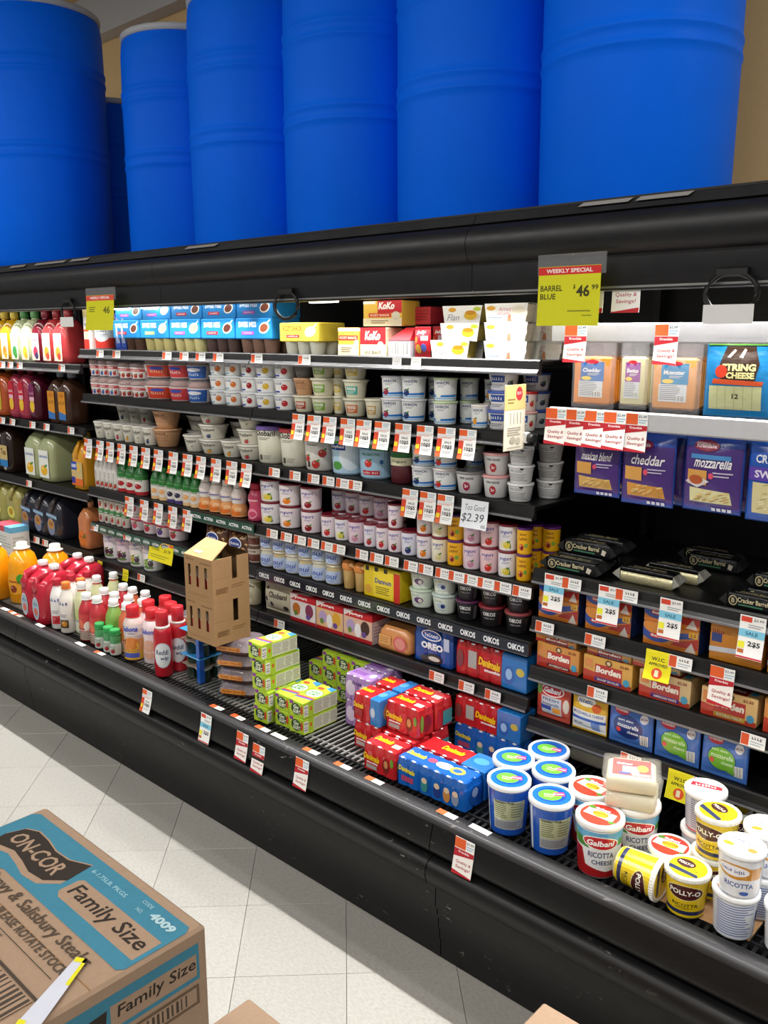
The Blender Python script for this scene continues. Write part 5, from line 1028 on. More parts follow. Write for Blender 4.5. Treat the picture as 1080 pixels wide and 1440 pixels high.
def kras(bl, leaf):
    def f(p):
        p.rect(-.070, .006, .070, .122, '#3f6cb8')
        if leaf: p.ell(-.006, .052, .046, .034, '#1f3f84', 20); p.ell(-.006, .052, .043, .031, '#6fb02c', 20); p.poly([(-.01, .03), (.036, .012), (.034, .05)], '#6fb02c'); tc = '#d9ecb8'
        else: p.ell(-.006, .056, .050, .034, '#1d2f6c', 20); tc = '#e9ecf4'
        p.ell(-.028, .100, .026, .013, '#c2283c', 16); p.text('Krasdale', -.028, .100, .042, .009, '#f2dede', .03); p.text('part skim', -.012, .074, .05, .008, tc, .02); p.text('mozzarella', -.004, .060, .070, .012, tc, .02, .1); p.text('cheese', .012, .044, .036, .009, tc, .02, .1); p.ell(-.036, .044, .008, .007, '#d8453c'); p.ell(.046, .090, .013, .013, '#d8d9de', 14); p.text('$3.99', .046, .090, .020, .006, '#7a3a34', .02); p.barcode(.034, .014, .060, .044, 7)
    return f
pouch('kras_dark', 'shredded_cheese_pouch', .145, .128, .03, '#3f6cb8', kras('#1d2f6c', False), cat='cheese', foot=0); pouch('kras_green', 'shredded_cheese_pouch', .145, .128, .03, '#3f6cb8', kras('#6fb02c', True), cat='cheese')
# hanging bags: header with a punched hole is read as the top seal
def sliced(key, w, h, bagc, cheesec, labc, word, wf=.8):
    m = MB(); m.box(-w*.43, -.010, .010, w*.43, .010, h*.76, cheesec, .006)
    for i in range(4): m.box(-w*.42+i*.004, .0105+i*.006, .012+i*.003, w*.42+i*.003, .016+i*.007, h*.74-i*.004, cheesec, .002)
    b = MB()
    def th(x, z): return .002+.013*max(0, 1-(2*x/w)**4)**.4*min(1, 1.6*(1-z/h))**.6
    nx, nz = 12, 14
    for sg in (-1, 1):
        b.add([(-w/2+w*i/nx, (-1 if sg < 0 else 3.0)*th(-w/2+w*i/nx, h*j/nz)*(1+.10*math.sin(i*2.1+j*1.7)), h*j/nz) for j in range(nz+1) for i in range(nx+1)], [(j*(nx+1)+i, j*(nx+1)+i+1, (j+1)*(nx+1)+i+1, (j+1)*(nx+1)+i) for j in range(nz) for i in range(nx)], '#e6e6ec', True)
    q = MB(); p = Print(); p.rect(-w*.30, h*.16, w*.26, h*.40, '#dadcde'); p.lines(-w*.28, h*.18, w*.20, h*.39, 8, '#8a8c90'); p.barcode(.005, h*.17, w*.24, h*.25, 7)
    p.rect(-w*.26, h*.40, w*.28, h*.68, labc); p.ell(-w*.12, h*.44, w*.12, h*.03, '#e8c83a', 12); p.text(word, .0, h*.56, w*.42, h*.06, '#f2f2ee', .03, .1); p.lines(-w*.1, h*.48, w*.18, h*.52, 2, '#e9e6e0'); p.ell(0, h*.68, w*.16, h*.03, '#c2283c', 14); p.to(q, on_front(-.0105))
    proto(key, 'sliced_cheese_bag', 'cheese', w, .06, h, [('cheese_slices', m, 'plastic'), ('label', q, 'paper'), ('clear_bag', b, 'clear_film')])
sliced('bag_cheddar', .13, .20, '#d9d9d9', '#d9862c', '#2f6ab0', 'Cheddar'); sliced('bag_swiss', .09, .20, '#d9d9d9', '#d6cf9e', '#8a2a8a', 'Swiss'); sliced('bag_muenster', .15, .205, '#d9d9d9', '#dc9a52', '#1f84b4', 'Muenster')
def stringch():
    w, h = .19, .215; q = None
    pouch('string_cheese', 'string_cheese_pouch', w, h, .035, '#1f7cb8', lambda p: (p.rect(-.078, .022, .070, .088, '#cfd3a0'), [p.rect(-.078+i*.0247, .022, -.0765+i*.0247, .088, '#a8ad80') for i in range(1, 6)], p.text('12', .0, .060, .018, .014, '#2a2a2a', .02), p.poly([(-.045, .10), (.050, .10), (.060, .15), (.045, .198), (-.035, .198), (-.050, .15)], '#3c2a20'), p.text('STRING', .004, .140, .095, .020, '#efe6a0', .05), p.text('CHEESE', .010, .118, .078, .018, '#efe6a0', .05), p.poly([(-.070, .094), (.070, .090), (.074, .102), (-.066, .108)], '#d8562c'), p.ell(-.044, .128, .018, .018, '#e2432a', 14), p.rect(-.09, .200, .09, .2145, '#5c9a3c'), p.poly([(-.03, .168), (-.012, .190), (-.006, .186), (-.022, .166)], '#d9d2bc'), p.poly([(.004, .168), (.016, .192), (.022, .188), (.014, .166)], '#d9d2bc')), cat='cheese')  # two pale streaks on the brown block are painted glare
stringch()
def shred(key, word, shc, w=.15, h=.175, col='#4a2f7a', extra=None):
    pouch(key, 'shredded_cheese_pouch', w, h, .04, '#2a4aa0', lambda p: (p.rect(-w*.48, h*.07, w*.48, h*.80, col), p.rect(-w*.48, .008, w*.48, h*.07, '#3f3a9c'), p.poly([(-w*.36, h*.12), (w*.36, h*.12), (w*.32, h*.27), (-w*.36, h*.30)], shc), [p.poly([(x-.006, z), (x+.008, z+.004), (x+.007, z+.006), (x-.007, z+.002)], c2) for x, z, c2 in ((random.Random(i).uniform(-w*.32, w*.30), random.Random(i*3+1).uniform(h*.13, h*.26), '#f0d48a' if i % 2 else '#b98a3a') for i in range(26))], p.rect(-w*.40, h*.34, -w*.05, h*.52, '#d9a052'), p.text(word, w*.04, h*.62, w*.62, h*.13, '#f2eef4', .02, .25), p.lines(w*.05, h*.44, w*.38, h*.52, 2, '#c9bcd8'), p.ell(w*.02, h*.46, w*.045, w*.045, '#d8506a', 12), p.ell(-w*.1, h*.82, w*.22, h*.07, '#8a2440', 16), p.text('Krasdale', -w*.1, h*.82, w*.34, h*.05, '#e6c8d0', .03), [p.rect(w*(.02+.09*i), h*.025, w*(.085+.09*i), h*.065, '#d9dae6') for i in range(4)], extra(p) if extra else 0), cat='cheese')
shred('sh_mex', 'mexican blend', '#dcae5a'); shred('sh_ched', 'cheddar', '#d8973a', w=.165, h=.18); shred('sh_mozz', 'mozzarella', '#e0dba8', w=.17, h=.205, extra=lambda p: (p.rect(-.06, .135, .055, .146, '#4a8ac8'), p.poly([(-.075, .075), (-.035, .062), (.0, .080), (-.04, .095)], '#d9d2d4'), p.ell(-.04, .082, .022, .012, '#b5582c', 12)))
pouch('sh_swiss', 'shredded_cheese_pouch', .18, .21, .04, '#2456b4', lambda p: (p.rect(-.07, .02, .07, .095, '#d9cf9a'), [p.poly([(x-.006, z), (x+.010, z+.004), (x+.009, z+.007), (x-.007, z+.002)], '#efe8c4' if i % 2 else '#b8ad72') for i, (x, z) in enumerate((random.Random(i).uniform(-.06, .06), random.Random(i*5+2).uniform(.025, .09)) for i in range(26))], p.rect(-.085, .100, .085, .132, '#5a3fa8'), p.text('SWISS', -.02, .116, .09, .018, '#e2dcf0', .03), p.text('CRYSTAL', -.01, .152, .11, .020, '#dfe6f4', .03)), cat='cheese')
# wedge tray on the pile: white mozzarella blocks in film
m = MB(); m.loft([rrect(-.055, -.05, .055, .05, .008, 0), rrect(-.060, -.054, .060, .054, .010, .006), rrect(-.058, -.052, .058, .052, .012, .034), rrect(-.050, -.046, .050, .046, .012, .041)], '#d6cfb2')
q = MB(); p = Print(); p.rect(-.046, -.042, .046, .042, '#c83a3c'); p.ell(-.018, .018, .024, .012, '#d22a3c'); p.text('Galbani', -.018, .018, .038, .010, '#ffffff', .04); p.rect(-.022, -.026, .018, .006, '#c9d2e2'); p.ell(.026, .0, .014, .018, '#e2b83a'); p.rect(-.030, -.038, -.004, -.026, '#3a3f9a'); p.rect(.0, -.04, .044, -.028, '#e6c8c0'); p.to(q, on_top(.0415)); f = MB(); f.loft([rrect(-.0615, -.0555, .0615, .0555, .010, .004), rrect(-.070, -.062, .070, .062, .012, .043), rrect(-.055, -.05, .055, .05, .01, .0445)], '#e6e2d6')
proto('mozz_block', 'mozzarella_block', 'cheese', .125, .11, .042, [('cheese_block', m, 'plastic'), ('label', q, 'gloss'), ('film_wrap', f, 'clear_film')])
m = MB(); m.loft([rrect(-.055, -.05, .055, .05, .008, 0), rrect(-.060, -.054, .060, .054, .010, .006), rrect(-.058, -.052, .058, .052, .012, .034), rrect(-.050, -.046, .050, .046, .012, .041)], '#d3ccb0')
f = MB(); f.loft([rrect(-.0615, -.0555, .0615, .0555, .010, .004), rrect(-.070, -.062, .070, .062, .012, .0415)], '#e6e2d6', cap0=False); proto('mozz_plain', 'mozzarella_block', 'cheese', .125, .11, .042, [('cheese_block', m, 'plastic'), ('film_wrap', f, 'clear_film')])
# ================================================================== PLACEMENT ON THE SHELVES
LOC = {'S1': 'dessert shelf', 'S2': 'second yogurt shelf', 'S3': 'third yogurt shelf', 'S4': 'fourth yogurt shelf', 'S5': 'fifth yogurt shelf', 'S6': 'lowest yogurt shelf',
       'L1': 'top juice shelf', 'L2': 'second juice shelf', 'L3': 'third juice shelf', 'L4': 'lowest juice shelf',
       'K3': 'black top cheese shelf', 'K4': 'second cheese shelf', 'K5': 'third cheese shelf', 'K6': 'lowest cheese shelf'}
ABOVE = {'S1': 1.88, 'S2': 1.632, 'S3': 1.430, 'S4': 1.226, 'S5': .994, 'S6': .824, 'L1': 1.88, 'L2': 1.561, 'L3': 1.269, 'L4': .959, 'K3': 1.47, 'K4': 1.046, 'K5': .905, 'K6': .756}
TIER = {1: [''], 2: ['bottom', 'top'], 3: ['bottom', 'middle', 'top']}
CH = math.sqrt(1)
def depth_at(x, y, z): return _cp*(_fh[0]*x+_fh[1]*y)-_sp*(z-CAMH)
def run(sh, keys, u0, u1, n, hp, phrase, tiers=1, dy=0.0, jit=.0, jr=.0, zoff=0.0, pos=None):
    """n columns between photo columns u0 and u1 on shelf sh, each hp photo pixels tall a tier; keys: prototype(s), cycled along the run or given per tier"""
    z0 = ZS[sh]-.0035+zoff; rnd = random.Random(int(u0*7+n)); bytier = isinstance(keys, tuple); keys = [keys] if isinstance(keys, str) else keys
    P = PROTO[keys[0]]
    lo, hi = {'S': (-3.772, -1.316), 'L': (-9, -3.784), 'K': (-1.304, 9)}[sh[0]]
    rnd_ = any(k_ in P['name'] for k_ in ('cup', 'bottle', 'tub', 'jar'))
    w0 = XU(u1, 2.09+dy, z0+.03)-XU(u0, 2.09+dy, z0+.03); yq = 2.084+dy+(P['d']*min(w0/n/P['w'], 1.25)/2 if rnd_ else 0)
    xa, xb = XU(u0, yq, z0+.03), XU(u1, yq, z0+.03)
    if xb > hi and dy > .05: xa -= xb-hi
    xa, xb = max(xa, lo), min(xb, hi); pitch = (xb-xa)/n; sx = pitch*.965/P['w']; yc = 2.084+dy+P['d']*min(sx, 1.25)/2
    for i in range(n):
        x = xa+pitch*(i+.5); dz = depth_at(xa+pitch*n/2, yc, z0+.05)
        nt = tiers[i] if isinstance(tiers, list) else tiers; z = z0
        for t in range(nt):
            key = keys[min(t, len(keys)-1)] if bytier else keys[i % len(keys)]; Q = PROTO[key]
            hz = min(hp*dz/FPX/.985, (ABOVE[sh]-.004-z0)/nt-.0008); sz = hz/Q['h']
            lab = phrase+(', %s from left' % ORD[i] if n > 1 else '')+(', %s tier' % TIER[nt][t] if nt > 1 else '')+(' ' if pos else ', ')+(pos or LOC[sh])
            if z+hz > ABOVE[sh]: print('HITS SHELF ABOVE', sh, lab, round(z+hz-ABOVE[sh], 3))
            spawn(key, (x+rnd.uniform(-jit, jit), yc+rnd.uniform(0, jit*1.5), z+.0006), rnd.uniform(-jr, jr), lab.strip(), phrase+'s on the '+LOC[sh], (sx, min(sx, 1.25), sz))
            z += hz+.0008
# --- dessert shelf
run('S1', 'whip_carton', 116, 126, 1, 54, 'white, yellow and red cream carton')
run('S1', 'whip_tub', 141, 160, 1, 46, 'silver and red whipped topping tub')
run('S1', 'blue_pouch', 161, 176, 2, 50, 'royal blue topping pouch')
run('S1', ['pud_choc', 'pud_tapioca', 'pud_vanilla', 'pud_dark', 'pud_milk'], 179, 404, 5, 44, 'blue-sleeved pudding cup pack')
run('S1', ['slv_a', 'slv_b', 'slv_c', 'slv_c', 'slv_d'], 181, 404, 5, 24, 'upper blue pudding carton stacked above cups', zoff=.1265, dy=.004)
run('S1', 'tapioca_pack', 412, 468, 1, 43, 'yellow-sleeved tapioca pack with white cups')
run('S1', 'kozy_tub', 475, 505, 1, 38, 'yellow rice pudding carton with white top')
run('S1', 'koko', 506, 543, 1, 39, 'red and cream pudding carton')
run('S1', 'koko_wide', 510, 566, 1, 34, 'wide yellow and red pudding carton stacked on top', zoff=.096, dy=.02)
run('S1', 'red_gable', 545, 577, 1, 40, 'red gable-topped carton showing a barcode')
run('S1', 'gel_bag', 579, 602, 1, 42, 'red glossy gelatin bag')
run('S1', 'gel_top', 571, 618, 1, 24, 'red gelatin cup pack stacked behind', dy=.085, zoff=.1)
run('S1', 'gel_bag', 604, 626, 1, 42, 'second red gelatin bag pushed back behind flan', dy=.085)
run('S1', 'flan', 604, 661, 1, 24.5, 'bottom flan dessert pack of three'); run('S1', 'flan', 618, 675, 1, 24.5, 'middle flan dessert pack of three', zoff=.0505, dy=.012); run('S1', 'flan', 621, 679, 1, 24.5, 'top flan dessert pack of three', zoff=.1005, dy=.022)
run('S1', 'rice', 679, 742, 1, 25, 'white rice pudding pack', 3)
run('S1', 'rice', 748, 812, 1, 25, 'rear rice pudding pack', 3, dy=.10)
# --- second shelf
run('S2', 'pf_straw', 124, 173, 3, 25.5, 'berry print parfait cup with clear lid', 2); run('S2', 'pf_cherry', 174, 209, 2, 25, 'cherry print parfait cup with clear lid', 2)
run('S2', 'pf_orange', 210, 244, 1, 29, 'orange label yogurt topping cup', 2); run('S2', 'pf_red', 246, 270, 1, 32, 'red label yogurt topping cup', 2); run('S2', 'pf_blue', 271, 295, 1, 32, 'blue label yogurt topping cup', 2)
run('S2', 'sn_dot', 301, 343, 2, 20, 'white snack cup with orange dot', 3); run('S2', 'sn_cherry', 344, 364, 1, 20.5, 'white snack cup with cherry', 3); run('S2', 'sn_banana', 365, 390, 1, 21, 'white snack cup with banana', 3); run('S2', 'sn_straw', 391, 416, 1, 21.5, 'white snack cup with strawberry', 3)
run('S2', ('no_red', 'tan_cup', 'smoke_cup'), 417, 441, 1, 23, 'cup in the mixed tan stack', 3); run('S2', 'no_green', 442, 469, 1, 24, 'cream cup with green label', 3)
run('S2', 'no_yellow', 470, 486, 1, 24, 'narrow cream cup pushed back', 3, dy=.05)
run('S2', ('no_orange', 'no_teal', 'no_yellow'), 487, 515, 1, 25, 'cream cup of the mixed colour stack', 3); run('S2', 'no_tan', 516, 538, 1, 27, 'cream cup with tan label', 1)
run('S2', 'dan_rasp', 540, 567, 1, 30, 'raspberry yogurt cup', 2); run('S2', 'dan_blueberry', 568, 597, 1, 31, 'blueberry yogurt cup', 2); run('S2', 'dan_plain', 612, 641, 1, 32, 'plain yogurt cup with green lid', 2)
run('S2', 'dan_blueberry', 604, 628, 1, 30, 'rear blueberry yogurt cup', 2, dy=.085); run('S2', 'dan_plain', 648, 672, 1, 31, 'rear plain yogurt cup', 2, dy=.085); run('S2', 'dan_peach', 664, 686, 1, 32, 'peach yogurt cup'); run('S2', 'dan_peach', 682, 704, 1, 31, 'rear shaded peach yogurt cup', 2, dy=.10)
run('S2', 'farm_blue', 688, 727, 1, 26, 'white cup with blue lid', 3); run('S2', 'farm_blue', 735, 772, 1, 25, 'rear white cup with blue lid', 3, dy=.10); run('S2', ('farm_straw', 'farm_red'), 728, 754, 1, 27, 'strawberry cup with red lid beside info sign', 2, dy=.02)
# --- third shelf
run('S3', ['chob_plain', 'chob_plain', 'chob_straw', 'chob_peach', 'chob_plain', 'chob_blue'], 128, 222, 6, 24, 'small white greek yogurt cup'); run('S3', 'tan_cup', 224, 249, 1, 25, 'tan coffee yogurt cup', 2)
run('S3', ['chob_blue', 'chob_plain', 'chob_straw'], 160, 222, 3, 21, 'rear shaded greek yogurt cup', 2, dy=.12); run('S3', ['chob_plain', 'chob_blue'], 270, 300, 1, 21, 'shaded greek yogurt cup behind tan cups', 2, dy=.12)
run('S3', 'chob_plain', 265, 287, 1, 23, 'low white greek yogurt cup right of tan cups'); run('S3', ('chob_peach', 'chob_blue', 'chob_straw'), 288, 316, 1, 20.3, 'greek yogurt cup in first tall stack', 3); run('S3', 'chob_peach', 317, 340, 1, 23, 'low greek yogurt cup between tall stacks'); run('S3', ('chob_straw', 'chob_straw', 'chob_plain'), 341, 368, 1, 21, 'greek yogurt cup in second tall stack', 3)
run('S3', 'chob_plain', 330, 352, 1, 21, 'shaded greek yogurt cup behind tall stacks', 2, dy=.12)
run('S3', ['ch_vanilla', 'ch_plain', 'ch_straw'], 369, 470, 3, 53, 'large greek yogurt tub'); run('S3', ['st_plain', 'st_straw'], 472, 551, 2, 54, 'pale blue organic yogurt tub'); run('S3', 'jar_red', 552, 581, 1, 50, 'dark red layered jar with green top')
run('S3', 'dan_blueberry', 582, 611, 1, 29, 'blueberry yogurt cup', 2); run('S3', 'dan_straw', 612, 642, 1, 30, 'strawberry yogurt cup', 2); run('S3', 'dan_plain', 655, 680, 1, 30, 'rear plain yogurt cup', 2, dy=.09)
run('S3', 'tg_cherry', 644, 680, 1, 31, 'grey cherry greek yogurt cup'); run('S3', 'tg_red', 681, 715, 1, 31, 'grey cup with red heart', 2); run('S3', 'tg_cherry', 700, 730, 1, 30, 'rear grey greek yogurt cup', 2, dy=.10); run('S3', 'tg_white', 716, 749, 1, 25, 'low white greek yogurt cup', 3); run('S3', 'tg_white', 756, 790, 1, 25, 'rear low white greek yogurt cup', 3, dy=.10)
# --- fourth shelf
run('S4', 'slim_white', 129, 169, 5, 45, 'slim white drinkable yogurt bottle'); run('S4', 'act_pom', 170, 206, 3, 46, 'green-capped bottle with red base'); run('S4', 'act_peachd', 217, 239, 2, 46, 'green-capped bottle with yellow base'); run('S4', 'act_blued', 239, 260, 2, 46, 'green-capped bottle with purple base'); run('S4', 'act_peachd', 261, 283, 2, 47, 'green-capped peach bottle near orange bottles')
run('S4', 'dan_bottle', 284, 345, 4, 47, 'orange peach drinkable yogurt bottle'); run('S4', 'pink_bottle', 353, 369, 1, 52, 'pink drinkable yogurt bottle')
run('S4', 'yo_pina', 372, 394, 1, 31, 'pineapple yogurt cup left of orange', 2); run('S4', 'yo_orange', 398, 421, 1, 31, 'orange print yogurt cup with raspberry neighbour', 2); run('S4', 'yo_cherry', 428, 450, 1, 32, 'cherry yogurt cup', 2)
for i, (k, a, b, t, nm) in enumerate([('yo_straw', 455, 473, 1, 'pale strawberry'), ('yo_lime', 474, 492, 1, 'lime and banana'), ('yo_pink', 493, 513, 1, 'plain pink back-turned'), ('yo_rasp', 514, 530, 1, 'raspberry'), ('yo_straw', 531, 547, 1, 'strawberry'), ('yo_cherry', 548, 566, 2, 'apple cherry'), ('yo_blue', 567, 587, 1, 'blueberry'),
                                  ('yo_orange', 588, 608, 2, 'mandarin orange'), ('yo_vanilla', 609, 630, 2, 'vanilla'), ('yo_yellow', 631, 652, 2, 'yellow papaya'), ('yo_pink', 653, 676, 2, 'pink plain-sided'), ('yo_red', 677, 701, 2, 'red strawberry'), ('yo_pina', 702, 726, 2, 'pineapple coconut'), ('yo_yellow', 727, 747, 2, 'yellow guava')]):
    run('S4', k, a, b, 1, 32+i*.42, nm+' yogurt cup', t)
run('S4', ['yo_rasp', 'yo_cherry', 'yo_straw', 'yo_pink', 'yo_cherry'], 470, 570, 5, 31, 'shaded rear yogurt cup', 2, dy=.085); run('S4', ['yo_yellow'], 754, 800, 2, 34, 'rear yellow yogurt cup', 2, dy=.10)
run('S4', ['yo_yellow', 'yo_pink'], 600, 644, 2, 33, 'hidden rear yogurt cup', 2, dy=.09)
# --- fifth shelf
run('S5', ['act_straw', 'act_cherry', 'act_straw', 'act_red', 'act_straw'], 137, 184, 5, 19, 'small green probiotic yogurt cup', 2); run('S5', ['actb_pink', 'actb_red', 'actb_purple', 'actb_red'], 190, 262, 4, 26, 'pink probiotic yogurt cup', 2)
run('S5', 'granola', 284, 348, 2, 40, 'brown nutty granola yogurt bag'); run('S5', 'act_brown', 352, 369, 1, 23, 'brown-lidded yogurt cup', 2)
run('S5', ['oui_white', 'oui_tan', 'oui_white', 'oui_tan', 'oui_white', 'oui_tan'], 371, 482, 6, 26.5, 'small blue-label glass yogurt jar', 2); run('S5', 'caramel', 484, 517, 2, 41, 'caramel dessert cup with orange cover'); run('S5', 'yellow_pack', 526, 578, 1, 44, 'yellow custard cup pack')
run('S5', 'gr_green', 580, 610, 1, 26, 'pale green greek yogurt cup', 2); run('S5', 'gr_blue', 611, 642, 1, 27, 'pale blueberry greek yogurt cup', 2); run('S5', 'oik_purple', 644, 674, 1, 28, 'black greek yogurt cup with purple lid', 2); run('S5', 'oik_red', 676, 710, 1, 29, 'black greek yogurt cup with red lid', 2); run('S5', ('oik_rose', 'oik_black'), 712, 746, 1, 30, 'black greek yogurt cup at the shelf end', 2)
# --- lowest shelf
run('S6', ['la_white', 'la_pink', 'la_green', 'la_plain'], 143, 230, 4, 41, 'large fruit yogurt tub'); run('S6', 'cream_tub', 350, 366, 1, 38, 'small cream-coloured tub'); run('S6', 'chob_bag', 367, 406, 1, 42, 'cream spotted yogurt pouch'); run('S6', ['red4_a', 'red4_b', 'red4_c'], 408, 524, 3, 41, 'red kids yogurt four-pack'); run('S6', 'peach_pack', 527, 578, 1, 36, 'peach fruit yogurt pack'); run('S6', 'cookie_pack', 580, 636, 1, 55, 'royal blue cookie yogurt drink pack'); run('S6', 'dani_mix', 638, 742, 1, 50, 'long red and blue yogurt drink pack')
# --- juices
run('L1', ['j_darkred', 'j_yellow', 'j_yellow', 'j_lime', 'j_lemon', 'j_berry', 'j_mango', 'j_mango'], -8, 109, 8, 68, 'square fruit juice bottle')
run('L2', 'j_orange2', -4, 26, 2, 72, 'orange punch bottle'); run('L2', 'j_pink2', 28, 56, 2, 72, 'pink punch bottle'); run('L2', 'j_purple2', 57, 72, 1, 72, 'dark purple punch bottle'); run('L2', 'j_brown2', 83, 113, 2, 72, 'brown iced tea bottle')
run('L3', 'j_dark3', -10, 32, 3, 76, 'dark tea bottle with blue label band'); run('L3', 'j_lemonade', 34, 73, 2, 78, 'pale green lemonade jug'); run('L3', 'j_sunny', 101, 118, 1, 78, 'orange drink jug with blue label')
run('L4', 'j_yellow4', -12, 27, 2, 66, 'yellow lemonade jug'); run('L4', 'j_dark4', 29, 84, 3, 66, 'dark iced tea jug'); run('L4', 'j_orange4', 109, 124, 1, 66, 'pale orange drink jug')
# --- cheese shelves
run('K3', 'log', 761, 846, 1, 20, 'front black foil cheese block of left stack'); run('K3', 'log', 776, 856, 1, 20, 'second black foil cheese block of left stack', dy=.066, zoff=.0); run('K3', 'log', 786, 866, 1, 20, 'upper black foil cheese block of left stack', dy=.066, zoff=.0395)
run('K3', 'log', 800, 880, 1, 20, 'rear lower black foil cheese block of left stack', dy=.132); run('K3', 'log', 804, 884, 1, 20, 'rear upper black foil cheese block of left stack', dy=.132, zoff=.0395)
run('K3', 'log_white', 864, 955, 1, 21, 'white-sided cheese block lying in mid shelf', dy=.035); run('K3', 'log_white', 905, 990, 1, 21, 'white-sided cheese block behind another', dy=.125); run('K3', 'log', 960, 1045, 1, 20, 'black foil cheese block far back', dy=.30); run('K3', 'log', 955, 1040, 1, 20, 'black foil cheese block farthest back, stacked', dy=.36, zoff=.0)
run('K3', 'log', 1014, 1108, 1, 22, 'black foil cheese block at the right edge'); run('K3', 'log', 1042, 1130, 1, 22, 'black foil cheese block behind right edge one', dy=.066); run('K3', 'log', 1052, 1140, 1, 22, 'upper black foil cheese block at right edge', dy=.066, zoff=.0405)
for i, (a, b) in enumerate([(753, 814), (822, 888), (903, 984)]):
    run('K4', 'kraft', a, b, 1, 33+i*2, ORD[i]+' sliced cheese stack from left', 2)
run('K4', 'orange_block', 996, 1073, 1, 60, 'orange cheese block pack'); run('K4', 'orange_block', 1078, 1160, 1, 60, 'cut-off orange cheese block pack at frame edge')
for i, (k, a, b) in enumerate([('bord_a', 753, 815), ('bord_b', 819, 890), ('bord_c', 897, 972), ('bord_d', 984, 1066)]):
    run('K5', k, a, b, 1, 35+i*2.0, ORD[i]+' cheese singles pack from the left', pos='on third cheese shelf')
run('K5', 'bord_a', 1072, 1150, 1, 50, 'cut-off cheese singles pack at frame edge')
for i, (k, a, b, z) in enumerate([('bord_a', 756, 822, .0), ('bord_b', 828, 898, 0), ('bord_c', 892, 966, .0)]):
    x0 = XU((a+b)/2, 2.12, .85); spawn(k, (x0, 2.136, .772+.0675+.0030*i), 0, ORD[i]+' cheese singles pack lying atop the third cheese shelf row', 'cheese singles packs lying on top', (1, 1, .36))
run('K6', 'galb_pouch', 751, 799, 1, 58, 'red mozzarella pouch', dy=-.005); run('K6', 'mozz_yellow', 801, 851, 1, 58, 'yellow and white mozzarella pouch', dy=-.005)
for i, (k, a, b) in enumerate([('kras_dark', 853, 916), ('kras_green', 917, 982), ('kras_green', 983, 1050)]): run('K6', k, a, b, 1, 66+i*3, ['blue mozzarella pouch with dark oval', 'left blue pouch with green leaf', 'right blue pouch with green leaf'][i], dy=-.005)
# --- hanging bags on the white hook rails
def hang(key, u0, u1, v0, v1, y, label, n=3, dyy=.05):
    P = PROTO[key]; top = HIT((u0+u1)/2, v0, y=y); bot = HIT((u0+u1)/2, v1, y=y); xa = HIT(u0, v1, y=y).x; xb = HIT(u1, v1, y=y).x
    for i in range(n):
        spawn(key, ((xa+xb)/2+i*.004, y+.02+i*dyy, bot.z), random.Random(i+u0).uniform(-.05, .05), ('%s, %s one on its hook' % (label, ['front', 'second', 'third', 'fourth'][i])), label+' stack', ((xb-xa)/P['w'], 1, (top.z-bot.z)/P['h']), rx=0)
hang('bag_cheddar', 798, 858, 478, 574, 2.09, 'bag of orange cheddar slices', 3, .074); hang('bag_swiss', 865, 904, 478, 576, 2.09, 'narrow bag of pale swiss slices', 2, .074); hang('bag_muenster', 908, 978, 478, 582, 2.09, 'bag of orange-edged muenster slices', 4, .074); hang('string_cheese', 984, 1078, 478, 588, 2.09, 'blue string cheese pouch', 3); 
hang('string_cheese', 1082, 1180, 478, 590, 2.09, 'cut-off blue pouch at upper right', 1)
hang('sh_mex', 802, 866, 606, 698, 2.09, 'purple mexican blend shredded cheese pouch', 2); hang('sh_ched', 868, 942, 606, 712, 2.09, 'purple cheddar shredded cheese pouch', 4); hang('sh_mozz', 954, 1038, 606, 722, 2.09, 'purple mozzarella shredded cheese pouch', 2); hang('sh_swiss', 1042, 1135, 612, 738, 2.09, 'blue crystal swiss shredded cheese pouch', 1)

# ================================================================== THE DECK
def put(key, u, v, ztop=None, zb=None, label='', rz=0.0, group=None, sc=1.0, h=None, rx=0, ry=0):
    """stand a product so that the middle of its top (photo pixel u, v) or of its base is where the photo shows it"""
    P = PROTO[key]; hh = P['h']*sc
    base = DZ if zb is None else zb
    q = HIT(u, v, z=base+hh) if ztop is None else HIT(u, v, z=ztop)
    return spawn(key, (q.x, q.y, base+.0004), rz, label, group, (sc, sc, sc), rx, ry)
TUBS = [('tub_blue', -1.180, 1.777, 'front left blue yogurt tub showing nutrition panel', .25), ('tub_blue', -1.051, 1.777, 'front right blue yogurt tub showing nutrition panel', .45), ('tub_blue_front', -1.236, 1.880, 'middle left blue yogurt tub behind front pair', .2), ('tub_blue_front', -1.119, 1.897, 'middle right blue yogurt tub beside ricotta', .1), ('tub_blue_front', -1.191, 1.989, 'rear shaded blue yogurt tub under the shelf', 0),
        ('tub_galb', -.915, 1.778, 'front red and white ricotta tub at deck edge', .10), ('tub_galb', -.997, 1.884, 'second red and white ricotta tub behind the front one', -.1), ('tub_galb', -.879, 1.897, 'red and white ricotta tub under the mozzarella blocks', .15), ('tub_galb_small', -.772, 1.862, 'small short ricotta tub with red lid', .1), ('tub_galb', -.953, 1.990, 'rear shaded ricotta tub near the lowest cheese shelf', .3),
        ('tub_polly', -.690, 1.774, 'upright yellow ricotta tub at the deck front', -.05), ('tub_polly', -.672, 1.876, 'lower yellow ricotta tub of the stack of two', .6), ('tub_polly', -.719, 2.100, 'rear yellow ricotta tub under the shelf lip', .2), ('tub_white_back', -.582, 1.776, 'lower white ricotta tub with blue small print', .1), ('tub_white_back', -.564, 1.880, 'lower white ricotta tub behind the front stack', .5), ('tub_white', -.475, 1.790, 'white ricotta tub cut off by the right frame edge', .2),
        ('tub_grey', -.735, 1.957, 'lower grey tub of the rear stack', .8), ('tub_redblue', -.610, 2.110, 'tub with blue and red lid at right', 0)]
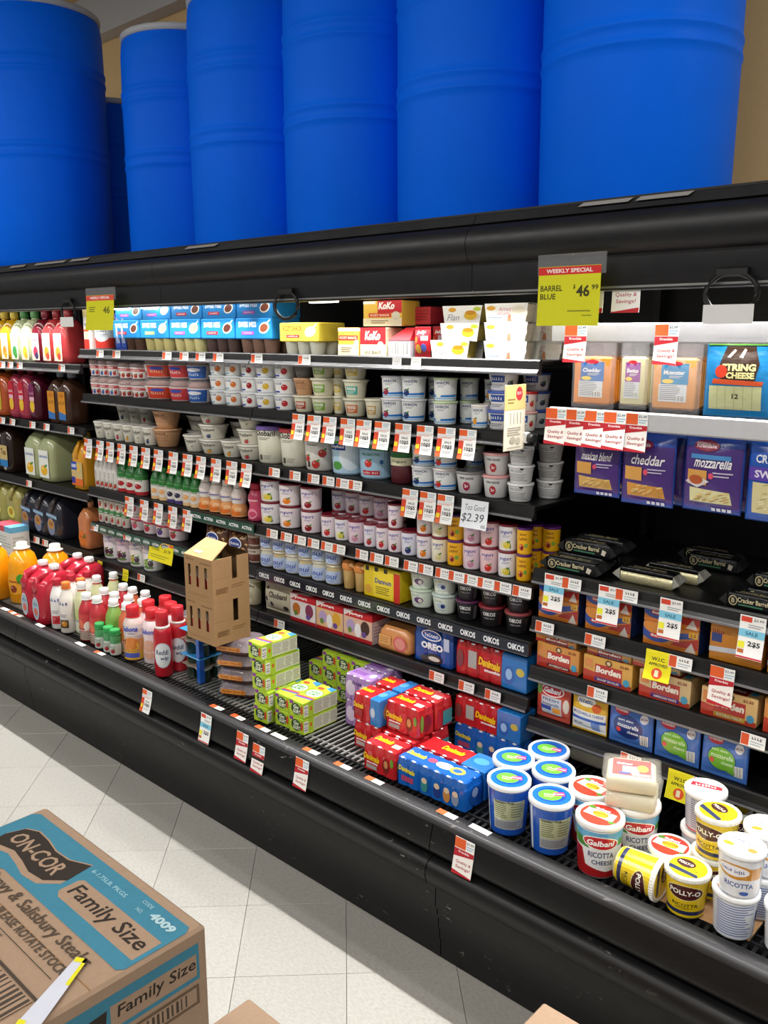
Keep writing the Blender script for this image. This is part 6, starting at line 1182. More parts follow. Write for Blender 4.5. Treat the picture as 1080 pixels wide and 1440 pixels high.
SHORT = .106/.13                     # the yellow, white and grey tubs are the shorter size
ZSC = {'tub_polly': SHORT, 'tub_white': SHORT, 'tub_white_back': SHORT, 'tub_grey': SHORT}
LOCT = {}
for k, x, y, lab, rz in TUBS: LOCT[lab] = (x, y); spawn(k, (x, y, DZ+.0004), rz, lab, 'large dairy tubs on the deck', (1, 1, ZSC.get(k, 1)) if 'rear shaded ricotta' not in lab else (.9, .9, .9))
zt = DZ+.1068
def atop(base, key, dx_, dy_, rz, lab, z=None): x, y = LOCT[base]; return spawn(key, (x+dx_, y+dy_, z or zt), rz, lab, 'large dairy tubs on the deck' if 'tub' in key else None, (1, 1, ZSC.get(key, 1)))
atop('lower yellow ricotta tub of the stack of two', 'tub_polly', .004, -.006, -.5, 'upper yellow ricotta tub of the stack of two'); atop('lower white ricotta tub with blue small print', 'tub_white', .006, -.004, -.1, 'upper white ricotta tub with orange label'); atop('lower white ricotta tub behind the front stack', 'tub_white', .002, .002, .5, 'upper white ricotta tub behind the front stack'); atop('lower grey tub of the rear stack', 'tub_grey', .004, -.004, .3, 'upper grey cottage cheese tub behind the mozzarella')
spawn('tub_polly', (-.850, 1.766, DZ+.0508), 0, 'yellow ricotta tub lying on its side', 'large dairy tubs on the deck', (1, 1, SHORT), 0, PI/2)
atop('red and white ricotta tub under the mozzarella blocks', 'mozz_plain', -.010, -.008, .35, 'lower mozzarella block on top of a ricotta tub', DZ+.1462); atop('red and white ricotta tub under the mozzarella blocks', 'mozz_block', -.014, -.010, .45, 'upper mozzarella block with red label on the pile', DZ+.1912)
# sheet of brown card under the yellow and white tubs
a = HIT(985, 1290, z=DZ); m = MB(); m.box(-.13, -.07, 0, .10, .12, .0010, '#a9825c'); o = obj('cardboard_sheet', m, 'cardboard'); o.location = (a.x+.01, a.y+.065, DZ-.0009); tag(o, 'brown cardboard sheet under the ricotta tubs', 'cardboard')
# clear tray of white cheese at the back
a = HIT(823, 1060, z=DZ+.05); spawn('mozz_plain', (a.x, a.y+.09, DZ+.0006), 0, 'pale cheese block in film behind the blue tubs', None, (1.2, 1.2, 1.6))

# drink multipacks
def pack(key, x, y, z, label, rz=0, sc=(1, 1, 1)): return spawn(key, (x, y, z+.0006), rz, label, 'kids yogurt drink packs on the deck', sc)
def frontleft(u, v, z): return HIT(u, v, z=z)
H9 = .0895
def pk(key, x0, x1, y0, y1, z, label, hs=H9):
    P = PROTO[key]; pack(key, (x0+x1)/2, (y0+y1)/2, z, label, 0, ((x1-x0)*.985/P['w'], (y1-y0)*.97/P['d'], hs/.088))
R0, R1, R2, R3, Z2 = 1.750, 1.838, 1.926, 2.014, DZ+.0915
pk('dani_red', -1.690, -1.558, R0, R1, DZ, 'red drink pack at the front left of the pile'); pk('dani_blue', -1.556, -1.300, R0, R1, DZ, 'long blue drink pack at the front of the pile')
pk('dani_red', -1.816, -1.700, R1, R2, DZ, 'lower red drink pack under the left stack'); pk('dani_mix_small', -1.818, -1.702, R1, R2, Z2, 'upper red and blue drink pack of the left stack')
pk('dani_red', -1.698, -1.560, R1, R2, DZ, 'red drink pack supporting the second tier'); pk('dani_red', -1.698, -1.560, R1+.02, R2+.012, Z2, 'red drink pack on the second tier', .094)
pk('dani_mix', -1.556, -1.300, R1, R2, DZ, 'long red and blue drink pack behind the blue one')
pk('dani_mix_small', -1.822, -1.702, R2+.014, R3+.014, Z2, 'rear red and blue drink pack on the second tier'); pk('dani_red', -1.822, -1.702, R2+.004, R3, DZ, 'hidden red drink pack below the rear tier')
pk('dani_teal', -1.700, -1.560, R2+.014, R3+.014, Z2, 'rear red drink pack on the second tier', .094); pk('dani_teal', -1.700, -1.560, R2+.004, R3, DZ, 'rear red drink pack on the deck')
pk('dani_blue', -1.570, -1.318, 2.036, 2.12, DZ, 'blue drink pack in the shade under the shelf'); pk('dani_mix', -1.570, -1.318, 2.036, 2.12, Z2, 'red and blue drink pack in the shade under the shelf')
for i, y0 in enumerate((1.932, 2.016)):
    for t in range(2): pk('purple_pack', -1.950, -1.828, y0, y0+.082, DZ+t*.0915, '%s purple drink pack, %s of two' % (['front', 'rear'][i], ['lower', 'upper'][t]))
# yogurt tube boxes
def gog(x, y, z, lab, rz=0.0): return spawn('gogurt', (x, y+.0775, z+.0005), rz, lab, 'green yogurt tube boxes on the deck')
GX = [-2.166, -2.087, -2.014]; yb = 1.778
for t in range(5): gog(GX[0]+(.0, .003, -.004, -.003, -.002)[t], yb-.03+(.0, .004, .002, .0, -.012)[t], DZ+t*.0566, '%s green yogurt tube box of the tall stack, counting up' % ORD[t], (.0, .015, -.015, .01, -.03)[t])
for t in range(2):
    gog(GX[1]+.0005*t, yb-.002, DZ+t*.0566, '%s green tube box in the middle low stack' % ['lower', 'upper'][t]); gog(GX[2]+.001*t, yb-.004, DZ+t*.0566, '%s green tube box in the right low stack' % ['lower', 'upper'][t])
for i in range(4):
    for t in range(3 if i else 2): gog(-2.215+i*.0725, 2.05, DZ+t*.0566, '%s column green tube box in the rear shade, level %s' % (ORD[i], ['one', 'two', 'three'][t]))
# drink crates, dessert trays, dip packs
ty = 1.80; tx = XU(318, ty, .5)
for t in range(4): spawn('tray', (tx+(.006, .002, -.004, -.002)[t], ty+.075, DZ+.0004+t*.0528), (.50, .42, .48, .40)[t], '%s clear dessert tray with orange label, counting up' % ORD[t], 'stacked dessert trays', (.92, 1, 1))
dx = XU(270, 1.80, .5)
for t in range(2): spawn('dip', (dx, 1.87, DZ+.0004+t*.0998), 0, '%s dark green dip cup pack in blue sleeve' % ['lower', 'upper'][t], 'dip cup packs', (.92, 1, 1))
cb = HIT(305, 909, z=DZ+.2125); rzc = .0
for t in range(2): spawn('crate' if t == 0 else 'crate_open', (cb.x-.082, cb.y+.072, DZ+.2122+t*.1556), 0.0, ['lower brown cardboard drink crate with three oval windows', 'upper open brown cardboard drink crate with sticker'][t], 'stacked drink crates', (1.06, 1.02, 1.0))
# a pile of trays behind carries the crates
for t in range(4): spawn('tray', (-2.765, 1.966, DZ+.0004+t*.0528), 0, '%s rear dessert tray under the crates' % ORD[t], 'rear dessert trays')
# bottles: caps in the photo fix each one
BOT = [('milk_red', 77.6, 812, 'red-capped white milk bottle'), ('milk_orange', 92, 818, 'orange-capped white milk bottle'), ('smoothie_pale', 105.5, 817, 'pale smoothie bottle with orange neck, front'), ('milk_red', 99.6, 806, 'second red-capped milk bottle'), ('milk_red', 122, 801, 'third red-capped milk bottle'), ('milk_orange', 115, 811, 'second orange-capped milk bottle'), ('smoothie_pale', 133.5, 808, 'second pale smoothie bottle with orange neck'), ('smoothie_pale', 159, 803, 'third pale smoothie bottle with orange neck'),
       ('smoothie_red', 121, 832, 'front red smoothie bottle'), ('smoothie_red', 136, 837, 'second red smoothie bottle'), ('smoothie_red', 146, 825, 'third red smoothie bottle'), ('smoothie_red', 160.5, 831, 'fourth red smoothie bottle'), ('smoothie_red', 173, 819, 'fifth red smoothie bottle'), ('smoothie_orange', 186, 824, 'orange smoothie bottle at the back'), ('smoothie_orange', 204, 829, 'orange smoothie bottle at the far right'), ('smoothie_green', 154, 843, 'green smoothie bottle among red ones'), ('smoothie_orange', 169.5, 848, 'front orange smoothie bottle'), ('smoothie_red', 178, 836, 'sixth red smoothie bottle'), ('smoothie_orange', 194, 842, 'orange smoothie bottle beside creamer'),
       ('creamer_red', 186, 849, 'front coffee creamer bottle with red cap'), ('creamer_white', 208, 842, 'second creamer bottle with red cap'), ('creamer_white', 213, 853, 'third creamer bottle with red cap'), ('creamer_white', 232, 836, 'rear creamer bottle with red cap'), ('creamer_white', 240, 845, 'rear right creamer bottle with red cap'),
       ('whip_can', 222, 858, 'front red whipped cream can'), ('whip_can', 249, 850, 'second red whipped cream can beside the crates'), ('green_shot', 138.5, 874, 'left small green-capped drink bottle'), ('green_shot', 149, 878, 'middle small green-capped drink bottle'), ('green_shot', 160, 883, 'right small green-capped drink bottle')]
PTS = []
for k, u, v, lab in BOT:
    P = PROTO[k]; q = HIT(u, v+2, z=DZ+P['h']); PTS.append([q.x, q.y, P['w']/2+.0006, k, lab])
for it in range(900):                       # bottles cannot share space: push apart where the reading of the photo makes them touch
    for i in range(len(PTS)):
        for j in range(i):
            dx_, dy_ = PTS[i][0]-PTS[j][0], PTS[i][1]-PTS[j][1]; d_ = math.hypot(dx_, dy_) or 1e-4; mn = PTS[i][2]+PTS[j][2]
            if d_ < mn:
                s = (mn-d_)/2/d_; PTS[i][0] += dx_*s; PTS[i][1] += dy_*s; PTS[j][0] -= dx_*s; PTS[j][1] -= dy_*s
    for p_ in PTS: p_[1] = max(p_[1], 1.735+p_[2])
for n_, (x, y, r_, k, lab) in enumerate(PTS): spawn(k, (x, y, DZ+.0005), random.Random(n_).uniform(-.1, .1)+(.55 if k == 'whip_can' else .25), lab, 'bottles on the deck')
JX = [HIT(43, 786, z=DZ+.262), HIT(63, 796, z=DZ+.262)]; jy = max((JX[0].y+JX[1].y)/2-.02, 1.796); jx = [JX[1].x-.107, JX[1].x]
for r_ in range(2):
    for c_ in range(2): spawn('red_jug', (jx[c_], jy+r_*.1725, DZ+.0005), 0, '%s %s red punch jug' % (['front', 'rear'][r_], ['left', 'right'][c_]), 'red punch jugs on the deck')
for i, (x, y, lab) in enumerate([(jx[0]-.135, jy+.15, 'round orange juice jug beside the red jugs'), (jx[0]-.29, jy+.06, 'round orange juice jug second from the red jugs'), (jx[0]-.445, jy-.01, 'round orange juice jug cut off by the left frame edge')]):
    spawn('oj_round', (x, y, DZ+.0005), .2, lab, 'orange juice jugs on the deck')
carton('milk_carton', 'milk_carton', .20, .10, .30, '#d9dad6', lambda p: (p.rect(-.10, .27, .03, .30, '#c8485a'), p.rect(.03, .27, .10, .30, '#6ab0d6'), p.lines(-.09, .05, .09, .25, 12, '#b4b8b4')), lambda p: (p.rect(-.05, .27, .05, .30, '#6ab0d6'), p.lines(-.04, .05, .04, .25, 10, '#b4b8b4')), lambda p: (p.rect(-.10, -.05, .03, .05, '#c8485a'), p.rect(.03, -.05, .10, .05, '#6ab0d6')), cat='carton')
spawn('milk_carton', (XU(8, 1.95, .73)-.04, 1.995, DZ+.0005), 0, 'pale carton with red and blue top at left edge')
# ================================================================== TAGS, SIGNS, STRIPS
def sheet(key, name, cat, w, h, fn, bg='#eeeeec', curl=.012, thick=.0006, mat='paper'):
    """hanging paper tag: top at the origin, hangs down -Z, foot curls out to -Y"""
    n = 6; pts = [(-.0005-curl*(k/n)**2, -h*k/n) for k in range(n+1)]; m = MB()
    fr = [[(-w/2, y, z), (w/2, y, z), (w/2, y+thick, z), (-w/2, y+thick, z)] for y, z in pts]; m.loft(fr, bg, smooth=False)
    q = MB(); p = Print(); fn(p); p.clip(-w/2, -h, w/2, 0)
    it = []; dy = h/n
    for P_, c, l in p.it:
        ys = [y for x, y in P_]; k0, k1 = math.floor(min(ys)/dy+1e-6), math.ceil(max(ys)/dy-1e-6)
        for k in range(k0, max(k1, k0+1)):
            z = clip_x([(y, x) for x, y in P_], k*dy, True)
            if len(z) > 2: z = clip_x(z, (k+1)*dy, False)
            if len(z) > 2: it.append(([(x, y) for y, x in z], c, l))
    p.it = it
    def mp(x, t, l):
        k = min(1, max(0, -t/h)); kk = k*n; i = min(n-1, int(kk)); f = kk-i; y = pts[i][0]*(1-f)+pts[i+1][0]*f
        return (x, y-l*EPS*.7, t)
    p.to(q, mp); proto(key, name, cat, w, thick, h, [('card', m, mat), ('print', q, mat)])
def sale(p):
    p.rect(-.0325, -.020, -.002, -.002, '#e0602c'); p.rect(-.0325, -.026, .0325, -.020, '#d8dadc'); p.lines(.002, -.018, .030, -.004, 3, '#7a9ab0'); p.lines(-.030, -.033, .030, -.027, 2, '#c8745a')
    p.rect(-.0325, -.088, -.014, -.034, '#cf4630'); p.rect(-.0315, -.072, -.018, -.058, '#ecd02c'); p.text('SALE', .008, -.044, .026, .007, '#4a4a4c', .02); p.text('10$5', .008, -.058, .034, .013, '#2a2a2c', .03); p.lines(-.008, -.078, .028, -.068, 2, '#b4b6b8'); p.rect(-.0325, -.088, -.014, -.076, '#d8683c')
sheet('t_sale', 'sale_tag', 'price tag', .065, .088, sale)
def small(p): p.rect(-.029, -.030, -.010, -.002, '#d4552c'); p.scrawl('3.49', .010, -.009, .026, .008, '#3a3a3c', .02); p.lines(-.006, -.028, .027, -.016, 2, '#a9b2b8')
sheet('t_small', 'price_tag', 'price tag', .060, .032, small, curl=.003)
def blank(p): p.lines(-.012, -.026, .012, -.008, 2, '#d9dadb')
sheet('t_blank', 'price_tag', 'price tag', .038, .034, blank, curl=.002)
def qual(p):
    p.rect(-.031, -.028, .004, -.001, '#e0602c'); p.text('$2.49', .017, -.008, .022, .007, '#4a6a80', .02); p.lines(.006, -.026, .030, -.014, 2, '#8ab4cc')
    p.rect(-.031, -.097, .031, -.030, '#efeae6'); p.poly([(-.031, -.030), (.031, -.030), (.031, -.042), (-.031, -.052)], '#b3202c'); p.text('Krasdale', 0, -.036, .034, .006, '#f0d8d8', .03); p.text('Quality &', .002, -.064, .048, .010, '#a32c38', .015, .1); p.text('Savings!', .002, -.077, .046, .010, '#a32c38', .015, .1); p.poly([(-.031, -.087), (.031, -.094), (.031, -.097), (-.031, -.097)], '#b3202c')
sheet('t_quality', 'savings_tag', 'price tag', .062, .097, qual, curl=.008)
def bluet(p): p.rect(-.028, -.016, -.002, -.003, '#d84a34'); p.text('$3.99', .014, -.009, .024, .007, '#5a5a5c', .02); p.lines(-.010, -.030, .028, -.020, 2, '#8a8c90'); p.rect(-.031, -.052, .031, -.034, '#7cc2dd'); p.text('SALE', 0, -.043, .030, .009, '#3a6a86', .03); p.text('2$5', .008, -.068, .030, .014, '#2a2a2c', .03); p.rect(-.030, -.080, -.014, -.064, '#e6e23a'); p.rect(-.029, -.092, -.014, -.083, '#b5642c'); p.rect(-.031, -.103, .031, -.099, '#c03038')
sheet('t_blue', 'sale_tag', 'price tag', .062, .104, bluet, curl=.010)
def wic(p): p.poly([(-.032, -.010), (0, -.004), (.032, -.010), (.032, -.074), (-.032, -.074)], '#e9dd20'); p.text('W.I.C.', 0, -.022, .036, .010, '#3a3a1c', .03); p.text('APPROVED', 0, -.036, .048, .008, '#3a3a1c', .03); p.ell(0, -.058, .014, .014, '#e2542c', 14); p.rect(-.006, -.066, .004, -.050, '#f0e8c0')
sheet('t_wic', 'approval_tag', 'tag', .068, .076, wic, '#f0e630', curl=.014)
def yel(p): p.text('SALE 2$5', .002, -.020, .026, .008, '#5a5a1c', .02); p.lines(-.014, -.046, .016, -.030, 2, '#9a9a2c'); p.rect(-.021, -.006, .021, -.001, '#e8d860')
sheet('t_yellow', 'yellow_price_tag', 'price tag', .044, .054, yel, '#e6dc1e', curl=.008)
def yel2(p): p.rect(-.095, -.012, .095, -.002, '#d8483c'); p.text('WEEKLY SPECIAL', 0, -.007, .13, .007, '#f4e8d8', .03); p.text('YOGURT', -.045, -.035, .07, .012, '#6a6a18', .02); p.text('$1.99', .05, -.035, .05, .016, '#6a6a18', .02); p.lines(-.08, -.075, .07, -.055, 2, '#a8a428')
sheet('t_special_shelf', 'special_sign', 'sign', .19, .085, yel2, '#e6dc1e', curl=.012)
def big(p):
    p.rect(-.086, -.020, .086, -.001, '#cf2b2a'); p.text('WEEKLY SPECIAL', 0, -.0105, .128, .010, '#f6e9e2', .03); p.text('BARREL', -.048, -.052, .062, .014, '#3b3a10', .02); p.text('BLUE', -.057, -.072, .044, .014, '#3b3a10', .02)
    p.text('$', .016, -.050, .006, .011, '#3b3a10', .02); p.text('46', .040, -.060, .036, .028, '#3b3a10', .03); p.text('99', .072, -.052, .018, .012, '#3b3a10', .02); p.lines(-.0, -.112, .07, -.104, 1, '#8a8a1c'); p.lines(.04, -.122, .07, -.116, 1, '#8a8a1c')
sheet('t_special', 'special_sign', 'sign', .172, .143, big, '#d4d21c', curl=.004)
def big2(p):
    p.rect(-.105, -.022, .105, -.001, '#d8503c'); p.text('WEEKLY SPECIAL', 0, -.0105, .15, .010, '#f6e9e2', .03); p.lines(-.085, -.070, -.03, -.045, 3, '#6a6a18'); p.text('46', .05, -.060, .05, .030, '#6a6a18', .03)
sheet('t_special_far', 'special_sign', 'sign', .21, .142, big2, '#d4d21c', curl=.014)
def hand(p): p.text('Too Good', .0, -.022, .072, .018, '#5a6068', .0, .2, .03); p.text('$2.39', -.004, -.054, .080, .028, '#4a5058', .005, .2, .04); p.text('ea.', .038, -.074, .018, .009, '#4a5058', .0, .2)
sheet('t_hand', 'handwritten_price_sign', 'sign', .098, .084, hand, '#dfe3e8', curl=.008)
def qcard(p): p.text('Quality &', 0, -.016, .056, .012, '#b5404a', .01, .1); p.text('Savings!', 0, -.032, .052, .012, '#b5404a', .01, .1); p.poly([(-.036, -.056), (.036, -.046), (.036, -.056)], '#c22a34'); p.rect(-.036, -.058, .036, -.055, '#c22a34')
sheet('t_card', 'savings_card', 'sign', .074, .058, qcard, '#f4f2f0', curl=.003)
RAILN = dict(LOC); RAILN.update({'W1': 'upper white rail', 'W2': 'lower white rail'})
def tags(key, sh, us, desc, y=None, dz=-.003, w=None, rz=.0, group=None):
    """price tags on the rail of shelf sh at the given photo columns"""
    yy = (2.0475 if sh[0] != 'W' else 2.0565) if y is None else y
    for i, u in enumerate(sorted(us)):
        rn = random.Random(int(u*3)); z = ZS[sh]+dz
        x = XU(u, yy-.004, z-.02)
        lab = '%s, %s from left on the %s' % (desc, ORD[i], RAILN[sh]) if len(us) > 1 else '%s on the %s' % (desc, RAILN[sh])
        spawn(key, (x, yy, z), rz+rn.uniform(-.03, .03), lab, desc+'s on the '+RAILN[sh], (rn.uniform(.96, 1.04), 1, 1), rn.uniform(-.05, .02))
tags('t_sale', 'S3', [123, 140, 154, 170, 187, 204, 222, 243, 263, 282, 303, 325, 346], 'red and white hanging sale tag')
tags('t_sale', 'S4', [181, 202, 222, 242, 263], 'red and white hanging sale tag'); tags('t_sale', 'S2', [419, 441, 463, 488, 511, 537, 566, 597, 627, 657], 'red and white hanging sale tag'); tags('t_sale', 'S3', [576, 601, 626], 'wide sale tag over yogurt cups')
tags('t_small', 'S1', [140, 163, 234, 258, 281, 306, 360, 427], 'small orange and white price tag'); tags('t_blank', 'S1', [557, 584], 'plain white rail tag')
tags('t_small', 'S3', [385, 414, 440, 461, 481, 499], 'small orange and white price tag'); tags('t_small', 'S4', [382, 402, 421, 440, 459, 476, 508, 529, 550, 577, 598, 622, 641, 660, 682, 706, 733], 'small orange and white price tag')
tags('t_small', 'S5', [133, 178], 'small white price tag'); tags('t_yellow', 'S6', [140, 176], 'small yellow price tag'); tags('t_small', 'S6', [198, 392, 613, 655, 692], 'small orange and white price tag')
tags('t_special_shelf', 'S5', [226], 'yellow weekly special sign'); tags('t_hand', 'S3', [667], 'handwritten price card', dz=-.004, y=2.040)
tags('t_small', 'L1', [3, 14, 27, 86], 'small red and white price tag'); tags('t_small', 'L2', [3, 17, 45, 65, 99], 'small red and white price tag'); tags('t_small', 'L3', [40], 'small red and white price tag'); tags('t_small', 'L4', [31, 51, 63], 'small red and white price tag')
tags('t_quality', 'W1', [809, 937], 'red savings tag'); tags('t_quality', 'W2', [781, 808, 836, 864, 894], 'red savings tag')
tags('t_blue', 'K3', [779, 856, 943, 1058], 'white tag with light blue band'); tags('t_small', 'K3', [803, 880], 'small white price tag'); tags('t_small', 'K4', [765, 836, 956], 'small orange and white price tag'); tags('t_wic', 'K4', [926], 'yellow approved tag'); tags('t_quality', 'K4', [1015], 'red savings tag'); tags('t_small', 'K5', [839, 1058], 'small orange and white price tag'); tags('t_small', 'K6', [886, 990], 'small white price tag'); tags('t_wic', 'K6', [957], 'yellow approved tag')
# tags on the front fascia and loose along the deck rail
for i, (k, u, v, rz, lab) in enumerate([('t_sale', 209, 970, .1, 'red sale tag stuck on the fascia below the cans'), ('t_blue', 292, 1004, .05, 'white tag stuck on the fascia below dessert trays'), ('t_quality', 343, 1030, 0, 'savings tag stuck on the fascia, left of a pair'), ('t_quality', 366, 1047, 0, 'savings tag stuck on the fascia, right of a pair'), ('t_quality', 427, 1067, 0, 'savings tag on the fascia below the tube boxes'), ('t_quality', 656, 1180, 0, 'large red savings tag on the fascia below blue tubs')]):
    q = HIT(u, v, y=1.651); s = .95 if i < 5 else 1.0; spawn(k, (q.x, 1.6505-.004, q.z), rz*.0, lab, 'tags on the fascia', (s, 1, s), -.10)
for i, (u, v, orange) in enumerate([(4, 857, 0), (14, 862, 1), (22, 866, 1), (53, 880, 0), (111, 906, 0), (137, 919, 1), (301, 996, 1), (330, 1010, 1), (365, 1026, 1), (388, 1037, 0), (433, 1058, 1), (477, 1079, 1), (521, 1100, 1), (623, 1148, 1), (667, 1172, 0)]):
    q = HIT(u, v, z=.4535); m = MB(); m.box(-.032, -.010, 0, .032, .010, .0006, '#ecebe8'); o = obj('rail_tag', m, 'paper'); o.location = (q.x, 1.690, .4526); o.rotation_euler = (0, 0, random.Random(i).uniform(-.06, .06))
    tag(o, 'price strip lying flat on the deck rail, %s from left' % ORD[i], 'price tag', 'price strips on the deck rail')
    if orange: m = MB(); m.box(-.032, -.010, .00065, -.004, .010, .0009, '#d8602f'); m.box(.004, -.004, .00065, .028, .003, .0008, '#9aa4aa'); obj('print', m, 'paper', o)
# brand strips along the rails
def strip(sh, side, u0, u1, word, col, n, tw, th, tc='#eef2f4', pill=None):
    z = ZS[sh]; x0, x1 = XU(u0, 2.048, z), XU(u1, 2.048, z); m = MB(); m.box(x0, 2.0465, z-.038, x1, 2.0485, z-.002, col); p = Print()
    for i in range(n):
        x = x0+(x1-x0)*(i+.5)/n
        if pill: p.ell(x, z-.020, tw*.62, .013, pill, 14)
        p.text(word, x, z-.020, tw, th, tc, .04)
    p.to(m, on_front(2.0463)); o = obj('shelf_strip', m, 'gloss', SH[sh+side])
strip('S5', 'b', 361, 744, 'OIKOS', '#151d2c', 14, .058, .019); strip('S4', 'a', 268, 357, 'ACTIVIA', '#1f4a3a', 5, .062, .014); strip('S5', 'a', 128, 268, 'ACTIVIA', '#1f4a3a', 11, .050, .011, pill='#3f6a58')
# yellow specials hanging from the canopy in clear sleeves
def special(key, u, v, lab, w, y=1.940):
    q = HIT(u, v, y=y); r = spawn(key, (q.x, y, q.z), .02, lab)
    m = MB(); m.add([(-w/2-.004, .0015, .03), (w/2+.012, .0015, .03), (w/2+.012, .0015, -.02), (-w/2-.004, .0015, -.02)], [(0, 1, 2, 3)], '#e6e6ea'); obj('clear_sleeve', m, 'clear_film', r)
special('t_special', 801, 374, 'yellow weekly special sign for a blue barrel hanging from canopy', .172); special('t_special_far', 140, 415, 'smaller looking yellow special sign hanging at far left', .21, 1.945)
q = HIT(892, 406, y=2.04); spawn('t_card', (q.x, 2.0, q.z), 0, 'red and white savings card under the canopy'); q = HIT(852, 407, y=2.04); spawn('t_card', (q.x-.02, 2.0, q.z), 0, 'savings card half hidden behind the yellow special sign')
# black ring sign holders clipped under the canopy
def holder(u, v, lab, card=None):
    q = HIT(u, v, y=1.975); r = empty('sign_holder', (q.x, 1.975, q.z)); tag(r, lab, 'sign holder', 'ring sign holders under the canopy')
    m = MB(); m.tube([(math.cos(a)*.058, 0, -.040+math.sin(a)*.044) for a in [2*PI*k/20 for k in range(21)]], .006, '#101011', 8); obj('ring', m, 'carton', r)
    m = MB(); m.box(-.035, -.006, -.004, .035, .012, .016, '#141415', .003); obj('clip', m, 'plastic', r)
    if card:
        m = MB(); m.box(-.056, -.011, -.106, .056, -.0095, -.064, card, .0006); obj('card', m, 'paper', r)
holder(1030, 386, 'black ring sign holder with blank white card at right', '#dcdcdb'); holder(402, 412, 'black ring sign holder above the pudding packs'); holder(95, 425, 'black ring sign holder above the juice bottles', '#e4e4e2')
# cream information board standing out from the shelf end, in a clamp
bx = -1.345; y0, y1 = 1.945, 2.045; zt0, zb0 = 1.583, 1.405
r = empty('information_sign', (bx, y1, 1.44)); tag(r, 'cream information board with red roundel clamped to the shelf end', 'sign')
m = MB(); m.box(0, y0-y1, zb0-1.44, .0022, 0, zt0-1.44, '#ddd6c2', .0006); obj('board', m, 'paper', r)
p = Print(); W, Hh = y1-y0, zt0-zb0; p.rect(-W/2, Hh*.62, W/2, Hh, '#dcb97a'); p.ell(W*.18, Hh*.86, .016, .019, '#b5343a', 18); p.scrawl('Zero', W*.18, Hh*.87, .022, .009, '#f4e6e0', .02); p.lines(-W*.36, Hh*.70, W*.0, Hh*.80, 2, '#8a7044')
for k in range(4): p.rect(-W*.22+k*.016, Hh*.40, -W*.22+k*.016+.002, Hh*.58, '#8a8678')
p.lines(-W*.36, Hh*.22, W*.30, Hh*.36, 4, '#9a968a'); p.ell(-W*.1, Hh*.16, .014, .010, '#a9a494', 12); p.ell(W*.16, Hh*.14, .012, .010, '#b4ae9e', 12); p.lines(-W*.36, Hh*.03, W*.36, Hh*.06, 1, '#9a968a')
m = MB(); p.to(m, on_right(.0024, y0-y1+W/2, zb0-1.44)); obj('print', m, 'paper', r)
m = MB(); m.box(-.008, -.006, -.020, .012, .016, .010, '#e6e6e6', .002); obj('clamp', m, 'plastic', r); m = MB(); m.lathe([(.012, 0), (.012, .014), (.009, .016)], '#2a2a2a', 12); m.xf(Matrix.Translation((.012, .006, -.006)) @ Matrix.Rotation(PI/2, 4, 'Y')); obj('clamp_knob', m, 'plastic', r)

# ================================================================== CARDBOARD CASES IN THE AISLE
CB, TEAL, BRN = '#9f8670', '#417d94', '#362f2a'
def casebox(name, x0, y0, x1, y1, z0, z1, label, top=None, side=None, group=None, extra=None):
    r = empty(name, ((x0+x1)/2, (y0+y1)/2, z0)); tag(r, label, 'cardboard box', group); w, d, h = x1-x0, y1-y0, z1-z0
    m = MB(); m.box(-w/2, -d/2, 0, w/2, d/2, h, CB, .004); obj('carton', m, 'cardboard', r)
    m = MB(); m.box(-w/2+.004, -.0007, h-.0002, w/2-.004, .0007, h+.0006, '#8f6c4a'); obj('flap_seam', m, 'cardboard', r)
    if top: p = Print(); top(p, w, d); m = MB(); p.to(m, on_top(h+.0006)); obj('top_print', m, 'cardboard', r)
    if side: p = Print(); side(p, d, h); m = MB(); p.to(m, on_right(w/2)); obj('side_print', m, 'cardboard', r)
    return r
BX0, BX1, BY0, BY1, BZ1 = -1.221, -.811, .250, .558, 1.0
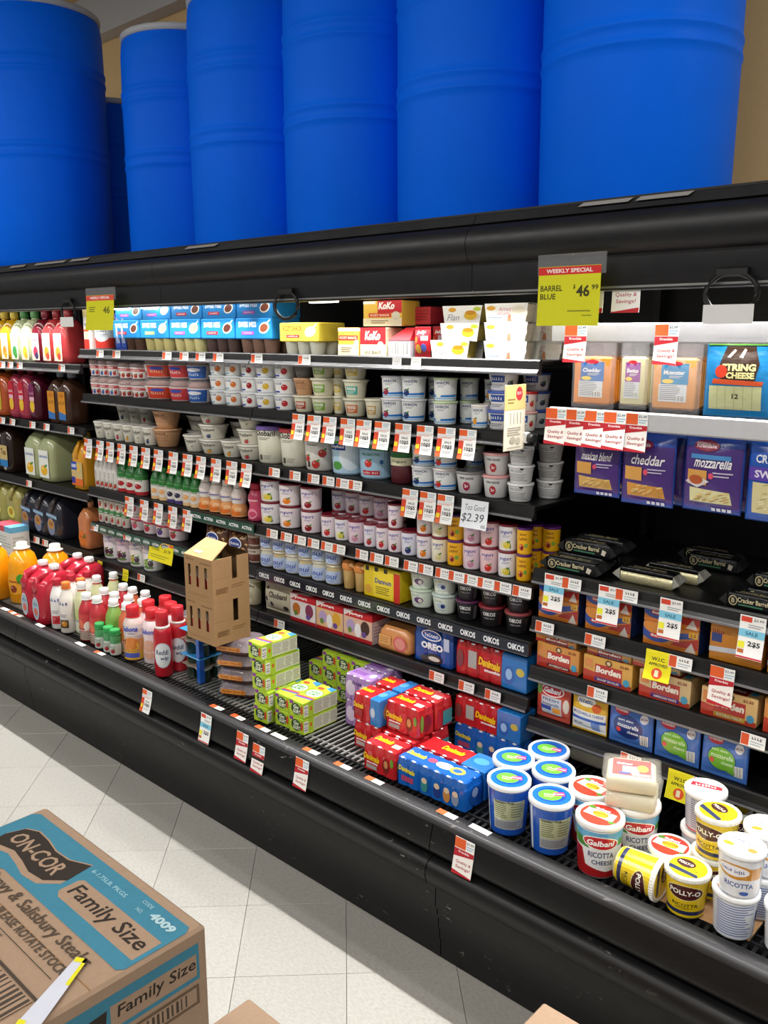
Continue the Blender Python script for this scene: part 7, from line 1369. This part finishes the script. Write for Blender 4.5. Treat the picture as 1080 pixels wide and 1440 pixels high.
def ontop(p, w, d):
    cx, cy = (BX0+BX1)/2, (BY0+BY1)/2
    X = lambda x: x-cx; Y = lambda y: y-cy
    def rp(pts, c): p.poly([(X(x), Y(y)) for x, y in pts], c)
    rp([(-1.215, .448), (-1.210, .440), (-.822, .440), (-.815, .448), (-.815, .532), (-.822, .541), (-1.205, .541), (-1.215, .532)], TEAL)
    rp([(-1.215, .440), (-1.215, .425), (-1.13, .425), (-1.11, .4405)], TEAL)
    rp([(-1.009, .496), (-1.003, .502), (-.822, .502), (-.822, .461), (-.998, .461), (-1.009, .468)], CB)
    # wavy badge built from convex slices
    top = [(-1.192, .480), (-1.182, .506), (-1.160, .516), (-1.128, .514), (-1.095, .508), (-1.062, .510), (-1.026, .525)]; bot = [(-1.190, .466), (-1.172, .462), (-1.140, .470), (-1.108, .466), (-1.078, .460), (-1.045, .464), (-1.020, .486)]
    def wave(tp, bt, c, e=0):
        p.l += 1
        for (a, b, q, s) in zip(tp, tp[1:], bt[1:], bt): p.it.append(([(X(s[0]), Y(s[1]-e)), (X(q[0]), Y(q[1]-e)), (X(b[0]), Y(b[1]+e)), (X(a[0]), Y(a[1]+e))], lin(c), p.l))
    wave(top, [(x, y-.007) for x, y in bot], CB, .0025); wave(top, bot, BRN)
    p.text('ON-COR', X(-1.110), Y(.489), .132, .026, CB, .02, .1)
    p.text('Family Size', X(-.914), Y(.481), .168, .030, BRN, .015, .1); p.text('6-1.75LB. PKGS.', X(-.972), Y(.521), .085, .007, '#8db8c4', .02); p.text('CODE', X(-.896), Y(.531), .022, .006, '#8db8c4', .02); p.text('NO.', X(-.894), Y(.517), .014, .006, '#8db8c4', .02); p.text('4009', X(-.852), Y(.523), .048, .013, '#a9c6cc', .05)
    p.text('Gravy & Salisbury Steaks', X(-.985), Y(.4215), .265, .024, '#51463c', .008, .05); p.text('PLEASE ROTATE STOCK', X(-.945), Y(.3975), .172, .013, '#51463c', .015, .0); p.rect(X(-1.20), Y(.3815), X(-.862), Y(.3828), '#51463c'); p.text('ROTATE STOCK', X(-1.03), Y(.372), .11, .013, '#51463c', .015)
    p.barcode(X(-1.06), Y(.300), X(-.845), Y(.352), 26, '#4a4038', CB); p.rect(X(-1.07), Y(.3535), X(-.835), Y(.3575), '#4a4038'); p.rect(X(-1.07), Y(.290), X(-.835), Y(.294), '#4a4038')
def onside(p, d, h):
    p.rect(-d/2+.01, h-.068, d/2-.012, h-.018, TEAL); p.rect(.02, h-.062, d/2-.016, h-.032, CB); p.text('Family Size', .083, h-.046, .108, .020, BRN, .015, .1); p.poly([(-.06, h-.066), (.012, h-.066), (.016, h-.034), (-.05, h-.040)], BRN); p.text('ON-COR', -.022, h-.054, .05, .012, CB, .02)
    p.rect(.02, h-.102, d/2-.014, h-.074, '#6a5644'); p.rect(.024, h-.098, d/2-.018, h-.078, CB); p.barcode(.03, h-.097, .125, h-.079, 14, '#4a4038', CB); p.text('Gravy & Salisbury Steaks', .01, h-.118, .2, .012, '#51463c', .01); p.rect(-d/2+.02, h-.15, d/2-.02, h-.148, '#51463c')
casebox('food_case', BX0, BY0, BX1, BY1, BZ1-.235, BZ1, 'printed brown cardboard food case with teal panel and torn sticker', ontop, onside, 'food cases')
r = bpy.data.objects['food_case']
# torn yellow-edged paper sticker across the top
cx, cy = (BX0+BX1)/2, (BY0+BY1)/2; pts = [(-.872, .419), (-.858, .426), (-.800, .335), (-.824, .322)]; m = MB(); m.add([(x-cx, y-cy, .2385) for x, y in pts], [(3, 2, 1, 0)], '#c9ccd8'); m.add([(x-cx, y-cy, .2388) for x, y in [(-.872, .419), (-.858, .426), (-.8545, .4205), (-.8675, .4125)]], [(3, 2, 1, 0)], '#dcd428'); m.add([(x-cx, y-cy, .2388) for x, y in [(-.862, .424), (-.858, .426), (-.835, .390), (-.840, .388)]], [(3, 2, 1, 0)], '#dcd428'); m.add([(x-cx, y-cy, .2388) for x, y in [(-.8385, .3755), (-.832, .379), (-.808, .342), (-.826, .331)]][:0] or [(x-cx, y-cy, .2388) for x, y in [(-.829, .330), (-.821, .334), (-.815, .326), (-.824, .322)]], [(3, 2, 1, 0)], '#dcd428'); obj('torn_sticker', m, 'paper', r)
for i in range(3): casebox('food_case', BX0+.01*(i-1), BY0-.004*i, BX1+.008*(i-1), BY1-.003*i, BZ1-.235-(i+1)*.2385, BZ1-.2375-i*.2385-.001, '%s brown food case below the printed one' % ['upper', 'middle', 'lower'][i], None, onside if i == 0 else None, 'food cases')
# flat cart bed under the stack
m = MB(); m.box(-.25, -.165, 0, .25, .165, .018, '#5a5a5c', .004); r = empty('flat_cart', (-1.02, .40, .0285)); tag(r, 'low flat cart carrying the stacked food cases', 'cart'); obj('bed', m, 'black_metal', r)
for sx in (-.2, .2):
    for sy in (-.13, .13): m = MB(); m.lathe([(.014, -.008), (.014, .008)], '#222222', 14); m.xf(Matrix.Translation((sx, sy, -.014)) @ Matrix.Rotation(PI/2, 4, 'Y')); obj('caster', m, 'plastic', r)
a = HIT(350, 1402, z=.5); casebox('shipping_box', a.x, a.y-.30, a.x+.42, a.y, .25, .5, 'plain brown shipping box top beside the printed case', group='plain shipping boxes'); casebox('shipping_box', a.x+.01, a.y-.30, a.x+.42, a.y-.005, 0, .249, 'plain brown box under the first shipping box', group='plain shipping boxes')
a = HIT(765, 1408, z=.5); casebox('shipping_box', a.x, a.y-.28, a.x+.40, a.y, .25, .5, 'plain brown shipping box at bottom right of the aisle', group='plain shipping boxes'); casebox('shipping_box', a.x+.005, a.y-.28, a.x+.40, a.y-.004, 0, .249, 'plain brown box under the right shipping box', group='plain shipping boxes')
